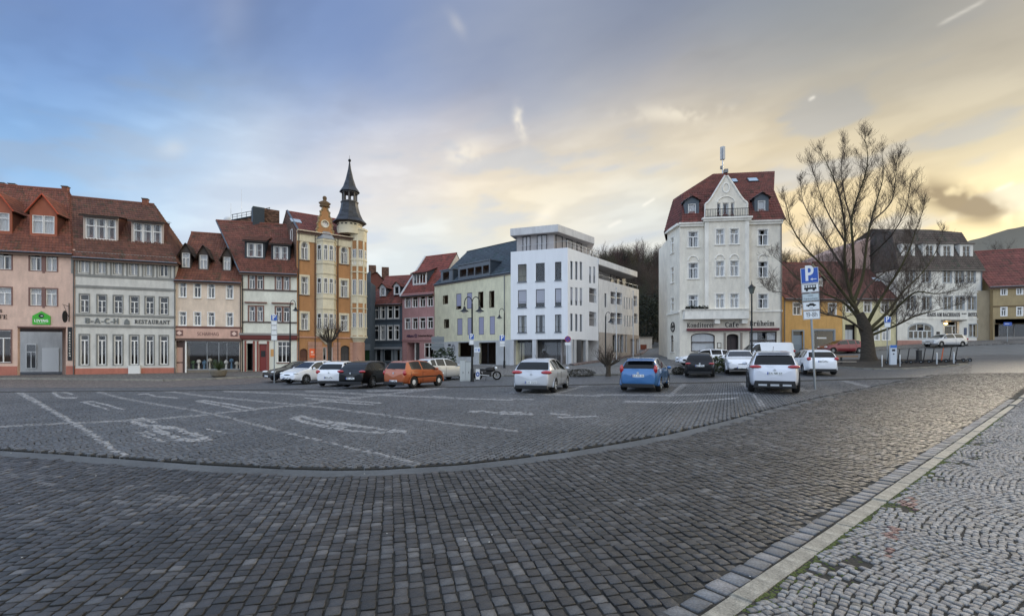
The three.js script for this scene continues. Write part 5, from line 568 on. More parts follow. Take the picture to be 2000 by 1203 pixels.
// ---- yellow modern house ----
{
  const B = new Building('yellow_modern_house', 'pale yellow modern house with dark tiled roof and grey ground floor', 848.5, 61.8, 998, 52.6, { D: 11 }), g = B.g, vl = (px, y) => B.v(px, y), H = vl(860, 553), pm = plaster('#e8e4c6'), fr = mat('#3a302c', 0.5), sh = mat('#9a9ab0', 0.7), vt = B.v(925, 666), RC = mat('#38424c', 0.6);
  const narrow = [896, 917, 940, 961.5];
  for (const [a, b, y0, y1] of [[864.5, 875, 577, 594], [866.5, 877, 623.5, 641]]) { const [u0, u1, v0, v1] = B.rect(a, b, y0, y1); B.window(u0, u1, v0, v1, { frame: fr, cols: 1, transom: 0, curtain: 0 }); }
  const W2 = { frame: fr, cols: 1, transom: 0, blindMat: sh };
  for (const [px, bl, i] of [[896, 0.8, 0], [917, 1, 1], [939, 0, 2], [960.5, 0, 3]]) { const [u0, u1, v0, v1] = B.rect(px - 5, px + 5, 573.5 - i * 1.8, 604 - i * 1, 0); B.window(u0, u1, v0, v1, { ...W2, z: -0.07, blind: bl, curtain: 0 }); } for (const [px, i] of [[898, 0], [918, 1], [940, 2], [961.5, 3]]) { const [u0, u1, v0, v1] = B.rect(px - 5, px + 5, 622 - i * 1.5, 654.5 - i * 0.4); B.window(u0, u1, v0, v1, { ...W2, z: -0.07, blind: 1 }); }
  for (const [a, b, y1] of [[895, 926, 697], [936, 969, 712]]) { const [u0, u1, v0, v1] = B.rect(a, b, 667, y1, 0, (a + b) / 2); B.window(u0, u1, Math.max(v0, 0), v1 - 0.1, { frame: mat('#2c2f33', 0.5), cols: a > 930 ? 2 : 1, transom: 0, curtain: 0 }); }
  B.wall(H, 11, pm, { gable: { h: B.v(940, 486, -5.5) } });
  part('ground_floor_cladding', (() => { const s = poly([[-0.01, -0.6], [B.L + 0.01, -0.6], [B.L + 0.01, vt], [-0.01, vt]]); for (const [a, b, y1] of [[895, 926, 697], [936, 969, 712]]) { const [u0, u1, v0, v1] = B.rect(a, b, 667, y1, 0, (a + b) / 2); s.holes.push(archPath(u0, u1, Math.max(v0, 0), Math.min(v1 - 0.1, vt - 0.02), 0)); } return ext(s, 0.05, 0.001); })(), plaster('#c4c6c6'), g);
  const rf = gableRoof(B, { e: H, r: B.v(940, 486, -5.5), D: 11, color: '#47525c', ov: 0.12, th: 0.38, tw: 0.3, amp: 0.15, fascia: M.zinc, ridge: '#2c333a' });
  { // flush metal-clad dormers
    const zf = -0.02, mk = (a, b, yT, yB, ws) => { const u0 = B.u(a, zf), u1 = B.u(b, zf), v1 = B.v((a + b) / 2, yT, zf), v0 = H - 0.2, dm = new THREE.Group(); dm.name = 'dormer'; g.add(dm); const s = poly([[u0, v0], [u1, v0], [u1, v1], [u0, v1]]); for (const w of ws) { const r = B.rect(...w, zf); s.holes.push(archPath(...r, 0)); window_(dm, ...r, { frame: fr, cols: 1, transom: 0, curtain: 0.3, z: -0.12 }); } part('front', ext(s, 0.15, -0.15), M.zinc, dm); let zb = -0.2; while (rf(zb) < v1 && zb > -5.5) zb -= 0.05; part('dormer_roof', bx(u0 - 0.1, u1 + 0.1, v1, v1 + 0.12, zb - 0.2, 0.1), M.zinc, dm); for (const x of [u0, u1 - 0.1]) part('cheek', ext(poly([[0.15, v0], [0.15, v1], [-zb, v1]]), 0.1, 0).rotateY(Math.PI / 2).translate(x, 0, 0), RC, dm); };
    mk(861, 884, 528, 548, [[865, 877, 531, 547]]); mk(895, 957, 514, 543, [[898, 911, 526, 540.5], [913, 926, 523, 538.5], [928, 941, 520.5, 536.5], [943, 955, 518, 534]]);
  }
  pipe(B, B.u(986), H - 0.2); part('wall_plaque', bx(B.u(876), B.u(881), B.v(878, 676), B.v(878, 672), 0.06, 0.08), mat('#33363a', 0.5), g); part('wall_ornament', new THREE.TorusGeometry(0.32, 0.1, 6, 14).scale(0.8, 1.2, 0.5).translate(B.u(886), B.v(886, 680), 0.08), mat('#7d8084', 0.6), g);
}
// ---- white apartment block: front, slanting side face and set-back top floor ----
const flatRoof = (pts, v0, v1) => ext(poly(pts.map(([x, z]) => [x, -z])), v1 - v0, 0).rotateX(-Math.PI / 2).translate(0, v0, 0);
function sideFace(B, px1, d1) { // a second face of the same house, from the right end of its front back to another pixel column
  const p0 = V(B.p0.x + B.c * B.L, 0, B.p0.z - B.s * B.L), x1 = (px1 - CX) / F * d1, p1 = V(x1, 0, -d1), turn = Math.atan2(-(p1.z - p0.z), p1.x - p0.x), c = Math.cos(turn), s = Math.sin(turn), L = p0.distanceTo(p1), g = new THREE.Group(), cx = -p0.x, cz = -p0.z, S = Object.create(Building.prototype);
  Object.assign(S, { L, turn, c, s, y0: B.y0, p0, holes: [], T: 0.3, o: B.o, eye: V(cx * c - cz * s, EYE - B.y0, cx * s + cz * c) }); g.name = 'side_face'; const dx = p0.x - B.p0.x, dz = p0.z - B.p0.z; g.position.set(dx * B.c - dz * B.s, 0, dx * B.s + dz * B.c); g.rotation.y = turn - B.turn; B.g.add(g); S.g = g; return S;
}
const concreteW = new THREE.MeshStandardMaterial({ color: '#eceef0', roughness: 0.9, map: rep(texture(256, (x, y) => { const k = 0.955 + 0.03 * wfbm(x, y, 4, 7, 4) + 0.03 * (wfbm(x * 1, y * 0.12, 40, 8, 2) - 0.5); return [k, k, k]; }), 7), bumpMap: plasterBump, bumpScale: 0.003 }), greyRender = plaster('#b9b5b5'), anth = mat('#2b2d31', 0.45), blindM = mat('#a6a8b2', 0.7);
{
  const B = new Building('white_apartment_block', 'white modern apartment block with grey set-back top floor and glazed shops below', 997.5, 52.5, 1109, 50.4, { D: 14 }), g = B.g, H = B.v(1050, 488), vb = B.v(1050, 663), W = { frame: anth, cols: 1, transom: 0, f: 0.06, z: -0.16 };
  for (const [y0, y1, r] of [[514, 549, 0], [565, 599.5, 1], [615.5, 649, 2]]) for (const [a, b] of [[1011.5, 1028.5], [1046.5, 1064], [1084, 1096.5]]) { const [u0, u1, v0, v1] = B.rect(a, b, y0, y1, 0, 1050); B.window(u0, u1, v0, v1, { ...W, cross: [0.32], blind: r === 1 ? 0.76 : 0, blindMat: blindM, curtain: r === 2 ? 0.5 : 0.1, sill: 0.05, sillMat: M.zinc }); }
  const s = poly([[0, vb], [B.L, vb], [B.L, H], [0, H]]); for (const h of B.holes) s.holes.push(archPath(...h)); part('wall', ext(s, 0.3, -0.3), concreteW, g);
  const S = sideFace(B, 1169, 56), vs = (px, y) => S.v(px, y), Hs = H, Wn = { frame: anth, cols: 1, transom: 0, f: 0.05, z: -0.16, curtain: 0 };
  for (const [y0, y1, bl] of [[510, 546, 0], [561, 596, 0.72], [612.5, 646.5, 0]]) for (const px of [1116.5, 1126, 1135]) { const [u0, u1, v0, v1] = S.rect(px - 2.4, px + 2.4, y0 + (px - 1116) * 0.08, y1 + (px - 1116) * 0.05); S.window(u0, u1, v0, v1, { ...Wn, blind: bl, blindMat: blindM }); }
  for (const px of [1153, 1161]) { const [u0, u1, v0, v1] = S.rect(px - 2, px + 2, 521, 553); S.window(u0, u1, v0, v1, { ...Wn, blind: 0.5, blindMat: blindM }); }
  for (const [y0, y1] of [[563, 591], [609, 637]]) { const [u0, u1, v0, v1] = S.rect(1151, 1165, y0, y1); S.holes.push([u0, u1, v0, v1, 0]); const lg = part('loggia', [bx(u0 - 0.1, u1 + 0.1, v0 - 0.1, v1 + 0.1, -1.6, -1.5), bx(u0 - 0.1, u0, v0, v1, -1.5, -0.3), bx(u1, u1 + 0.1, v0, v1, -1.5, -0.3), bx(u0, u1, v1, v1 + 0.1, -1.5, -0.3), bx(u0, u1, v0 - 0.1, v0, -1.5, -0.3)], greyRender, S.g); part('balustrade', bx(u0, u1, v0, v0 + 0.9, -0.06, -0.04), M.glass, lg); part('handrail', bx(u0, u1, v0 + 0.9, v0 + 0.95, -0.08, -0.02), M.steel, lg); part('loggia_window', bx(u0 + 0.2, u1 - 0.2, v0, v1 - 0.15, -1.49, -1.46), mat('#23282d', 0.05), lg); }
  const vbs = S.v(1140, 659), s2 = poly([[0, vb], [S.L, vb], [S.L, Hs], [0, Hs]]); for (const h of S.holes) s2.holes.push(archPath(...h)); part('wall', ext(s2, 0.3, -0.3), concreteW, S.g);
  // plan of the block in front-local axes
  const e = [g.worldToLocal ? S.g.position.x + Math.cos(S.g.rotation.y) * S.L : 0, S.g.position.z - Math.sin(S.g.rotation.y) * S.L], plan = [[0.31, -0.31], [B.L - 0.2, -0.31], [e[0] - 0.35, e[1] - 0.1], [e[0] - 4, e[1] - 9], [0.31, -13]];
  part('floor_slab', [flatRoof(plan, vb, vb + 0.25), flatRoof(plan, H - 0.35, H - 0.25), flatRoof(plan, vb + 3, vb + 3.2), flatRoof(plan, vb + 6, vb + 6.2)], greyRender, g); part('back_wall', [bx(0.02, 0.3, -0.5, H, -13, -0.31), bx(0.3, e[0] - 4, -0.5, H, -13.2, -13)], concreteW, g); part('inner_wall', bx(0.4, e[0] - 1.5, vb + 0.3, H - 0.4, -3.2, -3.0), mat('#2a2725', 0.9), g);
  // parapet rail and set-back top floor
  const pv0 = H, ph = [[0.5, -0.55], [B.u(1082, -0.6), -0.6], [e[0] - 1.4, e[1] - 0.6], [e[0] - 4, e[1] - 8], [0.9, -11]], vr0 = B.v(1000, 457, 0.1), zT = 0.35; const roofPts = [[-0.05, 0.02], [B.u(1090, 0.05), 0.02], [e[0] - 0.5, e[1] - 0.2], [e[0] - 3, e[1] - 8], [-0.1, -12]];
  part('top_floor', flatRoof(ph, H - 0.2, vr0 + 0.1), greyRender, g); const rp = part('roof_slab', flatRoof(roofPts, B.v(1045, 455, 0.25), B.v(1045, 441, 0.25)), plaster('#d7d7d8'), g); part('roof_soffit', flatRoof(roofPts.map(([x, z]) => [x * 0.99 + 0.05, z - 0.05]), B.v(1045, 455, 0.25) - 0.05, B.v(1045, 455, 0.25) - 0.002), greyRender, rp);
  const vt0 = H + 0.15, vt1 = B.v(1045, 462, -1); for (const [a, b] of [[1021, 1036], [1049, 1068]]) { const u0 = B.u(a, -0.55), u1 = B.u(b, -0.55); const q = new THREE.Group(); q.name = 'top_window'; q.position.z = -0.56; g.add(q); window_(q, u0, u1, vt0 - 0.3, vt1, { frame: anth, cols: 2, transom: 0, z: 0.02, curtain: 0, sill: 0.04, sillMat: anth }); }
  { const q = new THREE.Group(), a = ph[1], b = ph[2], L = Math.hypot(b[0] - a[0], b[1] - a[1]); q.name = 'top_window_row'; q.position.set(a[0], 0, a[1]); q.rotation.y = Math.atan2(-(b[1] - a[1]), b[0] - a[0]); g.add(q); for (const [x0, x1] of [[0.3, 1.6], [2.4, 3.6], [4.6, 5.6], [7, 8]]) if (x1 < L) window_(q, x0, x1, vt0 - 0.2, vt1, { frame: anth, cols: 1, transom: 0, z: 0.03, curtain: x0 < 1 ? 0.9 : 0 }); }
  { const rl = part('handrail', [rod(V(B.L - 0.1, H + 0.75, -0.15), V(e[0] - 0.2, H + 0.75, e[1] - 0.1), 0.03), rod(V(B.L - 0.1, H + 0.4, -0.15), V(e[0] - 0.2, H + 0.4, e[1] - 0.1), 0.02), rod(V(1.0, H + 0.6, -0.15), V(B.L - 0.1, H + 0.75, -0.15), 0.02)], M.steel, g); for (let i = 0; i <= 8; i++) part('rail_post', rod(V(lerp(B.L - 0.1, e[0] - 0.2, i / 8), H, lerp(-0.15, e[1] - 0.1, i / 8)), V(lerp(B.L - 0.1, e[0] - 0.2, i / 8), H + 0.75, lerp(-0.15, e[1] - 0.1, i / 8)), 0.02), M.steel, rl); }
  // recessed ground floor: piers and shop glazing
  const pier = (px, w, z = -0.05) => part('pier', bx(B.u(px, z) - w, B.u(px, z) + w, -0.6, vb, z - 0.55, z), plaster('#c9ccd0'), g); pier(999.5, 0.22); pier(1043.5, 0.22); pier(1111, 0.3, -0.25);
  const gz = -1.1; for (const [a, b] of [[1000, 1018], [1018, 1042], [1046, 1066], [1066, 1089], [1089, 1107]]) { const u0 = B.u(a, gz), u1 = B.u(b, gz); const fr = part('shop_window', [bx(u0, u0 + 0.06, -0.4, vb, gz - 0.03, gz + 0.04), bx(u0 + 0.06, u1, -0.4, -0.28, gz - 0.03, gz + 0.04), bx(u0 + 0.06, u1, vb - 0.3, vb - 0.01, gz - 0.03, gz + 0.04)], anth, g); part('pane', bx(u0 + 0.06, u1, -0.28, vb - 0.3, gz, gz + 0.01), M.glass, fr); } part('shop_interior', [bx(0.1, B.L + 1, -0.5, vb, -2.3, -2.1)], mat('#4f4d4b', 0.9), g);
  for (const [a, b] of [[1122, 1127], [1145, 1150]]) { const u0 = S.u(a), u1 = S.u(b); part('pier', bx(u0, u1, -0.6, vb, -0.35, -0.05), plaster('#c9ccd0'), S.g); } part('ground_floor_wall', [bx(0.6, S.u(1122), -0.6, vb, -1.2, -1.0), bx(S.u(1150), S.L, -0.6, vb, -2.2, -2.0)], plaster('#9a9594'), S.g); const gw = part('shop_window', bx(S.u(1127), S.u(1144), -0.4, vb - 0.2, -0.6, -0.56), mat('#22262b', 0.06), S.g);
}
// ---- second, lower block up the side street ----
{
  const B = new Building('grey_apartment_block', 'lower white-grey apartment block up the side street with flat overhanging roof', 1170, 56.5, 1248, 66, { D: 12, y0: at(1170, 56.5).y }), g = B.g, H = B.v(1210, 555), vb = B.v(1210, 652), W = { frame: anth, cols: 1, transom: 0, f: 0.05, z: -0.16, curtain: 0 };
  const gaps = [[1181, 1185, 573, 600, 0], [1182, 1185.5, 617, 643, 0], [1219, 1221, 580, 603, 1], [1224, 1226, 581, 604, 1], [1229, 1231, 582, 604, 1], [1234, 1236, 583, 605, 1], [1220, 1222, 616, 638, 1], [1225, 1227, 616, 638, 1], [1230, 1232, 616.5, 638, 0], [1234.5, 1236.5, 617, 638, 0]]; for (const [a, b, y0, y1, bl] of gaps) { const [u0, u1, v0, v1] = B.rect(a, b, y0, y1); B.window(u0, u1, v0, v1, { ...W, blind: bl, blindMat: mat('#c6c3c3', 0.7) }); }
  for (const [a, b, y0, y1] of [[1193, 1203, 570, 594], [1205, 1215, 571.5, 595], [1193.5, 1203.5, 611, 633.5], [1205.5, 1215.5, 611.5, 633.5], [1238, 1244.5, 578, 598], [1239, 1245.5, 612.5, 631.5]]) { const [u0, u1, v0, v1] = B.rect(a, b, y0, y1); B.holes.push([u0, u1, v0, v1, 0]); const lg = part('loggia', [bx(u0 - 0.1, u1 + 0.1, v0 - 0.1, v1 + 0.1, -1.5, -1.4), bx(u0 - 0.1, u0, v0, v1, -1.4, -0.3), bx(u1, u1 + 0.1, v0, v1, -1.4, -0.3), bx(u0, u1, v0 - 0.1, v0, -1.4, -0.3), bx(u0, u1, v1, v1 + 0.1, -1.4, -0.3)], greyRender, g); part('handrail', bx(u0, u1, v0 + 0.8, v0 + 0.86, -0.1, -0.05), M.steel, lg); part('loggia_window', bx(u0 + 0.2, u1 - 0.3, v0, v1 - 0.3, -1.39, -1.36), mat('#23282d', 0.05), lg); }
  for (const [a, b] of [[1196, 1204.5], [1206, 1210], [1211, 1217.5], [1221, 1224]]) { const [u0, u1, v0, v1] = B.rect(a, b, 654, 688); B.window(u0, u1, v0, v1, { ...W }); } for (const [a, b] of [[1231, 1239], [1242, 1248]]) { const [u0, u1, v0, v1] = B.rect(a, b, 662, 692); B.holes.push([u0, Math.min(u1, B.L - 0.1), 0.4, v1, 0]); part('garage_door', bx(u0, Math.min(u1, B.L - 0.1), 0.2, v1, -0.25, -0.2), mat('#8b8484', 0.6), g); }
  B.wall(H, 12, plaster('#eeedec')); const bs = poly([[-0.005, -0.6], [B.L + 0.005, -0.6], [B.L + 0.005, vb], [-0.005, vb]]); for (const [u0, u1, v0, v1] of B.holes) if (v0 < vb - 0.4) bs.holes.push(archPath(u0, u1, Math.max(v0, -0.5), Math.min(v1, vb - 0.02), 0)); part('ground_floor_cladding', ext(bs, 0.05, 0.001), plaster('#bdb2a8'), g);
  part('top_floor', bx(0.6, B.L - 4, H, B.v(1200, 528), -9, -1.6), greyRender, g); const q = new THREE.Group(); q.name = 'top_window_row'; q.position.z = -1.58; g.add(q); for (const [a, b] of [[1192, 1199], [1204, 1210], [1215, 1222]]) window_(q, B.u(a, -1.6), B.u(b, -1.6), H + 0.3, B.v(1200, 538, -1.6), { frame: anth, cols: 1, transom: 0, z: 0.01, curtain: 0 }); part('roof_slab', bx(-0.6, B.u(1241), B.v(1200, 528), B.v(1200, 517), -10, 0.3), plaster('#ececec'), g); part('roof_soffit', bx(-0.55, B.u(1241) - 0.05, B.v(1200, 528) - 0.05, B.v(1200, 528) - 0.002, -9.9, 0.25), greyRender, g); const hr = part('handrail', [rod(V(0.1, H + 0.5, -0.15), V(B.L, H + 0.5, -0.15), 0.025)], M.steel, g); for (let i = 0; i < 9; i++) part('rail_post', rod(V(0.1 + i * B.L / 8.2, H, -0.15), V(0.1 + i * B.L / 8.2, H + 0.5, -0.15), 0.015), M.steel, hr);
}
// ---- the corner cafe ----
{
  const B = new Building('corner_cafe', 'tall cream corner cafe with curved gable, balcony and hipped red roof', 1328, 49.6, 1528, 48.4, { D: 12 }), g = B.g, H = B.v(1420, 436), pm = plaster('#f0e9da'), tr = plaster('#f6f2e8'), vb = (y) => B.v(1420, y), W = { surround: 0.1, smat: tr, transom: 0.66, cols: 2, f: 0.07, sill: 0.14, sillMat: tr };
  const bayZ = 0.45, b0 = B.u(1378, bayZ), b1 = B.u(1463, bayZ);
  const rowA = [[1354, 450, 482, 21], [1490, 450, 480, 20]];
  for (const [y0, y1, arc] of [[450, 481, 0], [512, 543, 1], [575, 603, 0]]) for (const px of [1354.5, 1491]) { const [u0, u1, v0, v1] = B.rect(px - 9.8, px + 9.8, y0, y1, 0, 1420); B.window(u0, u1, v0, v1, { ...W, curtain: y0 < 500 ? 0.7 : 0.46 }); if (arc) part('arch_moulding', new THREE.TorusGeometry((u1 - u0) * 0.5, 0.07, 6, 14, Math.PI).translate((u0 + u1) / 2, v1 + 0.2, 0.02), tr, g); }
  { const [u0, u1, v0, v1] = B.rect(1350, 1397, 650, 687, 0, 1420); B.window(u0, u1, v0, v1, { transom: 0.5, cols: 1, f: 0.1, frame: mat('#3b2f28', 0.6), arch: 0.35, curtain: 0.9 }); const r = B.rect(1464.5, 1518, 648, 683, 0, 1420); B.window(r[0], r[1], r[2], r[3], { transom: 0.5, cols: 1, f: 0.1, frame: mat('#3b2f28', 0.6), curtain: 0.5 }); const d = B.rect(1420, 1444, 652, 695, 0, 1420); B.holes.push([d[0], d[1], 0, d[3], 0.3]); const dd = part('door', bx(d[0], d[1], 0, d[3], -0.7, -0.62), mat('#2a2022', 0.5), g); part('door_panel', [bx(d[0] + 0.12, (d[0] + d[1]) / 2 - 0.06, 0.2, d[3] - 0.5, -0.619, -0.6), bx((d[0] + d[1]) / 2 + 0.06, d[1] - 0.12, 0.2, d[3] - 0.5, -0.619, -0.6)], mat('#3a2c2c', 0.5), dd); part('door_reveal', [bx(d[0] - 0.3, d[0] - 0.1, 0, d[3] + 0.1, 0.005, 0.1), bx(d[1] + 0.1, d[1] + 0.3, 0, d[3] + 0.1, 0.005, 0.1)], mat('#8d8378', 0.7), g); const [n0, n1, n2, n3] = B.rect(1401, 1409, 669, 680, 0, 1420); part('menu_case', bx(n0, n1, n2, n3, 0.005, 0.06), mat('#4a3a34', 0.6), g); part('menu', bx(n0 + 0.06, n1 - 0.06, n2 + 0.06, n3 - 0.06, 0.061, 0.065), mat('#d8d4c8', 0.7), g); }
  // front wall with an opening behind the bay
  B.wall(H, 12, pm);
  const bay = poly([[b0, vb(624)], [b1, vb(624)], [b1, H + 0.3], [b0, H + 0.3]]), bayG = new THREE.Group(); bayG.name = 'bay'; bayG.position.z = bayZ; g.add(bayG);
  for (const [y0, y1, arc] of [[449, 479, 0], [511, 541, 1], [574.5, 602, 0]]) for (const px of [1407, 1435]) { const u0 = B.u(px - 8.4, bayZ), u1 = B.u(px + 8.4, bayZ), v0 = vb(y1) , v1 = vb(y0); bay.holes.push(archPath(u0, u1, v0, v1, 0)); window_(bayG, u0, u1, v0, v1, { ...W, curtain: y0 < 500 ? 0.75 : 0.46 }); if (arc) part('arch_moulding', new THREE.TorusGeometry((u1 - u0) * 0.5, 0.07, 6, 14, Math.PI).translate((u0 + u1) / 2, v1 + 0.2, 0.02), tr, bayG); }
  part('bay_wall', ext(bay, 0.3, -0.3), pm, bayG); part('bay_side', [bx(b0 + 0.002, b0 + 0.3, vb(624), H + 0.3, -bayZ, -0.301), bx(b1 - 0.3, b1 - 0.002, vb(624), H + 0.3, -bayZ, -0.301)], pm, bayG); for (const u of [b0 - 0.04, b1 - 0.34]) part('pilaster', bx(u, u + 0.38, vb(606), H + 0.1, 0, 0.05), tr, bayG); part('bay_cornice', [bx(b0 - 0.2, b1 + 0.2, H + 0.1, H + 0.3, -bayZ, 0.18), bx(b0 - 0.3, b1 + 0.3, H + 0.3, H + 0.48, -bayZ, 0.3)], tr, bayG);
  B.band(H - 0.25, H, 0.22, tr); B.band(H - 0.02, H + 0.15, 0.36, tr, -0.1, B.L, 'eaves_cornice');
  // balcony ledge over the shop front
  const bl = part('balcony', bx(B.u(1338, 1.0), B.u(1464, 1.0), vb(624), vb(606), 0.01, 0.98), tr, g); part('balcony_slab', bx(B.u(1336, 1), B.u(1466, 1), vb(606), vb(605), 0.01, 1.1), tr, bl); for (const px of [1402, 1456]) part('console', bx(B.u(px, 0.8) - 0.25, B.u(px, 0.8) + 0.25, vb(633), vb(624), 0.01, 0.8), tr, bl); B.band(vb(610), vb(606.5), 0.1, tr, B.u(1464), B.L + 0.02);
  { const pl = thing('balcony_plants', 'dark trailing plants in boxes along the cafe balcony', 'plants'); pl.position.copy(g.position); pl.rotation.copy(g.rotation); part('plant_box', bx(B.u(1340, 1), B.u(1384, 1), vb(605.9), vb(603), 0.75, 0.97), mat('#4a3a32', 0.8), pl); reseed(61); const lv = []; for (let i = 0; i < 260; i++) lv.push(new THREE.TetrahedronGeometry(rr(0.05, 0.13), 0).scale(1, 0.5, 1).rotateY(rnd() * 6).translate(rr(B.u(1340, 1), B.u(1384, 1)), vb(602) + rr(-0.25, 0.3) * rnd(), rr(0.75, 1.05))); part('foliage', lv, mat('#2e3328', 0.8), pl).userData.kind = 'stuff'; }
  part('awning_box', bx(B.u(1343, 0.4), B.u(1523, 0.4), vb(646), vb(641.5), 0.01, 0.45), mat('#6b2530', 0.6), g);
  const ink = mat('#241d1c', 0.6); lettering('Konditorei', B.u(1342), B.u(1394), vb(639), 0.44, serif, ink, g, 0.02, 0.03); lettering('Cafe', B.u(1417), B.u(1443), vb(639), 0.5, serif, ink, g, 0.02, 0.03); lettering('Brüheim', B.u(1465), B.u(1513), vb(637), 0.5, serif, ink, g, 0.02, 0.03);
  // chamfered left corner face
  const c0 = V(0, 0, 0), q = at(1304, 53), S = { L: Math.hypot(q.x - B.p0.x, q.z - B.p0.z) }, fc = new THREE.Group(), dx = q.x - B.p0.x, dz = q.z - B.p0.z, lx = dx * B.c - dz * B.s, lz = dx * B.s + dz * B.c; fc.name = 'corner_face'; fc.position.set(lx, 0, lz); fc.rotation.y = Math.atan2(lz, -lx) ; g.add(fc);
  const cs = poly([[0, -0.6], [S.L, -0.6], [S.L, H], [0, H]]), mid = S.L * 0.42; for (const [y0, y1, a] of [[452, 484, 0], [513, 545, 0], [576, 604, 0], [652, 687, 0.3]]) { const v0 = vb(y1), v1 = vb(y0), h = [mid - 0.42, mid + 0.42, v0, v1, a]; cs.holes.push(archPath(...h)); window_(fc, h[0], h[1], v0, v1, { ...W, arch: a, cols: 1, curtain: 0.3, frame: a ? mat('#3b2f28', 0.6) : M.white, surround: a ? 0.05 : 0.1 }); } part('corner_wall', ext(cs, 0.3, -0.3), pm, fc); part('corner_cornice', [bx(0, S.L, H - 0.1, H + 0.15, -0.05, 0.3), bx(0, S.L, vb(610), vb(606), -0.05, 0.12)], tr, fc);
  const em = part('round_emblem', [new THREE.TorusGeometry(0.5, 0.05, 6, 28).translate(mid + 0.2, vb(636), 0.04)], ink, fc); lettering('cafe', mid - 0.18, mid + 0.58, vb(637.5), 0.26, serif, ink, em, 0.02, 0.03); part('emblem_stroke', [rod(V(mid + 0.05, vb(636) + 0.15, 0.04), V(mid - 0.1, vb(636) + 0.42, 0.04), 0.03), rod(V(mid + 0.25, vb(636) - 0.1, 0.04), V(mid + 0.2, vb(636) - 0.48, 0.04), 0.03), rod(V(mid + 0.35, vb(636) + 0.15, 0.04), V(mid + 0.5, vb(636) + 0.38, 0.04), 0.03)], ink, em);
  const loc = (p) => { const ex = p.x - B.p0.x, ez = p.z - B.p0.z; return [ex * B.c - ez * B.s, ex * B.s + ez * B.c]; }, [fx, fz] = loc(at(1309, 62));
  part('flank_wall', ext(poly([[lx, -lz], [lx + 0.3, -lz], [fx + 0.3, -fz], [fx, -fz]]), H + 0.6, 0).rotateX(-Math.PI / 2).translate(0, -0.6, 0), pm, g);
  // mansard roof: steep lower slope, flatter top; hip on the left
  const zk = -2.3, vk = vb(394) + 1.2, zr = -6, R1 = B.v(1455, 337, zr), ul = lx - 0.35, E = H + 0.12, uk = B.u(1335, zk), ur0 = B.u(1395, zr), ur1 = B.u(1514, zr), L = B.L + 0.25, vk2 = B.v(1330, 378, zk);
  const P = { a: V(0.1, E, 0.35), b: V(L, E, 0.35), kb: V(L - 0.1, vk2, zk), ka: V(uk, vk2, zk), ra: V(ur0, R1, zr), rb: V(ur1, R1, zr), c: V(lx - 0.35, E, lz + 0.1), kc: V(uk - 0.6, vk2, zk - 2.2), d: V(fx - 0.2, E, fz), kd: V(Math.max(fx, uk - 0.6) + 0.8, vk2, fz + 1), e: V(L, E, -12), ke: V(L - 0.1, vk2, -10) };
  const rm = '#723c33', rfp = roofPart('roof', [[P.a, P.b, P.kb, P.ka], [P.ka, P.kb, P.rb, P.ra], [P.c, P.a, P.ka, P.kc], [P.kc, P.ka, P.ra, P.ra.clone()], [P.d, P.c, P.kc, P.kd], [P.kd, P.kc, P.ra, P.ra.clone()], [P.e, P.d, P.kd, P.ke], [P.ke, P.kd, P.ra, P.rb]], roofMat(rm), g, { th: 0.38, tw: 0.26 }); part('gable_end', quads([[P.b, P.e, P.ke, P.kb], [P.kb, P.ke, P.rb, P.rb.clone().add(V(0, 0, -0.1))]]), pm, g);
  const rf = (z) => z > zk ? E + (vk2 - E) * (0.35 - z) / (0.35 - zk) : vk2 + (R1 - vk2) * (zk - z) / (zk - zr);
  for (const [a, b, y0, y1, pk] of [[1344.5, 1359.5, 398, 424, 384], [1481, 1495.5, 391.5, 418, 377]]) gableDormer(B, a, b, y0, y1, -0.35, { roofAt: rf, mat: mat('#4d565e', 0.6), roof: '#4b525a', cols: 1, transom: 0, curtain: 0.95, side: 0.32, peak: pk, head: 0.3, ox: 0.16, foot: 0.25 });
  for (const [px, py, w] of [[1435, 351, 5], [1471, 351, 9]]) { const z = -4.2, [u, v] = B.at(px, py, z), sk = part('skylight', bx(-w * 0.06, w * 0.06, -0.06, 0.06, -0.45, 0.45).rotateX(Math.atan((R1 - vk2) / (zk - zr))).translate(u, rf(z) + 0.12, z), mat('#2d3338', 0.5), g); part('pane', bx(-w * 0.05, w * 0.05, 0.061, 0.07, -0.38, 0.38).rotateX(Math.atan((R1 - vk2) / (zk - zr))).translate(u, rf(z) + 0.12, z), mat('#93a8ba', 0.05), sk); }
  // curved gable over the bay with its balcony
  { const gz = 0.02, u0 = B.u(1378, gz), u1 = B.u(1460, gz), c = (u0 + u1) / 2, w = (u1 - u0) / 2, v0 = H + 0.4, v1 = B.v(1416, 343, gz), hh = v1 - v0, s = new THREE.Shape(), pr = [[1, 0], [1, 0.36], [0.84, 0.42], [0.68, 0.52], [0.5, 0.66], [0.32, 0.8], [0.05, 1]]; s.moveTo(c - w, v0); s.lineTo(c + w, v0); for (const [x, y] of pr) s.lineTo(c + w * x, v0 + hh * y); for (const [x, y] of [...pr].reverse()) s.lineTo(c - w * x, v0 + hh * y); const wr = []; for (const [a, b, y0] of [[1401, 1408, 425], [1412, 1424, 432], [1428, 1435, 425]]) { const x0 = B.u(a, gz), x1 = B.u(b, gz), h0 = B.v(1416, y0, gz), h1 = B.v(1416, 396, gz); s.holes.push(archPath(x0, x1, Math.max(h0, v0 + 0.02), h1, 0)); wr.push([x0, x1, Math.max(h0, v0 + 0.02), h1]); }
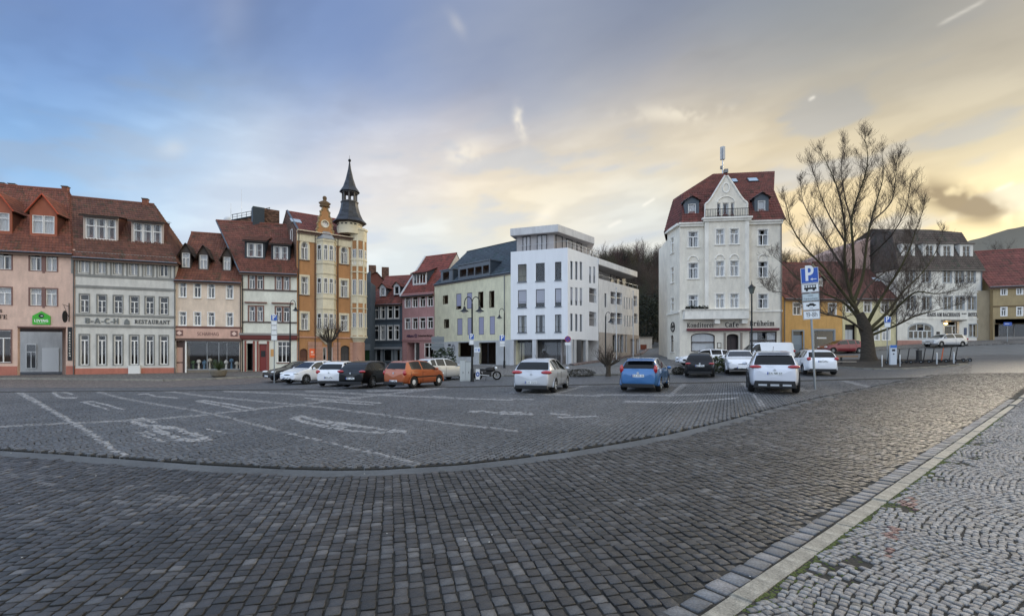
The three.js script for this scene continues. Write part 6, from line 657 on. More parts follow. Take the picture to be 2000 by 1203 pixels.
    const gb = part('curved_gable', ext(s, 0.35, gz - 0.35), pm, g), ed = []; for (const sg of [1, -1]) pr.slice(0, -1).forEach(([x, y], i) => ed.push(rod(V(c + sg * w * x, v0 + hh * y, gz), V(c + sg * w * pr[i + 1][0], v0 + hh * pr[i + 1][1], gz), 0.11, 0.11, 6))); part('gable_moulding', ed, tr, gb); for (const r of wr) window_(g, ...r, { z: gz - 0.15, cols: 1, transom: 0, curtain: 0.6 }); part('arch_moulding', new THREE.TorusGeometry(w * 0.4, 0.07, 6, 18, Math.PI).scale(1, 0.7, 1).translate(c, B.v(1416, 395, gz), gz + 0.02), tr, gb); part('stucco_wreath', [new THREE.TorusGeometry(0.4, 0.08, 6, 16).scale(0.8, 1.2, 0.5).translate(c, v0 + hh * 0.72, gz + 0.02)], tr, gb); part('gable_roof', quads([[V(c - w, v0 + hh * 0.36, gz - 0.3), V(c, v1, gz - 0.3), V(c, v1, -4.5), V(c - w, v0 + hh * 0.36, -1.6)], [V(c, v1, gz - 0.3), V(c + w, v0 + hh * 0.36, gz - 0.3), V(c + w, v0 + hh * 0.36, -1.6), V(c, v1, -4.5)]]), roofMat(rm), gb);
    const rail = part('balcony_rail', [bx(b0, b1, B.v(1420, 408, bayZ) - 0.05, B.v(1420, 408, bayZ), bayZ + 0.1, bayZ + 0.16), bx(b0, b1, H + 0.55, H + 0.6, bayZ + 0.1, bayZ + 0.16)], M.iron, g); for (let i = 0; i <= 26; i++) part('baluster', rod(V(lerp(b0, b1, i / 26), H + 0.48, bayZ + 0.13), V(lerp(b0, b1, i / 26), B.v(1420, 408, bayZ), bayZ + 0.13), 0.02), M.iron, rail); }
  pipe(B, B.L - 0.1, H - 0.1, mat('#6c665e', 0.6));
  { const u = B.u(1412, zr), t = thing('mobile_antenna', 'grey mobile phone antenna mast on the cafe roof ridge', 'antenna'); t.position.copy(g.position); t.rotation.copy(g.rotation); const y = (py) => B.v(1412, py, zr); part('mast', [cyl(0.07, 0.06, y(286) - R1 + 0.6, 8).translate(u, R1 - 0.6, zr)], M.steel, t); for (const k of [0, 2.1, 4.2]) part('panel', bx(-0.14, 0.14, y(312), y(287), 0.12, 0.24).rotateY(k + 0.5).translate(u, 0, zr), mat('#b8babb', 0.5), t); part('radio_unit', [bx(u + 0.15, u + 0.55, R1 + 0.05, R1 + 0.45, zr - 0.2, zr + 0.2), bx(u - 0.25, u - 0.02, R1 + 0.5, R1 + 0.85, zr - 0.1, zr + 0.1)], mat('#7a7c7d', 0.5), t); }
}
// ---- two low houses behind the tree ----
{
  const B = new Building('orange_yellow_house', 'low orange-yellow house with grey door and large shop window', 1531, 55.5, 1646, 56.5, { D: 10 }), g = B.g, H = B.v(1580, 580), pm = plaster('#d3a869'), gr = mat('#8d959b', 0.6), ref = 1580;
  for (const [a, b] of [[1550, 1565], [1619, 1633.5]]) { const [u0, u1, v0, v1] = B.rect(a, b, 592, 615, 0, ref); B.window(u0, u1, v0, v1, { surround: 0.08, smat: M.white, transom: 0.68, cols: 2, curtain: 0.2 }); }
  const d = B.rect(1549.5, 1569, 647, 692, 0, ref); B.holes.push([d[0], d[1], 0, d[3], 0]); const dd = part('door', bx(d[0], d[1], 0, d[3] - 0.45, -0.2, -0.14), mat('#7f8d99', 0.5), g); part('door_light', bx(d[0], d[1], d[3] - 0.42, d[3], -0.2, -0.18), mat('#22262a', 0.1), dd); part('door_panel', [bx(d[0] + 0.1, d[1] - 0.1, 0.2, 1.0, -0.139, -0.12)], mat('#74828e', 0.5), dd); part('door_surround', [bx(d[0] - 0.16, d[0] - 0.002, 0, d[3] + 0.16, -0.02, 0.05), bx(d[1] + 0.002, d[1] + 0.16, 0, d[3] + 0.16, -0.02, 0.05), bx(d[0] - 0.002, d[1] + 0.002, d[3] + 0.002, d[3] + 0.16, -0.02, 0.05)], gr, g);
  { const [u0, u1, v0, v1] = B.rect(1591, 1630, 645, 684, 0, ref); B.window(u0, u1, v0, v1, { surround: 0.16, smat: gr, transom: 0, cols: 1, f: 0.08, frame: gr, curtain: 0 }); part('window_notice', bx(lerp(u0, u1, 0.22), lerp(u0, u1, 0.7), lerp(v0, v1, 0.58), lerp(v0, v1, 0.66), -0.26, -0.25), mat('#c9cbc8', 0.7), g); }
  B.wall(H, 10, pm, { gable: { h: B.v(1580, 516, -5) } }); const rf = gableRoof(B, { e: H, r: B.v(1580, 515, -5), D: 10, color: '#744239', ov: 0.3, th: 0.4, tw: 0.27 }); B.band(-0.4, 0.35, 0.04, stone('#8f8a82'), -0.01, d[0] - 0.17, 'plinth'); B.band(-0.4, 0.35, 0.04, stone('#8f8a82'), d[1] + 0.17, B.L, 'plinth');
  gableDormer(B, 1599.5, 1607, 547, 558, -1.2, { roofAt: rf, mat: M.white, roof: '#744239', cols: 1, transom: 0, side: 0.08, curtain: 0, foot: 0.05 }); pipe(B, 0.1, H - 0.2);
}
{
  const B = new Building('pale_yellow_house', 'low pale yellow house behind the big bare tree, dark porch door', 1646.5, 56.5, 1753, 57, { D: 10 }), g = B.g, H = B.v(1700, 580), pm = plaster('#d9d1a9'), ref = 1700;
  for (const px of [1660.5, 1695.5, 1729]) { const [u0, u1, v0, v1] = B.rect(px - 7, px + 7, 587, 610, 0, ref); B.window(u0, u1, v0, v1, { surround: 0.08, smat: M.white, transom: 0.68, cols: 2, curtain: 0.2 }); } for (const px of [1711, 1731.5]) { const [u0, u1, v0, v1] = B.rect(px - 7, px + 7, 642, 664, 0, ref); B.window(u0, u1, v0, v1, { surround: 0.1, smat: M.white, transom: 0.68, cols: 2, curtain: 0.9 }); }
  const d = B.rect(1651.5, 1674, 634, 690, 0, ref); B.holes.push([d[0], d[1], 0, d[3], 0]); const dd = part('door', bx(d[0], d[1], 0, d[3], -0.5, -0.45), mat('#2c2626', 0.6), g); for (const k of [0, 1]) part('door_leaf', bx(lerp(d[0], d[1], 0.12 + k * 0.4), lerp(d[0], d[1], 0.48 + k * 0.4), 0.1, 2.3, -0.449, -0.42), mat('#b9bcbd', 0.5), dd);
  B.wall(H, 10, pm, { gable: { h: B.v(1700, 516, -5) } }); const rf = gableRoof(B, { e: H, r: B.v(1700, 514, -5), D: 10, color: '#6c433a', ov: 0.3, th: 0.4, tw: 0.27 }); B.band(-0.4, 0.3, 0.04, stone('#8f8a82'), d[1] + 0.1, B.L, 'plinth'); { const [u] = B.at(1710, 545, -2.5); part('skylight', bx(-0.3, 0.3, -0.05, 0.05, -0.4, 0.4).rotateX(0.6).translate(u, rf(-2.4) + 0.1, -2.4), mat('#c3ccd2', 0.1), g); } pipe(B, B.L - 0.1, H - 0.2);
}
// ---- hotel ----
{
  const B = new Building('hotel', 'white hotel with dark mansard roof, white dormers and arched ground floor window', 1753.5, 57, 1919, 57.6, { D: 11 }), g = B.g, H = B.v(1840, 525), pm = plaster('#ece9df'), ref = 1840, fr = mat('#c9ccca', 0.6), W = { surround: 0.09, smat: mat('#a9abaa', 0.7), transom: 0, cols: 2, cross: [0.5], frame: fr, f: 0.06, curtain: 0.1 };
  for (const [y0, y1, dx] of [[528.5, 552, 0], [579, 605, 1.5]]) for (const px of [1779, 1810, 1851.5, 1874.5, 1898]) { const [u0, u1, v0, v1] = B.rect(px + dx - 8, px + dx + 8, y0, y1, 0, ref); B.window(u0, u1, v0, v1, W); }
  { const a = B.rect(1776, 1823, 632, 662, 0, ref); B.window(a[0], a[1], a[2], a[3], { surround: 0.12, smat: mat('#a9abaa', 0.7), frame: fr, arch: 0.6, cols: 5, transom: 0.52, top: 3, f: 0.1, curtain: 0 }); const w = B.rect(1894, 1910, 633, 658, 0, ref); B.window(w[0], w[1], w[2], w[3], W); const d = B.rect(1844, 1875, 628, 670, 0, ref); B.holes.push([d[0], d[1], 0, d[3], 0]); const dd = part('entrance', [bx(d[0], d[0] + 0.1, 0, d[3], -0.5, -0.4), bx(lerp(d[0], d[1], 0.22), lerp(d[0], d[1], 0.27), 0, d[3] - 0.5, -0.5, -0.4), bx(lerp(d[0], d[1], 0.75), lerp(d[0], d[1], 0.8), 0, d[3] - 0.5, -0.5, -0.4), bx(d[1] - 0.1, d[1], 0, d[3], -0.5, -0.4), bx(d[0], d[1], d[3] - 0.55, d[3] - 0.4, -0.5, -0.39)], fr, g); part('pane', bx(d[0] + 0.1, d[1] - 0.1, 0, d[3] - 0.55, -0.46, -0.45), M.glass, dd); part('canopy', bx(d[0] - 0.3, d[1] + 0.4, d[3] + 0.06, d[3] + 0.16, 0, 0.5), mat('#5b534c', 0.6), g);
    const lp = part('entrance_lamp', bx(d[0] + 0.25, d[0] + 0.75, d[3] - 0.32, d[3] - 0.16, -0.3, -0.2), new THREE.MeshStandardMaterial({ color: '#fff0c8', emissive: '#ffd890', emissiveIntensity: 1.6 }), g); const pl = new THREE.PointLight('#ffd9a0', 1.2); pl.position.set(d[0] + 0.5, d[3] - 0.24, -0.15); pl.castShadow = true; g.add(pl);
    part('menu_case', bx(B.u(1884), B.u(1888.5), B.v(ref, 654), B.v(ref, 640), 0.005, 0.08), mat('#4c566c', 0.5), g); part('wall_plaque', [bx(B.u(1830), B.u(1836), B.v(ref, 653), B.v(ref, 648), 0.005, 0.06)], M.dark, g); part('mailbox', bx(B.u(1837), B.u(1840.5), B.v(ref, 658), B.v(ref, 655), 0.005, 0.1), M.dark, g); }
  const zr = -5.5, R1 = B.v(1840, 456, -2.6); B.wall(H, 11, pm); B.band(B.v(ref, 571), B.v(ref, 569.5), 0.05, pm); B.band(B.v(ref, 623.5), B.v(ref, 622), 0.05, pm); B.band(-0.4, B.v(ref, 665), 0.05, plaster('#b98e82'), -0.01, B.u(1843), 'plinth'); B.band(-0.4, B.v(ref, 665), 0.05, plaster('#b98e82'), B.u(1876), B.L, 'plinth');
  const ink = mat('#3a3637', 0.6); lettering('Hotel', B.u(1772), B.u(1793), B.v(ref, 618), 0.36, serif, ink, g); lettering('***', B.u(1799), B.u(1809), B.v(ref, 616), 0.3, sansR, ink, g); lettering('HAUS AM BACHHAUS', B.u(1812), B.u(1876), B.v(ref, 618), 0.44, serif, ink, g); lettering('***', B.u(1879), B.u(1889), B.v(ref, 616), 0.3, sansR, ink, g); lettering('HOTEL', B.u(1892), B.u(1910), B.v(ref, 617.5), 0.42, serif, ink, g);
  // mansard: steep front with white dormers, low top
  const zk = -2.2, E = H, rc = '#5a4f48', L = B.L, uL = B.u(1742, zk), uR = B.u(1904, zk), a = V(-0.1, E - 0.05, 0.3), b = V(L + 0.1, E - 0.05, 0.3), kb = V(Math.min(uR, L - 0.2), R1, zk), ka = V(Math.max(uL, 0.2), R1, zk), tb = V(kb.x - 1, R1 + 1.2, -5.5), ta = V(ka.x + 0.2, R1 + 1.2, -5.5), c = V(L + 0.1, E, -11), d2 = V(-0.1, E, -11), kc = V(kb.x, R1, -9), kd = V(ka.x, R1, -9);
  roofPart('roof', [[a, b, kb, ka], [ka, kb, tb, ta], [b, c, kc, kb], [d2, a, ka, kd], [kb, kc, tb, tb.clone()], [kd, ka, ta, ta.clone()], [c, d2, kd, kc], [kc, kd, ta, tb]], roofMat(rc), g, { th: 0.36 }); part('eaves_board', bx(-0.1, L + 0.1, E - 0.25, E - 0.06, 0, 0.32), mat('#6d675f', 0.7), g); const rf = (z) => E + (R1 - E) * (0.3 - z) / (0.3 - zk);
  for (const px of [1775, 1817, 1851, 1889]) { const z = -0.5, [u0, u1, v0, v1] = B.rect(px - 7.5, px + 7.5, 479.5, 502, z, ref), dm = new THREE.Group(); dm.name = 'dormer'; g.add(dm); const s = poly([[u0 - 0.35, v0 - 0.2], [u1 + 0.35, v0 - 0.2], [u1 + 0.35, v1 + 0.2], [u0 - 0.35, v1 + 0.2]]); s.holes.push(archPath(u0, u1, v0, v1, 0)); part('front', ext(s, 0.15, z - 0.15), plaster('#e6e4dd'), dm); window_(dm, u0, u1, v0, v1, { ...W, surround: 0, z: z - 0.1 }); for (const x of [u0 - 0.349, u1 + 0.249]) part('cheek', bx(x, x + 0.1, v0 - 0.2, v1 + 0.2, zk - 0.2, z - 0.15), plaster('#d9d7d0'), dm); part('dormer_roof', bx(u0 - 0.45, u1 + 0.45, v1 + 0.2, v1 + 0.32, zk - 0.3, z + 0.2), mat('#6a625b', 0.7), dm); }
  pipe(B, L - 0.1, H - 0.2); part('rear_wing', [ext(poly([[0, -1], [-3.4, -1], [-3.4, B.v(1690, 500, -8)], [0, R1 - 0.2]]), 8, -12)], plaster('#b59a90'), g);
}
// ---- ochre shop house on the right ----
{
  const B = new Building('ochre_shop_house', 'ochre house with red tiled roof above a dark shop front and grey awning', 1941, 56.6, 2120, 54, { D: 10 }), g = B.g, H = B.v(1960, 555), pm = plaster('#ad9a75'), ref = 1960;
  for (const [y0, y1] of [[560, 576], [601, 617]]) for (const px of [1962, 1993, 2024, 2055]) { const [u0, u1, v0, v1] = B.rect(px - 4.8, px + 4.8, y0, y1, 0, ref); B.window(u0, u1, v0, v1, { surround: 0.1, smat: M.white, transom: 0.7, cols: 2, curtain: 0.3 }); }
  const s = B.rect(1944, 2115, 633, 668, 0, ref); B.holes.push([s[0], s[1], 0.02, s[3], 0]); B.wall(H, 10, pm, { gable: { h: B.v(1960, 489, -5) } });
  const sf = part('shop_front', [bx(s[0], s[1], 0, 0.45, -0.35, -0.25), bx(B.u(1955), B.u(1956), 0.45, s[3], -0.35, -0.28), bx(B.u(1985), B.u(1986), 0.45, s[3], -0.35, -0.28)], mat('#8f8a84', 0.6), g); part('pane', bx(B.u(1956), s[1], 0.45, s[3], -0.33, -0.32), M.glass, sf); part('awning', ext(poly([[-0.02, B.v(ref, 631)], [0.9, B.v(ref, 632.5)], [0.9, B.v(ref, 630)], [-0.02, B.v(ref, 623)]]), B.L - 0.4, 0).rotateY(-Math.PI / 2).scale(-1, 1, 1).translate(0.2, 0, 0), mat('#8b8580', 0.8), g); B.band(B.v(ref, 599.5), B.v(ref, 597), 0.06, mat('#6d5a3c', 0.8));
  gableRoof(B, { e: H, r: B.v(1960, 489, -5), D: 10, color: '#7b453d', ov: 0.35, th: 0.5, tw: 0.3, side0: 0.5 }); part('side_shed', [bx(-1.4, -0.02, -0.6, H - 0.6, -6, -0.6)], plaster('#a89a80'), g);
}
// ================= vehicles =================
const PROF = { // top line from the tail (0) to the nose (1), as shares of length and height; belt line; glass ranges
  hatch: { top: [[0, 0.54], [0.012, 0.6], [0.03, 0.655], [0.075, 0.78], [0.125, 0.895], [0.18, 0.955], [0.28, 0.99], [0.42, 1], [0.54, 0.975], [0.6, 0.93], [0.755, 0.665], [0.8, 0.64], [0.93, 0.54], [0.985, 0.46], [1, 0.4]], belt: [0.67, 0.61], rear: [0.036, 0.125], front: [0.6, 0.745], side: [[0.165, 0.25], [0.27, 0.43], [0.45, 0.7]] },
  hatch3: { top: [[0, 0.55], [0.012, 0.6], [0.03, 0.66], [0.09, 0.92], [0.13, 0.965], [0.28, 0.995], [0.42, 1], [0.56, 0.975], [0.62, 0.93], [0.79, 0.66], [0.83, 0.63], [0.95, 0.53], [0.99, 0.44], [1, 0.4]], belt: [0.67, 0.61], rear: [0.036, 0.095], front: [0.62, 0.775], side: [[0.14, 0.38], [0.405, 0.73]] },
  suv: { top: [[0, 0.56], [0.01, 0.6], [0.03, 0.64], [0.1, 0.9], [0.14, 0.96], [0.28, 0.995], [0.42, 1], [0.56, 0.97], [0.61, 0.93], [0.74, 0.69], [0.79, 0.67], [0.94, 0.59], [0.99, 0.5], [1, 0.42]], belt: [0.66, 0.62], rear: [0.036, 0.1], front: [0.61, 0.73], side: [[0.13, 0.22], [0.245, 0.42], [0.44, 0.69]] },
  sedan: { top: [[0, 0.55], [0.01, 0.62], [0.06, 0.66], [0.14, 0.69], [0.28, 0.94], [0.36, 0.99], [0.46, 1], [0.54, 0.97], [0.6, 0.9], [0.73, 0.66], [0.78, 0.63], [0.93, 0.52], [0.985, 0.44], [1, 0.38]], belt: [0.66, 0.6], rear: [0.15, 0.27], front: [0.6, 0.72], side: [[0.27, 0.42], [0.44, 0.68]] },
  wagon: { top: [[0, 0.56], [0.01, 0.62], [0.03, 0.68], [0.09, 0.9], [0.13, 0.95], [0.28, 0.99], [0.42, 1], [0.54, 0.97], [0.6, 0.92], [0.74, 0.66], [0.79, 0.63], [0.93, 0.54], [0.985, 0.46], [1, 0.4]], belt: [0.67, 0.61], rear: [0.034, 0.09], front: [0.6, 0.73], side: [[0.1, 0.22], [0.24, 0.42], [0.44, 0.69]] },
  van: { top: [[0, 0.94], [0.006, 0.98], [0.03, 0.995], [0.3, 1], [0.62, 1], [0.7, 0.97], [0.75, 0.92], [0.87, 0.62], [0.9, 0.58], [0.97, 0.5], [0.995, 0.42], [1, 0.36]], belt: [0.58, 0.54], rear: [2, 3], front: [0.75, 0.865], side: [[0.66, 0.82]] },
};
const tyreM = mat('#141414', 0.85), rimM = mat('#a3a7ab', 0.35, { metalness: 0.7 }), capM = mat('#c9ccce', 0.45), black = mat('#101113', 0.55), carGlass = new THREE.MeshPhysicalMaterial({ color: '#566062', roughness: 0.02, transmission: 0.9, thickness: 0, ior: 1.6 }), redL = mat('#a3121a', 0.15, { clearcoat: 1 }), lampM = mat('#d9dee0', 0.08, { clearcoat: 1 });
const wheelGeo = (() => { const t = new THREE.LatheGeometry([[0.6, -0.5], [0.9, -0.5], [0.985, -0.38], [1, -0.15], [1, 0.15], [0.985, 0.38], [0.9, 0.5], [0.6, 0.5]].map(([x, y]) => new THREE.Vector2(x, y)), 26).rotateX(Math.PI / 2); const sp = [new THREE.CylinderGeometry(0.66, 0.66, 0.5, 24, 1, true).rotateX(Math.PI / 2), new THREE.TorusGeometry(0.64, 0.035, 6, 24).translate(0, 0, 0.46), cyl(0.15, 0.13, 0.1, 12).rotateX(Math.PI / 2).translate(0, 0, 0.34)]; for (let i = 0; i < 7; i++) sp.push(bx(0.1, 0.63, -0.055, 0.055, 0.36, 0.43).rotateZ(i * Math.PI * 2 / 7)); return { tyre: t, rim: join(sp), cap: join([new THREE.SphereGeometry(0.66, 22, 6, 0, Math.PI * 2, 0, 0.7).scale(1.02, 0.5, 1.02).rotateX(Math.PI / 2).translate(0, 0, 0.17), new THREE.TorusGeometry(0.63, 0.03, 6, 22).translate(0, 0, 0.46)]) , back: new THREE.CircleGeometry(0.64, 22).translate(0, 0, 0.1) }; })();
function car(s) {
  const P = PROF[s.type], { L, W, H } = s, pos0 = s.at, o = thing(s.name ?? 'parked_car', s.label, s.cat ?? 'car', pos0, Math.PI / 2 - s.phi * Math.PI / 180, s.group), paint = s.paint, hw = W / 2;
  const line = (pts, t) => { let i = 0; while (i < pts.length - 2 && t > pts[i + 1][0]) i++; const a = pts[i], b = pts[i + 1]; return lerp(a[1], b[1], clamp((t - a[0]) / (b[0] - a[0]), 0, 1)); }, top = (t) => { let v = 0; for (const k of [-0.014, -0.007, 0, 0.007, 0.014]) v += line(P.top, clamp(t + k, 0, 1)); return v / 5 * H; };
  const wr = s.wr ?? H * 0.215, axF = s.axF ?? 0.815, axR = s.axR ?? 0.19, ra = wr + 0.055;
  const ts = new Set([0, 0.004, 0.012, 0.022, 0.985, 0.995, 1, ...P.rear, ...P.front, ...P.side.flat()].filter((v) => v <= 1)); for (let i = 0; i <= 64; i++) ts.add(i / 64); for (const ax of [axF, axR]) for (let a = 0; a <= 12; a++) ts.add(clamp(ax + Math.cos(a / 12 * Math.PI) * ra / L, 0, 1)); const T_ = [...ts].sort((a, b) => a - b).filter((v, i, q) => i === 0 || v - q[i - 1] > 0.0015);
  const sec = (t) => { const e = Math.abs(2 * t - 1), w = hw * (1 - 0.15 * e ** 8 - (t > 0.5 ? 0.05 : 0.04) * e ** 3), yt = top(t), ys = (0.15 + 0.06 * e ** 8) * H; let yb = lerp(P.belt[0], P.belt[1], t) * H; if (yt < yb + 0.015) yb = yt - 0.015; const gh = yt - yb, wr_ = w * (1 - 0.29 * clamp(gh / (0.36 * H), 0, 1) - 0.05), d = yb - ys, out = [[ys, 0], [ys, 0.82 * w], [ys + 0.05 * d, 0.93 * w], [ys + 0.22 * d, 0.985 * w], [ys + 0.42 * d, w], [ys + 0.62 * d, 0.995 * w], [ys + 0.82 * d, 0.985 * w], [yb, 0.965 * w], [yb + 0.05 * gh, 0.955 * w]]; for (let k = 1; k <= 4; k++) out.push([yb + (0.05 + 0.82 * k / 4) * gh, lerp(0.955 * w, wr_, k / 4)]); out.push([yb + 0.95 * gh, wr_ * 0.94], [yt - 0.006, wr_ * 0.82], [yt - 0.001, wr_ * 0.45], [yt, 0]); return out; };
  const N = 17, rows = T_.map((t) => { const q = sec(t), x = (t - 0.5) * L; return [...q.map(([y, z]) => [x, y, z]), ...q.slice(1, -1).reverse().map(([y, z]) => [x, y, -z])]; }), M2 = rows[0].length;
  const cap = (r, sg) => { const c = [0, 0, 0]; const out = []; for (const [k, dx] of [[0.93, 0.02], [0.75, 0.035], [0.4, 0.045], [0.001, 0.048]]) { const cy = (r[0][1] + r[N - 1][1]) / 2; out.push(r.map(([x, y, z]) => [x + sg * dx, cy + (y - cy) * k, z * k])); } return out; };
  const all = [...cap(rows[0], -1).reverse(), ...rows, ...cap(rows[rows.length - 1], 1)], off = 4, pos = []; for (const r of all) for (const p of r) pos.push(...p);
  const cells = { body: [] }, put = (k, ...v) => (cells[k] ??= []).push(...v), mid = (i, j) => { const a = all[i][j], b = all[i + 1][(j + 1) % M2]; return [(a[0] + b[0]) / 2, (a[1] + b[1]) / 2, (a[2] + b[2]) / 2]; };
  for (let i = 0; i < all.length - 1; i++) for (let j = 0; j < M2; j++) {
    const a = i * M2 + j, b = i * M2 + (j + 1) % M2, c = b + M2, d = a + M2, [x, y, z] = mid(i, j), t = x / L + 0.5, ring = i - off, jj = j < N - 1 ? j : M2 - 1 - j, inRows = ring >= 0 && ring < rows.length - 1; let k = 'body';
    if (inRows) { const gh = top(t) - lerp(P.belt[0], P.belt[1], t) * H; if (jj >= 13 && t > P.rear[0] && t < P.rear[1]) k = 'rear_window'; else if (jj >= 13 && t > P.front[0] && t < P.front[1]) k = 'windscreen'; else if (jj >= 8 && jj <= 11 && gh > 0.1 * H) P.side.forEach(([p, q], n) => { if (t > p && t < q) k = 'side_window' + n + (z > 0 ? 'a' : 'b'); }); if (jj >= 1 && jj <= 6) for (const ax of [axF, axR]) if (Math.hypot(x - (ax - 0.5) * L, y - wr) < ra) k = null; }
    if (k) put(k, a, b, c, a, c, d);
  }
  const full = new THREE.BufferGeometry(); full.setAttribute('position', new THREE.Float32BufferAttribute(pos, 3)); const idx0 = []; for (const k of Object.keys(cells)) idx0.push(...cells[k]); full.setIndex(idx0); full.computeVertexNormals(); { const p = full.attributes.position, n = full.attributes.normal; let s0 = 0; for (let i = 0; i < p.count; i++) s0 += n.getZ(i) * p.getZ(i); if (s0 < 0) { for (const k of Object.keys(cells)) cells[k] = cells[k].map((v, i) => i % 3 === 0 ? cells[k][i + 1] : i % 3 === 1 ? cells[k][i - 1] : v); for (let i = 0; i < n.count; i++) n.setXYZ(i, -n.getX(i), -n.getY(i), -n.getZ(i)); } }
  const sub = (ix) => { const map = new Map(), pp = [], nn = [], id = []; for (const v of ix) { if (!map.has(v)) { map.set(v, map.size); pp.push(pos[v * 3], pos[v * 3 + 1], pos[v * 3 + 2]); nn.push(full.attributes.normal.getX(v), full.attributes.normal.getY(v), full.attributes.normal.getZ(v)); } id.push(map.get(v)); } const g = new THREE.BufferGeometry(); g.setAttribute('position', new THREE.Float32BufferAttribute(pp, 3)); g.setAttribute('normal', new THREE.Float32BufferAttribute(nn, 3)); g.setIndex(id); return g; };
  const body = part('body', sub(cells.body), paint, o); for (const k of Object.keys(cells)) if (k !== 'body') part(k.startsWith('side') ? 'side_window' : k, sub(cells[k]), (s.tint || k === 'rear_window') && k !== 'windscreen' ? mat('#0b0d0f', 0.04, { specularIntensity: 0.7 }) : carGlass, o);
  // cabin
  const yb = P.belt[1] * H; part('interior', [bx(-0.36 * L, 0.2 * L, 0.2 * H, yb - 0.12, -hw * 0.8, hw * 0.8), bx(0.17 * L, 0.24 * L, 0.3, yb - 0.02, -hw * 0.78, hw * 0.78)], black, o); for (const [x, z] of [[0.0, 0.42], [0.0, -0.42], [-0.2, 0.4], [-0.2, -0.4]]) if (s.type !== 'van' || x === 0) part('seat', [bx(x * L - 0.1, x * L + 0.05, yb - 0.3, yb + 0.1, z * hw * 2 * 0.5 - 0.22, z * hw * 2 * 0.5 + 0.22), bx(x * L - 0.1, x * L + 0.01, yb + 0.14, yb + 0.32, z * hw - 0.12, z * hw + 0.12)], mat('#26272a', 0.9), o);
  // wheels, arches
  for (const ax of [axF, axR]) for (const sg of [1, -1]) { const x = (ax - 0.5) * L, z = sg * (hw - 0.115), w = new THREE.Group(); w.name = 'wheel'; w.position.set(x, wr, z); w.scale.set(wr, wr, wr * 0.68 * sg); o.add(w); part('tyre', wheelGeo.tyre, tyreM, w); part('rim', s.cap ? wheelGeo.cap : wheelGeo.rim, s.cap ? capM : s.rim ?? rimM, w); part('brake_disc', wheelGeo.back, mat('#2b2c2e', 0.6, { metalness: 0.5 }), w); part('wheel_arch', [new THREE.RingGeometry(ra - 0.025, ra + 0.045, 26, 1, -0.12, Math.PI + 0.24).translate(x, wr, sg * (hw * 0.997) + sg * 0.004), new THREE.CylinderGeometry(ra + 0.01, ra + 0.01, 0.26, 20, 1, true, Math.PI / 2 - 0.15, Math.PI + 0.3).rotateX(Math.PI / 2).translate(x, wr, sg * (hw - 0.14))], s.arch ?? black, o); }
  // lights, plates, bumpers, mirrors, handles
  const T2 = s.tail ?? { y: 0.6, h: 0.11, w: 0.16 }, xr = -L / 2; for (const sg of [1, -1]) { part('tail_light', new THREE.SphereGeometry(1, 14, 10).scale(T2.x ?? 0.1, T2.h, T2.w).translate(xr + (T2.dx ?? 0.045), T2.y * H, sg * (hw * 0.9 - T2.w * 0.7)), redL, o); part('headlight', new THREE.SphereGeometry(1, 14, 10).scale(0.2, 0.085, 0.17).rotateY(-sg * 0.5).translate(L / 2 - 0.17, 0.47 * H, sg * (hw * 0.7)), lampM, o);
    part('wing_mirror', [new THREE.SphereGeometry(1, 10, 8).scale(0.07, 0.075, 0.11).translate((P.front[1] - 0.56) * L, P.belt[1] * H + 0.09, sg * (hw + 0.08))], s.mirror ?? paint, o); for (const [, q] of P.side.slice(-2)) part('door_handle', bx(-0.09, 0.09, -0.014, 0.014, -0.02, 0.02).translate((P.side[P.side.length - 1][0] - 0.5) * L + (q > 0.6 ? 0.14 : -0.62), 0.57 * H, sg * (hw * 0.995)), s.trim ?? paint, o); }
  const px = xr - 0.052, py = (s.plateY ?? 0.42) * H, plate = (x, y, sg) => { const p = part('number_plate', bx(-0.008, 0.008, -0.055, 0.055, -0.26, 0.26).translate(x, y, 0), mat('#dfe2e2', 0.5), o); const b = new THREE.Group(); b.name = 'plate_print'; b.rotation.y = sg * Math.PI / 2; b.position.set(x + sg * 0.009, y, 0); p.add(b); part('euro_band', bx(-0.258, -0.215, -0.053, 0.053, 0, 0.002), mat('#1d3c8c', 0.5), b); if (s.plate) lettering(s.plate, -0.19, 0.24, -0.035, 0.075, sansR, mat('#1a1a1a', 0.6), b, 0.001, 0.003, 'plate_letter'); };
  plate(px, py, -1); plate(L / 2 + 0.055, 0.27 * H, 1);
  part('rear_bumper_insert', ext(poly([[-hw * 0.8, 0.14 * H], [hw * 0.8, 0.14 * H], [hw * 0.74, (0.14 + 0.085 * (s.diff ?? 1)) * H], [-hw * 0.74, (0.14 + 0.085 * (s.diff ?? 1)) * H]]), 0.1, -0.05, 0.02).rotateY(-Math.PI / 2).translate(xr - 0.012, 0, 0), black, o); if (s.diff) for (const z of [-0.42, 0, 0.42]) part('bumper_trim', bx(-0.01, 0.01, -0.035, 0.035, -0.15, 0.15).translate(xr - 0.09, 0.2 * H, z), M.steel, o);
  part('front_grille', new THREE.SphereGeometry(1, 16, 8).scale(0.06, 0.08, hw * 0.6).translate(L / 2 + 0.005, 0.24 * H, 0), black, o); part('front_grille', new THREE.SphereGeometry(1, 14, 8).scale(0.05, 0.045, hw * 0.42).translate(L / 2 + 0.0, 0.4 * H, 0), black, o); part('badge', cyl(0.05, 0.05, 0.012, 12).rotateZ(Math.PI / 2).translate(xr - 0.04, 0.545 * H, 0), M.steel, o); part('rear_wiper', rod(V(xr + 0.06, 0.68 * H, 0), V(xr + 0.1, 0.72 * H, -0.3), 0.01), black, o);
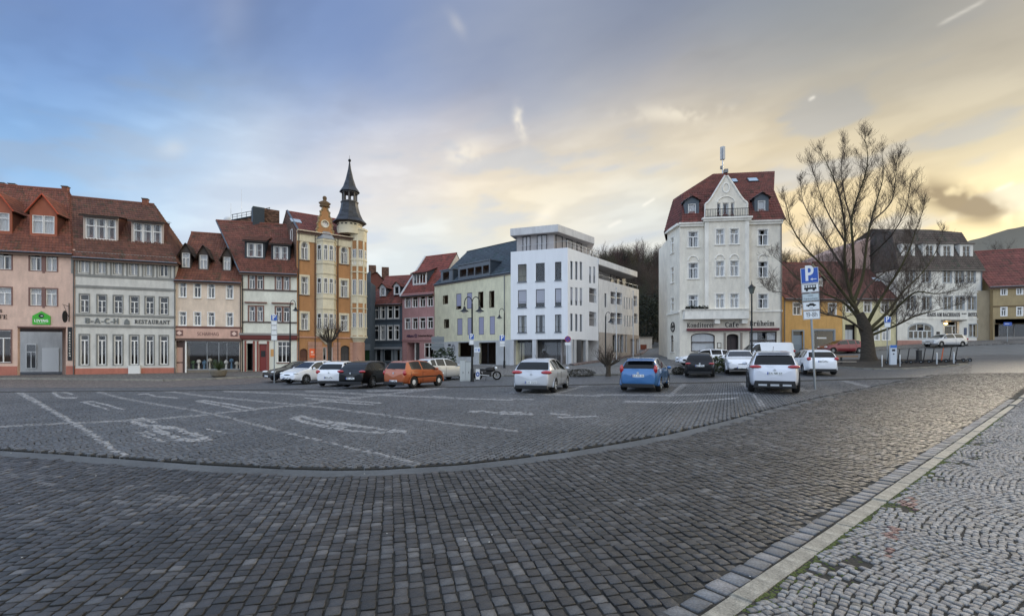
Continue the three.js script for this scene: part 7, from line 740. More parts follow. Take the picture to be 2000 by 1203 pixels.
  for (const sg of [1, -1]) for (const [q] of P.side.slice(-2)) part('door_seam', bx(-0.006, 0.006, 0.22 * H, 0.6 * H, -0.003, 0.003).translate((q - 0.5 - 0.012) * L, 0, sg * (hw + 0.0005)), black, o);
  if (s.sill) for (const sg of [1, -1]) part('side_sill', bx(-0.26 * L, 0.27 * L, 0.15 * H, 0.24 * H, -0.02, 0.02).translate(0, 0, sg * hw * 0.97), black, o);
  if (s.strip) for (const sg of [1, -1]) part('side_strip', bx(-0.26 * L, 0.27 * L, -0.03, 0.03, -0.012, 0.012).translate(0, 0.4 * H, sg * hw), black, o);
  if (s.rails) for (const sg of [1, -1]) part('roof_rail', tube([V(-0.33 * L, H * 0.985, sg * hw * 0.66), V(-0.2 * L, H + 0.03, sg * hw * 0.66), V(0.05 * L, H + 0.03, sg * hw * 0.66), V(0.12 * L, H * 0.98, sg * hw * 0.66)], 0.02), s.trim ?? black, o);
  if (s.spoiler) part('roof_spoiler', bx(-0.12, 0.1, -0.015, 0.015, -hw * 0.62, hw * 0.62).rotateZ(0.05).translate(xr + 0.11 * L, H * 0.955, 0), paint, o); part('roof_aerial', rod(V(-0.3 * L, H * 0.985, 0), V(-0.35 * L, H + 0.16, 0), 0.008), black, o);
  return o;
}
const paintOf = (c, metal = 0, rough = 0.35) => mat(c, rough, { metalness: metal, clearcoat: 1, clearcoatRoughness: 0.04 });
const silver = paintOf('#bcbfc3', 0.3), whiteP = paintOf('#e3e5e8'), blackP = mat('#07080a', 0.3, { clearcoat: 0.35, clearcoatRoughness: 0.04, specularIntensity: 0.5 }), cg = undefined;
car({ type: 'hatch', L: 4.42, W: 1.81, H: 1.5, at: G(1061, 762), phi: 17, paint: silver, label: 'silver hatchback with large red tail lights parked alone on the setts', tail: { y: 0.6, h: 0.085, w: 0.24, x: 0.12, dx: 0.07 }, plateY: 0.32, plate: 'EA 020', rim: capM, arch: silver });
car({ type: 'hatch', L: 3.95, W: 1.72, H: 1.48, at: G(1262, 760), phi: 25, paint: paintOf('#356a9f', 0.25), label: 'bright blue hatchback with high upright tail lights', tail: { y: 0.66, h: 0.18, w: 0.085, x: 0.1, dx: 0.1 }, plateY: 0.47, plate: 'EA FB 14', spoiler: 1, arch: paintOf('#356a9f', 0.25), rim: capM });
car({ type: 'suv', L: 4.4, W: 1.83, H: 1.69, at: at(1506, 21.0), phi: 24.5, paint: paintOf('#cfd2d9', 0.1), label: 'white SUV with black lower bumper beside the tall parking sign', tail: { y: 0.62, h: 0.07, w: 0.22, x: 0.12, dx: 0.09 }, plateY: 0.47, plate: 'EA NR 61', sill: 1, spoiler: 1, tint: 1, diff: 1.7 });
car({ type: 'hatch', L: 4.0, W: 1.75, H: 1.5, at: at(1367, 31.5), phi: 21, paint: mat('#0a0d12', 0.3, { clearcoat: 0.35, clearcoatRoughness: 0.04, specularIntensity: 0.5 }), label: 'black small car seen from behind by the clipped bush', tail: { y: 0.55, h: 0.06, w: 0.17, x: 0.09, dx: 0.03 }, plateY: 0.46, plate: 'EA', tint: 1 });
car({ type: 'suv', L: 4.6, W: 1.87, H: 1.6, at: at(1444, 33.0), phi: 201, paint: whiteP, label: 'white electric SUV facing the square, front grille visible', plate: '', arch: whiteP });
car({ type: 'wagon', L: 4.6, W: 1.8, H: 1.45, at: at(1376, 42.5), phi: -88, paint: whiteP, label: 'white estate car standing along the cafe front', rim: rimM, tint: 1, arch: whiteP });
car({ type: 'van', L: 4.4, W: 1.8, H: 1.86, at: at(1494, 42), phi: -90, paint: paintOf('#dfe4ea'), label: 'white panel van in front of the cafe door', cat: 'van', name: 'panel_van', wr: 0.31, axF: 0.8, axR: 0.2, arch: paintOf('#dfe4ea') });
car({ type: 'hatch', L: 4.3, W: 1.78, H: 1.55, at: at(1587, 30.8), phi: 17, paint: whiteP, label: 'white family car parked behind the tall parking sign', tail: { y: 0.62, h: 0.11, w: 0.12, x: 0.1, dx: 0.06 }, plateY: 0.52, plate: 'EA', tint: 1, rails: 1, arch: whiteP });
car({ type: 'hatch', L: 4.2, W: 1.75, H: 1.46, at: at(1644, 51), phi: -88, paint: paintOf('#7a1a26', 0.2), label: 'dark red car at the kerb of the orange-yellow house', arch: paintOf('#7a1a26', 0.2) });
car({ type: 'hatch3', L: 4.05, W: 1.7, H: 1.43, at: at(1846, 52.5), phi: -97, paint: silver, label: 'silver three-door car at the kerb before the hotel', arch: silver });
car({ type: 'hatch3', L: 3.5, W: 1.65, H: 1.47, at: G(811, 755), phi: 28, paint: paintOf('#a9592e', 0.35), label: 'metallic orange small car with white wheel covers', tail: { y: 0.55, h: 0.13, w: 0.1, x: 0.1, dx: 0.06 }, plateY: 0.26, plate: 'EA', cap: 1, tint: 0, strip: 1, arch: paintOf('#a9592e', 0.35) });
car({ type: 'hatch', L: 4.28, W: 1.79, H: 1.47, at: at(726, 28.2), phi: 15, paint: blackP, label: 'glossy black hatchback between the orange and the white cars', tail: { y: 0.61, h: 0.075, w: 0.2, x: 0.1, dx: 0.06 }, plateY: 0.36, plate: 'EA', tint: 1, arch: blackP });
car({ type: 'hatch', L: 3.97, W: 1.68, H: 1.46, at: at(669, 29.8), phi: 3, paint: whiteP, label: 'white small car with square red tail lights beside the black hatchback', tail: { y: 0.58, h: 0.12, w: 0.13, x: 0.09, dx: 0.04 }, plateY: 0.36, plate: 'EA', arch: whiteP });
car({ type: 'hatch', L: 4.0, W: 1.73, H: 1.48, at: at(612, 32.2), phi: -152, paint: whiteP, label: 'white small car facing the square with rounded headlights', plate: 'EA', cap: 0, arch: whiteP });
car({ type: 'sedan', L: 4.6, W: 1.8, H: 1.4, at: at(585, 35), phi: -140, paint: mat('#10141a', 0.3, { clearcoat: 0.4, specularIntensity: 0.5 }), label: 'black saloon half hidden behind the white small car', plate: '', arch: paintOf('#1a1f26', 0.2) });
car({ type: 'hatch', L: 4.1, W: 1.75, H: 1.5, at: at(861, 33), phi: 43, paint: paintOf('#c9ccce', 0.3), label: 'silver-white family car behind the orange car, nose to the cabinets', arch: paintOf('#c9ccce', 0.3) });
// ================= pavements, roads and beds further off =================
{
  const front = [[-60, 39.6], [145, 41.6], [342, 44.3], [471, 46.1], [579, 47.5], [640, 49]], bl = [...Array(36).keys()].map((i) => { const px = lerp(-60, 640, i / 35); return at(px, curve(front)(px)); }), kb = along([[-60, 740.5], [150, 742], [320, 744], [420, 741], [540, 735.5], [640, 730]], 35);
  struct('left_pavement', ribbon(bl.map((p) => V(p.x, 0, p.z - 1)), offset(kb, -0.1), 0.1, 3), new THREE.MeshStandardMaterial({ color: '#857f78', roughness: 0.8, map: settsMap, bumpMap: settsBump, bumpScale: 0.004 }));
  const k = setting('left_kerb'); for (let i = 0; i < 35; i++) { const a = kb[i], b = kb[i + 1], L = Math.hypot(b.x - a.x, b.z - a.z), n = Math.max(1, Math.round(L / 1.1)); for (let q = 0; q < n; q++) { const p = a.clone().lerp(b, (q + 0.5) / n), m = part('kerb_stone', bx(-L / n / 2 + 0.01, L / n / 2 - 0.01, -0.2, 0.115, -0.12, 0.12), hash(i, q) < 0.5 ? granite : granite2, k); m.position.set(p.x, ground(p.x, p.z), p.z); m.rotation.y = Math.atan2(-(b.z - a.z), b.x - a.x); } }
  const rd = along([[-60, 757], [150, 757.5], [320, 757], [450, 752], [540, 746], [640, 739]], 35); struct('side_road', ribbon(offset(kb, 0.14), rd, 0.006, 3), new THREE.MeshStandardMaterial({ color: '#8c7f76', roughness: 0.7, map: settsMap, bumpMap: settsBump, bumpScale: 0.008 }));
}
const asphalt = new THREE.MeshStandardMaterial({ color: '#6e7073', roughness: 0.6, map: concreteMap, bumpMap: grainBump, bumpScale: 0.004 }), slabPave = new THREE.MeshStandardMaterial({ color: '#8f8c88', roughness: 0.8, map: settsMap, bumpMap: settsBump, bumpScale: 0.003 });
{ // paved forecourt of the modern houses, side street and the pavements by the cafe and hotel
  const fr = along([[838, 734], [960, 735.5], [1100, 735], [1230, 733], [1330, 731]], 20), bk = [...Array(21).keys()].map((i) => { const px = lerp(838, 1330, i / 20); return at(px, curve([[838, 63], [998, 54], [1110, 51], [1250, 60], [1330, 52]])(px)); });
  struct('forecourt', ribbon(fr, bk, 0.09, 8, 0.3), slabPave); const k = setting('forecourt_kerb'); for (let i = 0; i < 20; i++) { const a = fr[i], b = fr[i + 1], L = Math.hypot(b.x - a.x, b.z - a.z), m = part('kerb_stone', bx(-L / 2 + 0.01, L / 2 - 0.01, -0.2, 0.11, -0.08, 0.08), i % 2 ? granite2 : stone('#7d7a74'), k); m.position.set((a.x + b.x) / 2, (a.y + b.y) / 2, (a.z + b.z) / 2); m.rotation.y = Math.atan2(-(b.z - a.z), b.x - a.x); }
  struct('side_street', ribbon([at(1118, 46), at(1160, 52), at(1215, 60), at(1262, 75), at(1275, 95)], [at(1310, 44), at(1309, 50), at(1309, 58), at(1306, 75), at(1300, 95)], 0.1, 4), asphalt);
  struct('street_pavement', ribbon([at(1112, 49.5), at(1168, 55), at(1248, 64.5), at(1262, 75)], [at(1121, 47.5), at(1180, 53), at(1256, 63.5), at(1268, 75)], 0.19, 2, 0.1), new THREE.MeshStandardMaterial({ color: '#937f78', roughness: 0.8, map: settsMap, bumpMap: settsBump, bumpScale: 0.003 }));
  const a = [at(1316, 48.2), at(1528, 46.4), at(1650, 53.5), at(1756, 54.6), at(1925, 55), at(2130, 52)], b = [at(1316, 45.5), at(1528, 43.6), at(1650, 51.6), at(1756, 52.6), at(1925, 52), at(2130, 49)]; struct('right_pavement', ribbon(a.map((p) => V(p.x, 0, p.z - 2)), b, 0.11, 3, 0.2), slabPave); struct('upper_road', ribbon(b, [at(1316, 41), at(1528, 40), at(1650, 44), at(1756, 44), at(1925, 42), at(2130, 38)], 0.008, 4), asphalt);
  const t = along([[1596, 716], [1640, 718], [1700, 722], [1760, 721.5], [1850, 717], [1890, 711]], 16), u = along([[1600, 706], [1640, 704.5], [1700, 703], [1760, 703], [1850, 704], [1893, 707]], 16); struct('tree_bed', ribbon(t, u, 0.07, 3, 0.2), new THREE.MeshStandardMaterial({ color: '#3d362f', roughness: 0.95, map: concreteMap, bumpMap: grainBump, bumpScale: 0.03 }));
  const kb = setting('tree_bed_kerb'); for (let i = 0; i < 16; i++) { const p = t[i], q = t[i + 1], L = p.distanceTo(q), m = part('kerb_stone', bx(-L / 2 + 0.01, L / 2 - 0.01, -0.2, 0.1, -0.07, 0.07), i % 2 ? granite2 : stone('#8b877e'), kb); m.position.copy(p).add(q).multiplyScalar(0.5); m.rotation.y = Math.atan2(-(q.z - p.z), q.x - p.x); }
}
// ================= trees =================
class Twigs { constructor() { this.p = []; this.n = []; this.i = []; } tube(pts, rad, k) { const up = V(0.3, 1, 0.2), base = this.p.length / 3; pts.forEach((c, q) => { const t = pts[Math.min(q + 1, pts.length - 1)].clone().sub(pts[Math.max(q - 1, 0)]).normalize(), a = t.clone().cross(up).normalize(), b = t.clone().cross(a); for (let m = 0; m < k; m++) { const w = m / k * Math.PI * 2, nx = a.clone().multiplyScalar(Math.cos(w)).addScaledVector(b, Math.sin(w)); this.p.push(c.x + nx.x * rad[q], c.y + nx.y * rad[q], c.z + nx.z * rad[q]); this.n.push(nx.x, nx.y, nx.z); } }); for (let q = 0; q < pts.length - 1; q++) for (let m = 0; m < k; m++) { const a = base + q * k + m, b = base + q * k + (m + 1) % k; this.i.push(a, b, a + k, b, b + k, a + k); } } geo() { const g = new THREE.BufferGeometry(); g.setAttribute('position', new THREE.Float32BufferAttribute(this.p, 3)); g.setAttribute('normal', new THREE.Float32BufferAttribute(this.n, 3)); g.setAttribute('uv', new THREE.Float32BufferAttribute(this.p.flatMap((v, i) => i % 3 === 2 ? [] : [v]), 2)); g.setIndex(this.i); return g; } }
const bark = new THREE.MeshStandardMaterial({ color: '#574e43', roughness: 0.95, map: rockMap, bumpMap: rockBump, bumpScale: 0.02 }), twigM = mat('#4c4037', 0.95), mossBark = new THREE.MeshStandardMaterial({ color: '#5a5535', roughness: 0.95, map: rockMap, bumpMap: rockBump, bumpScale: 0.02 });
function grow(tw, p, dir, len, r, lvl, up = 0.12) { // a crooked shoot that throws side shoots
  const n = lvl > 1 ? 6 : 4, pts = [p.clone()], rad = [r], d = dir.clone(); for (let i = 1; i <= n; i++) { d.add(V(rr(-0.28, 0.28), rr(-0.16, 0.2) + up, rr(-0.28, 0.28))).normalize(); pts.push(pts[i - 1].clone().addScaledVector(d, len / n)); rad.push(Math.max(0.005, r * (1 - 0.8 * i / n))); if (lvl > 0) { const kids = lvl > 2 ? 2 : lvl > 1 ? 1.7 : 1.5, m = Math.floor(kids + rnd()); for (let q = 0; q < m; q++) { const s = V(rr(-1, 1), rr(-0.35, 0.9), rr(-1, 1)).normalize(), nd = d.clone().multiplyScalar(0.75).addScaledVector(s, 0.75).normalize(); grow(tw, pts[i], nd, len * rr(0.4, 0.62), rad[i] * 0.6, lvl - 1, up); } } } tw.tube(pts, rad, lvl > 1 ? 5 : 3);
}
{ // the big bare tree
  reseed(909); const D0 = 40.5, base = at(1698, D0), t = thing('bare_tree', 'large bare spreading tree with mossy limbs on the traffic island', 'tree', base), P = (px, py, dz = 0) => { const d = D0 - dz; return V((px - CX) / F * d - base.x, EYE + (HY - py) / F * d - base.y, -d - base.z); };
  const tr = new Twigs(); tr.tube([P(1699, 716), P(1698, 708), P(1697, 695), P(1696, 675), P(1694, 655), P(1689, 636), P(1680, 612)], [0.98, 0.72, 0.55, 0.47, 0.44, 0.46, 0.3], 14); part('trunk', tr.geo(), bark, t);
  const limbs = [
    [[[1689, 640], [1672, 602], [1661, 570], [1654, 540], [1650, 500], [1652, 460], [1648, 420], [1640, 380], [1626, 340], [1606, 300]], 0.36, 0], [[[1661, 568], [1668, 520], [1666, 470], [1664, 430], [1674, 390], [1690, 345], [1696, 305], [1690, 272]], 0.26, 1.5], [[[1668, 590], [1686, 540], [1692, 490], [1700, 440], [1714, 390], [1726, 345], [1724, 300]], 0.27, -1.5], [[[1692, 638], [1712, 600], [1735, 562], [1757, 528], [1776, 490], [1790, 450], [1806, 405]], 0.3, 1], [[[1698, 645], [1738, 606], [1768, 566], [1796, 540], [1822, 505], [1842, 460]], 0.27, -2], [[[1700, 650], [1730, 628], [1760, 594], [1792, 570], [1830, 574], [1872, 566]], 0.24, 2.5], [[[1702, 655], [1750, 636], [1790, 617], [1830, 606], [1884, 592]], 0.22, 0],
    [[[1676, 608], [1640, 562], [1610, 522], [1574, 484], [1546, 440], [1536, 396]], 0.26, 2], [[[1682, 628], [1650, 592], [1604, 570], [1562, 546], [1534, 520], [1512, 500]], 0.22, -1.5], [[[1690, 648], [1652, 622], [1612, 613], [1578, 600], [1542, 576], [1502, 566]], 0.2, 3], [[[1655, 534], [1622, 484], [1594, 440], [1570, 396], [1564, 356]], 0.2, -2.5], [[[1650, 470], [1620, 420], [1600, 370], [1586, 325]], 0.13, 1], [[[1666, 440], [1650, 380], [1644, 330], [1650, 286]], 0.12, -1], [[[1700, 436], [1738, 400], [1750, 355], [1752, 315]], 0.13, 1.5], [[[1672, 600], [1700, 555], [1742, 520], [1772, 474], [1782, 420]], 0.18, -3], [[[1700, 500], [1740, 462], [1770, 410], [1778, 365]], 0.13, 3],
  ];
  const tw = new Twigs();
  for (const [pts, r, dz] of limbs) { const n = pts.length, q = pts.map(([px, py], i) => P(px, py, dz * 2.2 * (i / (n - 1)) + (i ? rr(-0.25, 0.25) : 0))), c = new THREE.CatmullRomCurve3(q), m = n * 3, pp = c.getPoints(m), rad = pp.map((_, i) => Math.max(0.02, r * 0.56 * (1 - 0.9 * (i / m) ** 0.8))), lb = new Twigs(); lb.tube(pp, rad, 8); part('limb', lb.geo(), r > 0.21 && Math.abs(dz) < 2.6 ? mossBark : bark, t); const len = c.getLength(); for (let i = Math.floor(m * 0.22); i <= m; i++) { const k = i === m ? 4 : rnd() < 0.35 ? 1 : 2; for (let z = 0; z < k; z++) { const tan = c.getTangent(i / m), s = V(rr(-1, 1), rr(-0.3, 1), rr(-1, 1)).normalize(), far = i / m; grow(tw, pp[i], tan.multiplyScalar(0.7).addScaledVector(s, 0.8).normalize(), rr(1.1, 2.3) * (1.15 - 0.68 * far), Math.min(0.032, rad[i] * 0.4), rnd() < 0.9 ? 2 : 1, pts[n - 1][1] < 480 ? 0.14 : 0.05); } } }
  const g = part('twigs', tw.geo(), twigM, t); g.userData.kind = 'stuff';
}
function pollard(px, d, topY, halfPx, headY, label, basePx = px) { const base = at(px, d), t = thing('pollard_tree', label, 'tree', base), k = d / F, Y = (py) => EYE + (HY - py) * k - base.y; reseed(px); const tr = new Twigs(); tr.tube([V(0, -0.1, 0), V(0.02, Y(headY) * 0.5, 0), V(0, Y(headY), 0)], [0.2, 0.15, 0.19], 9); part('trunk', tr.geo(), bark, t); const tw = new Twigs(), hw = halfPx * k; for (let i = 0; i < 11; i++) { const a = i / 11 * 6.28 + rr(-0.3, 0.3), e = V(Math.cos(a) * hw * rr(0.35, 0.75), Y(headY) + (Y(topY) - Y(headY)) * rr(0.2, 0.62), Math.sin(a) * hw * rr(0.35, 0.75)), lb = new Twigs(); lb.tube([V(0, Y(headY) - 0.1, 0), V(e.x * 0.55, lerp(Y(headY), e.y, 0.3), e.z * 0.55), e], [0.08, 0.06, 0.045], 6); part('limb', lb.geo(), bark, t); for (let q = 0; q < 8; q++) grow(tw, e.clone().lerp(V(0, Y(headY), 0), rnd() * 0.4), V(e.x * 0.5 + rr(-0.7, 0.7), rr(0.0, 1.1), e.z * 0.5 + rr(-0.7, 0.7)).normalize(), rr(0.35, 0.8) * hw, 0.014, rnd() < 0.5 ? 1 : 0, 0.1); } part('twigs', tw.geo(), twigM, t).userData.kind = 'stuff'; }
pollard(643, 40, 622, 34, 668, 'bare pollarded street tree in front of the ochre corner house'); pollard(1188, 33, 676, 30, 712, 'small bare pollarded tree in the hedge before the white apartment block');
// wooded hill behind the gap, a far ridge on the right with haze put into its colour
{
  const ridge = [[1040, 585], [1120, 542], [1170, 524], [1210, 515], [1260, 516], [1320, 520], [1420, 524], [1540, 528], [1660, 530], [1800, 552], [2000, 580]], y = curve(ridge), xs = [...Array(33).keys()].map((i) => lerp(1040, 2000, i / 32)), pos = [], idx = [], rows = [[92, 0], [105, 0.25], [118, 0.55], [130, 0.82], [142, 1], [170, 0.9], [230, 0]], uv = [];
  const hillAt = (px, d) => { let i = 0; while (i < rows.length - 2 && d > rows[i + 1][0]) i++; const k = lerp(rows[i][1], rows[i + 1][1], clamp((d - rows[i][0]) / (rows[i + 1][0] - rows[i][0]), 0, 1)), x = (px - CX) / F * d, g0 = ground(x, -d), top = EYE + (HY - y(px)) / F * 142 - 4; return V(x, lerp(g0 - 0.3, top, k), -d); };
  for (const [d] of rows) for (const px of xs) { const p = hillAt(px, d); pos.push(p.x, p.y, p.z); uv.push(p.x, p.z); } for (let j = 0; j < rows.length - 1; j++) for (let i = 0; i < 32; i++) { const a = j * 33 + i; idx.push(a, a + 1, a + 34, a, a + 34, a + 33); } const g = new THREE.BufferGeometry(); g.setAttribute('position', new THREE.Float32BufferAttribute(pos, 3)); g.setAttribute('uv', new THREE.Float32BufferAttribute(uv, 2)); g.setIndex(idx); g.computeVertexNormals(); struct('wooded_hill', g, new THREE.MeshStandardMaterial({ color: '#55483a', roughness: 1, map: concreteMap }));
  reseed(77); const tw = new Twigs(); tw.tube([V(0, -0.5, 0), V(0.1, 3, 0), V(0, 5.5, 0.1)], [0.22, 0.15, 0.06], 5); for (let i = 0; i < 15; i++) grow(tw, V(0, 2.2 + i * 0.24, 0), V(Math.cos(i * 2.4), 0.9, Math.sin(i * 2.4)).normalize(), rr(1.6, 2.6), 0.05, 2, 0.12); const geo = tw.geo(), n = 520, im = new THREE.InstancedMesh(geo, mat('#4a433a', 1), n), m4 = new THREE.Matrix4(), col = new THREE.Color(); let k = 0; while (k < n) { const px = 1120 + Math.pow(rnd(), 1.2) * 800, d = rr(94, 144); if (px > 1330 && d < 132 && rnd() < 0.8) continue; const p = hillAt(px, d), s = rr(0.75, 1.35); m4.makeRotationY(rnd() * 6.3).scale(V(s, s * rr(0.85, 1.1), s)).setPosition(p.x, p.y, p.z); im.setMatrixAt(k, m4); im.setColorAt(k, col.setRGB(rr(0.7, 1.25), rr(0.7, 1.15), rr(0.7, 1.1))); k++; } im.name = 'forest_trees'; im.userData = { kind: 'stuff', label: 'bare brown woodland covering the hill behind the town', category: 'forest' }; scene.add(im);
  // far ridge
  const fr = [], fi = [], fx = [...Array(40).keys()].map((i) => lerp(1780, 2350, i / 39)), fy = curve([[1780, 560], [1880, 475], [1925, 462], [1970, 448], [2010, 441], [2100, 436], [2350, 470]]); for (const px of fx) { const d = 900, hgt = EYE + (HY - fy(px) + 4 * (fbm(px * 0.06, 3, 3) - 0.5)) / F * d, x = (px - CX) / F; fr.push(x * 620, ground(x * 620, -620), -620, x * 760, hgt * 0.55, -760, x * d, hgt, -d, x * 1150, 0, -1150); } for (let i = 0; i < 39; i++) for (let j = 0; j < 3; j++) { const a = i * 4 + j; fi.push(a, a + 4, a + 5, a, a + 5, a + 1); } const rg = new THREE.BufferGeometry(); rg.setAttribute('position', new THREE.Float32BufferAttribute(fr, 3)); rg.setIndex(fi); rg.computeVertexNormals(); struct('far_hills', rg, mat('#6e6a5e', 1));
}
function bareTree(px, d, topPy, basePy, w, label) { const base = at(px, d), t = thing('bare_tree', label, 'tree', base), Y = (py) => EYE + (HY - py) / F * d - base.y; reseed(px + 3); const h = Y(topPy), tw = new Twigs(), tr = new Twigs(); tr.tube([V(0, -0.2, 0), V(0.05, h * 0.5, 0), V(0, h * 0.85, 0)], [0.2, 0.13, 0.04], 7); part('trunk', tr.geo(), bark, t); for (let i = 0; i < 26; i++) grow(tw, V(0, h * lerp(0.35, 0.85, i / 26), 0), V(Math.cos(i * 2.4), 0.8, Math.sin(i * 2.4)).normalize(), h * w * rr(0.5, 1), 0.05, 2, 0.16); part('twigs', tw.geo(), twigM, t).userData.kind = 'stuff'; }
bareTree(1955, 82, 466, 680, 0.2, 'bare tree top showing above the red roof of the ochre shop house'); bareTree(972, 88, 460, 700, 0.1, 'slim bare tree top behind the dark tiled roof'); bareTree(1275, 84, 520, 690, 0.24, 'tall bare tree beside the side street at the foot of the hill');
function leafy(name, label, base, rx, ry, rz, cy, n, cols, size, trunk = 0) { const t = thing(name, label, name.includes('hedge') ? 'hedge' : name.includes('tree') ? 'tree' : 'bush', base); if (trunk) part('trunk', cyl(0.16, 0.1, trunk, 8), bark, t); const gs = cols.map(() => []); for (let i = 0; i < n; i++) { const u = rr(-1, 1), a = rnd() * 6.28, r = Math.cbrt(rr(0.25, 1)), s = Math.sqrt(1 - u * u), bump = 0.85 + 0.3 * fbm(a * 2, u * 3 + base.x, 2), q = size * rr(0.6, 1.3); gs[Math.floor(rnd() * cols.length)].push(new THREE.TetrahedronGeometry(q, 0).scale(1, 0.35, 0.6).rotateX(rnd() * 3).rotateY(rnd() * 6).translate(Math.cos(a) * s * r * rx * bump, cy + u * r * ry * bump, Math.sin(a) * s * r * rz * bump)); } gs.forEach((g, i) => { if (g.length) part('foliage', g, mat(cols[i], 0.85), t).userData.kind = 'stuff'; }); return t; }
reseed(1234);
leafy('clipped_bush', 'rounded evergreen bush between the black car and the white electric SUV', at(1404, 33.5), 0.5, 0.62, 0.5, 0.6, 420, ['#2e3a1c', '#3d4822', '#4f4d24'], 0.1); leafy('evergreen_bush', 'dark green conical bush before the yellow modern house', at(866, 40), 1.1, 1.3, 1.0, 1.0, 520, ['#22301f', '#2d3c22', '#1b261a'], 0.16);
for (const [a, b, d, lb] of [[1105, 1165, 33, 'low brown hedge left of the small pollarded tree'], [1212, 1250, 32.5, 'low brown hedge behind the blue car'], [1312, 1340, 33, 'low brown hedge left of the black small car'], [1560, 1590, 36, 'low brown hedge behind the white family car']]) { const p = at((a + b) / 2, d), w = (b - a) / F * d / 2; leafy('low_hedge', lb, p, w, 0.3, 0.35, 0.26, 1100, ['#2c281e', '#352f23', '#252619'], 0.05); }
for (const [px, d, h, rx] of [[1262, 80, 9, 2.6], [1284, 88, 11, 3], [1300, 82, 10, 2.8]]) leafy('dark_tree', ['ivy-dark tree beside the grey apartment block end', 'tallest ivy-dark tree at the bend of the side street', 'ivy-dark tree close to the cafe flank'][[1262, 1284, 1300].indexOf(px)], at(px, d), rx, h * 0.46, rx, h * 0.52, 1100, ['#232a1c', '#2e3122', '#1c2218'], 0.3, h * 0.5);
// ================= street furniture =================
const shadeGeo = new THREE.LatheGeometry([[0.03, 0.34], [0.07, 0.28], [0.1, 0.16], [0.16, 0.1], [0.27, 0.02], [0.28, 0]].map(([x, y]) => new THREE.Vector2(x, y)), 16);
function lamp(px, d, topPy, arms, label) { const base = at(px, d), t = thing('street_lamp', label, 'street lamp', base, 0, 'hooked street lamps'), Y = (py) => EYE + (HY - py) / F * d - base.y, h = Y(topPy) - 0.35; part('post', [cyl(0.075, 0.05, h, 10), cyl(0.12, 0.1, 0.8, 10)], M.iron, t); for (const s of arms) { const c = []; for (let i = 0; i <= 8; i++) { const a = Math.PI * (1 - i / 8); c.push(V(s * (0.24 + Math.cos(a) * 0.24), h + Math.sin(a) * 0.42, 0)); } c.push(V(s * 0.48, h - 0.12, 0)); if (arms.length > 1) c.unshift(V(0, h - 0.4, 0)); const arm = part('arm', tube(c, 0.028, 7), M.iron, t); part('lamp_shade', shadeGeo.clone().translate(s * 0.48, h - 0.5, 0), M.iron, arm); part('lamp_glass', new THREE.SphereGeometry(0.15, 12, 8, 0, Math.PI * 2, Math.PI / 2, Math.PI / 2).scale(1, 0.6, 1).translate(s * 0.48, h - 0.5, 0), mat('#cfd2d2', 0.2), arm); } return t; }
lamp(566, 43, 588, [1], 'single hooked street lamp before the pale green house'); lamp(922, 30.5, 582, [1, -1], 'two-armed hooked street lamp beside the grey cabinets'); lamp(985, 47, 604, [-1], 'single hooked street lamp at the yellow modern house corner'); lamp(1183, 44, 611, [1], 'single hooked street lamp behind the small pollarded tree');
{ const d = 37, base = at(1469, d), t = thing('lantern_post', 'tall dark post with an old lantern in front of the cafe', 'street lamp', base), Y = (py) => EYE + (HY - py) / F * d - base.y; part('post', [cyl(0.08, 0.05, Y(574), 10), cyl(0.13, 0.1, 0.9, 10)], M.iron, t); part('lantern', [new THREE.CylinderGeometry(0.24, 0.13, 0.45, 6, 1, true).translate(0, Y(574) + 0.25, 0)], mat('#5f655f', 0.2), t); part('lantern_roof', [new THREE.ConeGeometry(0.3, 0.3, 6).translate(0, Y(574) + 0.62, 0), cyl(0.03, 0.01, 0.25, 6).translate(0, Y(574) + 0.75, 0)], M.iron, t); }
for (const [px, d, y, lb] of [[1204, 50, 563, 'slim grey flagpole before the grey apartment block, nearer the small tree'], [1237, 55, 569, 'slim grey flagpole beside the garage doors of the grey block']]) { const base = at(px, d), t = thing('flagpole', lb, 'flagpole', base), h = EYE + (HY - y) / F * d - base.y; part('pole', cyl(0.06, 0.035, h, 8), M.steel, t); part('finial', new THREE.SphereGeometry(0.08, 8, 6).translate(0, h, 0), M.steel, t); }
// signs
const blueS = mat('#1550a8', 0.4), whiteS = mat('#dfe2e2', 0.45), inkS = mat('#17181a', 0.5), postM = mat('#8f9599', 0.4, { metalness: 0.6 });
function pSign(t, y, w, arrow) { const b = part('parking_panel', [ext(poly([[-w / 2, y - w / 2], [w / 2, y - w / 2], [w / 2, y + w / 2], [-w / 2, y + w / 2]]), 0.012, 0.045)], blueS, t); part('panel_rim', [bx(-w / 2, w / 2, y + w / 2 - 0.015, y + w / 2, 0.058, 0.061), bx(-w / 2, w / 2, y - w / 2, y - w / 2 + 0.015, 0.058, 0.061), bx(-w / 2, -w / 2 + 0.015, y - w / 2, y + w / 2, 0.058, 0.061), bx(w / 2 - 0.015, w / 2, y - w / 2, y + w / 2, 0.058, 0.061)], whiteS, b); const k = w / 0.63, s = new THREE.Shape(), x0 = -0.15 * k, yb = y - 0.22 * k; lettering('P', x0, x0 + 0.3 * k, yb, 0.46 * k / 0.72, sans, whiteS, b, 0.058, 0.004); if (arrow) { part('arrow', [bx(0.06 * k, 0.24 * k, y - 0.175 * k, y - 0.15 * k, 0.058, 0.062), ext(poly([[0.02 * k, y - 0.163 * k], [0.1 * k, y - 0.22 * k], [0.1 * k, y - 0.105 * k]]), 0.004, 0.058)], whiteS, b); } }
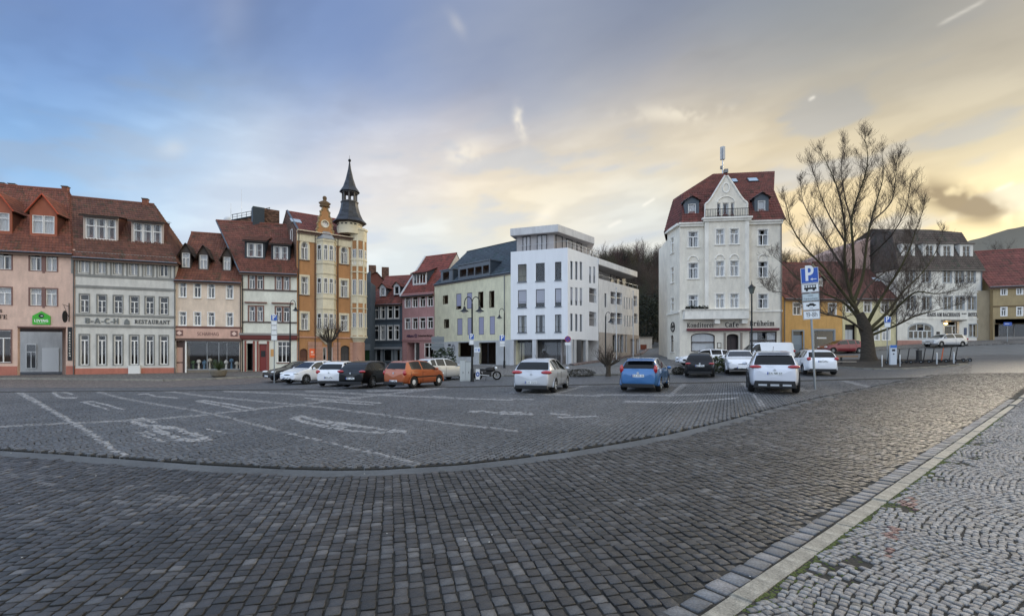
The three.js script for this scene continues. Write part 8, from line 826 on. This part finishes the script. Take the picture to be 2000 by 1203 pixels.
function panel(t, y, w, h, m = whiteS, z = 0.045) { const p = part('sign_panel', bx(-w / 2, w / 2, y - h / 2, y + h / 2, z, z + 0.012), m, t); part('panel_rim', [bx(-w / 2 + 0.01, w / 2 - 0.01, y + h / 2 - 0.022, y + h / 2 - 0.01, z + 0.012, z + 0.015), bx(-w / 2 + 0.01, w / 2 - 0.01, y - h / 2 + 0.01, y - h / 2 + 0.022, z + 0.012, z + 0.015), bx(-w / 2 + 0.01, -w / 2 + 0.022, y - h / 2 + 0.022, y + h / 2 - 0.022, z + 0.012, z + 0.015), bx(w / 2 - 0.022, w / 2 - 0.01, y - h / 2 + 0.022, y + h / 2 - 0.022, z + 0.012, z + 0.015)], inkS, p); return p; }
{ // tall sign by the SUV
  const base = G(1593, 761), d = -base.z, k = d / F, t = thing('parking_sign', 'tall blue P sign with bus, car and 19-8h panels by the white SUV', 'sign', base, -0.5), Y = (py) => EYE + (HY - py) * k - base.y; t.rotation.set(0, -0.35, 0); t.rotation.z = 0.045;
  part('post', cyl(0.045, 0.045, Y(524), 12).translate(0, 0, -0.004), postM, t); const w = 30 * k; pSign(t, Y(537.5), w, true);
  const b = panel(t, Y(562), w, 17.5 * k); part('bus_symbol', [bx(-0.23, 0.23, Y(565), Y(561), 0.058, 0.062), bx(-0.23, 0.23, Y(557.4), Y(556.2), 0.058, 0.062), ...[-0.19, -0.1, 0, 0.1, 0.19].map((x) => bx(x - 0.015, x + 0.015, Y(561), Y(557.4), 0.058, 0.062)), new THREE.CircleGeometry(0.05, 14).translate(-0.13, Y(566), 0.0585), new THREE.CircleGeometry(0.05, 14).translate(0.13, Y(566), 0.0585)], inkS, b);
  const c = panel(t, Y(580), w * 0.98, 15 * k, mat('#b9c4c6', 0.5)); lettering('mit', -0.1, 0.1, Y(578.5), 0.07, sansR, mat('#56606a', 0.5), c, 0.058, 0.003); lettering('Parkschein', -0.26, 0.26, Y(585), 0.085, sansR, mat('#56606a', 0.5), c, 0.058, 0.003);
  const e = panel(t, Y(597), w * 0.97, 16.5 * k); const cs = new THREE.Shape([[-0.19, 0], [-0.18, 0.05], [-0.09, 0.06], [-0.05, 0.11], [0.08, 0.11], [0.13, 0.06], [0.18, 0.04], [0.19, 0]].map(([x, y]) => new THREE.Vector2(x, y + Y(597)))); part('car_symbol', [ext(cs, 0.004, 0.058), new THREE.CircleGeometry(0.04, 12).translate(-0.1, Y(597), 0.0585), new THREE.CircleGeometry(0.04, 12).translate(0.1, Y(597), 0.0585)], inkS, e); lettering('frei', -0.06, 0.06, Y(602.5), 0.05, sansR, mat('#56606a', 0.5), e, 0.058, 0.003);
  const f = panel(t, Y(615), w * 0.96, 17 * k); lettering('19-8h', -0.21, 0.21, Y(618.5), 0.19, sansR, inkS, f, 0.058, 0.003); for (const y of [530, 562, 597, 616]) part('clamp', bx(-0.07, 0.07, Y(y) - 0.02, Y(y) + 0.02, -0.05, 0.045), postM, t);
}
function smallSign(px, d, topPy, label, panels, turn = 0, own = true, wpx = 11) { const base = at(px, d), t = thing('parking_sign', label, 'sign', base, turn), Y = (py) => EYE + (HY - py) / F * d - base.y, k = d / F; if (own) part('post', cyl(0.035, 0.035, Y(topPy), 8), postM, t); const w = wpx * k; pSign(t, Y(topPy) - w / 2, w, false); let y = Y(topPy) - w; for (const h of panels) { y -= h * k * 0.5 + 0.02; panel(t, y, w * 0.95, h * k); y -= h * k * 0.5; } part('clamp', bx(-0.05, 0.05, Y(topPy) - w / 2 - 0.02, Y(topPy) - w / 2 + 0.02, -0.09, 0.05), postM, t); }
smallSign(535, 32.5, 615, 'blue P sign with four small panels on the grey post before the pale green house', [8, 9, 9, 10], 0.25, true, 11.5); smallSign(921, 30.3, 653, 'blue P sign fixed to the two-armed lamp beside the cabinets', [10], 0, false, 10); smallSign(981, 46.5, 655, 'blue P sign at the lamp by the yellow modern house', [6, 4], 0, false, 11); smallSign(1734, 36.5, 619, 'blue P sign with white panel beside the big tree trunk', [9], -0.3, true, 11);
{ const base = at(1109, 46), t = thing('no_stopping_sign', 'round blue and red no-stopping sign at the white block corner', 'sign', base), Y = (py) => EYE + (HY - py) / F * 46 - base.y; part('post', cyl(0.035, 0.035, Y(656), 8), postM, t); const f = part('disc', new THREE.CylinderGeometry(0.29, 0.29, 0.012, 22).rotateX(Math.PI / 2).translate(0, Y(662.5), 0.05), blueS, t); part('red_ring', [new THREE.TorusGeometry(0.26, 0.035, 6, 24).scale(1, 1, 0.15).translate(0, Y(662.5), 0.058), rod(V(-0.18, Y(662.5) + 0.18, 0.06), V(0.18, Y(662.5) - 0.18, 0.06), 0.03), rod(V(0.18, Y(662.5) + 0.18, 0.06), V(-0.18, Y(662.5) - 0.18, 0.06), 0.03)], mat('#a01b26', 0.4), f); part('extra_panel', bx(-0.26, 0.26, Y(674), Y(669), 0.045, 0.055), whiteS, t); }
{ const base = at(855, 41), t = thing('direction_sign', 'grey back of a direction sign on one post beside the conical bush', 'sign', base), Y = (py) => EYE + (HY - py) / F * 41 - base.y, k = 41 / F; part('post', cyl(0.045, 0.045, Y(656), 8), postM, t); for (const [y0, y1] of [[669, 657.5], [683, 670.5]]) part('board', bx(-12.5 * k, 12.5 * k, Y(y0), Y(y1), 0.05, 0.07), mat('#767b7d', 0.5, { metalness: 0.4 }), t); part('rail', [bx(-12 * k, 12 * k, Y(664), Y(663), 0.07, 0.1), bx(-12 * k, 12 * k, Y(678), Y(677), 0.07, 0.1)], M.zinc, t); }
for (const [px, w, y, lb] of [[903.5, 11, 703, 'taller light grey utility cabinet left of the two-armed lamp'], [914.5, 10.5, 706.5, 'shorter light grey utility cabinet touching the two-armed lamp']]) { const d = 31.2, base = at(px, d), t = thing('utility_cabinet', lb, 'cabinet', base), k = d / F, Y = (py) => EYE + (HY - py) * k - base.y; part('housing', bx(-w / 2 * k, w / 2 * k, 0, Y(y), -0.35, 0), mat('#b3b8b6', 0.6), t); for (const s of [-1, 1]) part('door', bx(s < 0 ? -w / 2 * k + 0.02 : 0.005, s < 0 ? -0.005 : w / 2 * k - 0.02, 0.1, Y(y) - 0.06, 0.001, 0.015), mat('#bcc1bf', 0.6), t); part('lid', bx(-w / 2 * k - 0.02, w / 2 * k + 0.02, Y(y), Y(y) + 0.03, -0.38, 0.03), mat('#9da2a0', 0.6), t); part('lock', bx(0.01, 0.04, 0.5, 0.6, 0.016, 0.03), M.dark, t); }
{ const base = at(933, 31.3), t = thing('advert_board', 'white and blue advertising board with round emblem behind the motorcycle', 'sign', base); part('board', bx(-0.13, 0.13, 0.08, 0.75, 0, 0.03), whiteS, t); part('emblem', new THREE.TorusGeometry(0.085, 0.03, 6, 18).scale(1, 1.3, 0.3).translate(0, 0.42, 0.035), blueS, t); for (const x of [-0.1, 0.1]) part('foot', bx(x - 0.02, x + 0.02, 0, 0.08, -0.1, 0.13), M.zinc, t); const b2 = thing('notice_board', 'small white notice panel on the two-armed lamp post', 'sign', at(931, 30.4)); part('panel', bx(-0.16, 0.22, 1.83, 2.15, 0.04, 0.06), mat('#d5dde2', 0.5), b2); part('print', [bx(0.1, 0.18, 1.9, 2.05, 0.061, 0.065), bx(-0.12, 0.05, 2.0, 2.03, 0.061, 0.065), bx(-0.12, 0.03, 1.93, 1.95, 0.061, 0.065)], blueS, b2); }
{ const base = at(952, 31.8), t = thing('motorcycle', 'black motorcycle parked at the kerb beside the cabinets', 'motorcycle', base, 0.15); for (const x of [-0.62, 0.62]) { const w = part('wheel', new THREE.TorusGeometry(0.24, 0.06, 8, 20).translate(x, 0.3, 0), tyreM, t); part('rim', new THREE.TorusGeometry(0.18, 0.02, 6, 18).translate(x, 0.3, 0), M.steel, w); } part('frame', [new THREE.SphereGeometry(1, 14, 10).scale(0.34, 0.17, 0.14).translate(0.16, 0.68, 0), new THREE.SphereGeometry(1, 12, 8).scale(0.42, 0.09, 0.15).translate(-0.38, 0.66, 0), bx(-0.3, 0.25, 0.25, 0.55, -0.12, 0.12), rod(V(0.62, 0.3, 0.08), V(0.4, 0.85, 0.06), 0.025), rod(V(0.62, 0.3, -0.08), V(0.4, 0.85, -0.06), 0.025)], black, t); part('handlebar', rod(V(0.38, 0.92, -0.34), V(0.38, 0.92, 0.34), 0.018), M.steel, t); part('headlight', new THREE.SphereGeometry(0.1, 12, 8).translate(0.56, 0.78, 0), lampM, t); part('exhaust', rod(V(0.1, 0.28, 0.15), V(-0.7, 0.36, 0.15), 0.04), M.steel, t); part('side_stand', rod(V(-0.1, 0.25, 0.12), V(-0.15, 0, 0.3), 0.012), M.iron, t); }
{ // pale litter and grit on the stones
  reseed(88); const n = 26, im = new THREE.InstancedMesh(new THREE.IcosahedronGeometry(1, 0), mat('#d8d6d0', 0.8), n), m4 = new THREE.Matrix4(); for (let i = 0; i < n; i++) { const p = G(rr(-20, 1500), lerp(800, 1200, rnd())), s = rr(0.003, 0.007); m4.makeRotationY(rnd() * 6).scale(V(s * 1.6, s * 0.6, s)).setPosition(p.x, p.y + 0.006, p.z); im.setMatrixAt(i, m4); } im.name = 'litter'; im.userData = { kind: 'stuff', label: 'tiny pale bits of grit and litter scattered on the setts', category: 'litter' }; scene.add(im); }
{ const base = G(426, 738), t = thing('plant_pot', 'round stone planter with a spiky green plant before the shop', 'planter', base.add(V(0, 0.1, 0))); part('pot', new THREE.LatheGeometry([[0, 0], [0.42, 0], [0.5, 0.1], [0.6, 0.42], [0.64, 0.5], [0.56, 0.5], [0.5, 0.42], [0, 0.42]].map(([x, y]) => new THREE.Vector2(x, y)), 20), stone('#8f8678'), t); reseed(5); const gs = []; for (let i = 0; i < 110; i++) { const a = rnd() * 6.28, e = rr(0.15, 1.35), l = rr(0.5, 0.95); gs.push(new THREE.ConeGeometry(0.025, l, 3).translate(0, l / 2, 0).rotateZ(-(Math.PI / 2 - e)).rotateY(a).translate(0, 0.5 + rr(0, 0.25), 0)); } part('leaves', gs, mat('#3b4a26', 0.7), t).userData.kind = 'stuff'; }
// bicycle hoops, scooters, bollard, charging post, rail
const hoopGeo = tube([V(-0.28, 0, 0), V(-0.28, 0.6, 0), V(-0.2, 0.8, 0), V(0, 0.87, 0), V(0.2, 0.8, 0), V(0.28, 0.6, 0), V(0.28, 0, 0)], 0.028, 8), hoopM = mat('#c2c6c8', 0.35, { metalness: 0.4 });
for (const [px, py, tn] of [[1724, 718, 0.9], [1759, 717, 0.9], [1831, 713, 0.9], [1864, 711, 0.9]]) { const p = G(px, py), t = thing('bicycle_hoop', 'steel bicycle hoop among the scooters on the traffic island', 'bicycle rack', p, tn, 'bicycle hoops beside the big tree'); part('hoop', hoopGeo, hoopM, t); part('base_plate', [bx(-0.33, -0.23, 0, 0.012, -0.05, 0.05), bx(0.23, 0.33, 0, 0.012, -0.05, 0.05)], M.zinc, t); }
const scooterParts = [['deck', bx(-0.3, 0.3, 0.09, 0.16, -0.08, 0.08), black], ['stem', join([rod(V(0.36, 0.12, 0), V(0.24, 1.08, 0), 0.035, 0.028, 8)]), black], ['handlebar', rod(V(0.24, 1.08, -0.26), V(0.24, 1.08, 0.26), 0.018), black], ['mudguard', new THREE.TorusGeometry(0.14, 0.025, 6, 10, Math.PI * 0.8).translate(-0.42, 0.12, 0), black]];
[[1746, 713, 2.4], [1766, 712, 2.2], [1785, 711.5, 2.6], [1802, 711, 2.0], [1817, 710.5, 2.5], [1834, 710, 2.2], [1852, 709.5, 2.7], [1868, 709, 2.1], [1880, 708.5, 2.4]].forEach(([px, py, tn], i) => { const p = G(px, py), or = i === 6, t = thing('electric_scooter', or ? 'electric scooter with an orange stem parked between the black ones' : 'black electric scooter parked in the row beside the big tree', 'scooter', p.add(V(0, 0.07, 0)), tn, 'row of parked electric scooters'); for (const [n, g, m] of scooterParts) part(n, g, or && n === 'stem' ? mat('#c4571f', 0.5) : m, t); for (const x of [-0.44, 0.4]) { const w = part('wheel', new THREE.TorusGeometry(0.085, 0.03, 6, 14).translate(x, 0.115, 0), tyreM, t); part('hub', new THREE.CylinderGeometry(0.05, 0.05, 0.05, 10).rotateX(Math.PI / 2).translate(x, 0.115, 0), M.zinc, w); } });
{ const p = G(1796, 706), t = thing('bollard', 'dark square bollard among the scooters', 'bollard', p); part('body', bx(-0.13, 0.13, 0, 0.85, -0.13, 0.13), mat('#2b2e31', 0.6), t); part('cap', bx(-0.15, 0.15, 0.85, 0.9, -0.15, 0.15), mat('#3a3d40', 0.6), t); const q = G(1745, 714), c = thing('charging_post', 'pale grey charging post with blue top beside the tree', 'charging post', q, -0.3); part('body', bx(-0.2, 0.2, 0, 1.5, -0.12, 0.12), mat('#c3c9ce', 0.45), c); part('head', bx(-0.2, 0.2, 1.3, 1.5, 0.121, 0.135), mat('#3f6fb5', 0.45), c); part('display', bx(-0.1, 0.1, 1.05, 1.2, 0.121, 0.13), M.dark, c); part('socket', cyl(0.05, 0.05, 0.02, 12).rotateX(Math.PI / 2).translate(0, 0.85, 0.12), M.dark, c); }
{ const p = G(1644, 712), t = thing('barrier_rail', 'low wooden barrier rail on one dark post left of the tree', 'barrier', p, -0.2); part('post', bx(-0.06, 0.06, 0, 0.68, -0.06, 0.06), M.iron, t); part('rail', bx(-1.15, 1.15, 0.58, 0.72, 0.06, 0.11), mat('#8a6f55', 0.7), t); part('rail', bx(-1.0, 1.05, 0.2, 0.26, 0.06, 0.1), mat('#a49a8c', 0.7), t); const q = G(1969, 671), s = thing('blue_sign', 'small blue sign on a thin post with black foot before the ochre shop', 'sign', q), k = -q.z / F; part('post', cyl(0.03, 0.03, 41 * k, 8), postM, s); part('panel', bx(-8 * k, 8 * k, 35 * k, 41.5 * k, 0.03, 0.045), blueS, s); part('panel_print', bx(-6 * k, 3 * k, 38 * k, 39 * k, 0.046, 0.05), whiteS, s); part('foot', bx(-0.45, 0.45, 0, 0.14, -0.25, 0.25), black, s); }
{ // small buildings at the end of the side street
  const p = at(1262, 76), t = thing('white_garage', 'small white garage with reddish gate at the end of the side street', 'garage', p, 0.1), Y = (py) => EYE + (HY - py) / F * 76 - p.y; part('wall', bx(-1.0, 1.0, -0.5, Y(659), -4, 0), plaster('#d8d5d0'), t); part('flat_roof', bx(-1.1, 1.1, Y(659), Y(657.5), -4.1, 0.15), stone('#8f8d88'), t); part('gate', bx(-0.9, 0.1, 0, Y(673), 0.005, 0.04), mat('#7b3f2c', 0.7), t);
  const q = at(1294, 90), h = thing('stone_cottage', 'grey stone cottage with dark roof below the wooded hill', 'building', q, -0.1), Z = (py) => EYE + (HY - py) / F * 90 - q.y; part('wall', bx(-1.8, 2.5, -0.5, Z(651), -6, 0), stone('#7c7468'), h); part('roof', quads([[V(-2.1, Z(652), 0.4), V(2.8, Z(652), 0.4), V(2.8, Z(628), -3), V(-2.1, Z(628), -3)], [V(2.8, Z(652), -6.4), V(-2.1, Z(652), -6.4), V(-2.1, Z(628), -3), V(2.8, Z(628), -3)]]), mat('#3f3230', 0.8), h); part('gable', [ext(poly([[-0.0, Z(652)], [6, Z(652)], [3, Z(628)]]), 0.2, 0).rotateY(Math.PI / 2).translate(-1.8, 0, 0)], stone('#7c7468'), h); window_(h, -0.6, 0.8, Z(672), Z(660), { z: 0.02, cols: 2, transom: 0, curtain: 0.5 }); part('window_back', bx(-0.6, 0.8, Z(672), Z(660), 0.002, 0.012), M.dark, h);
}
renderer.render(scene, camera);
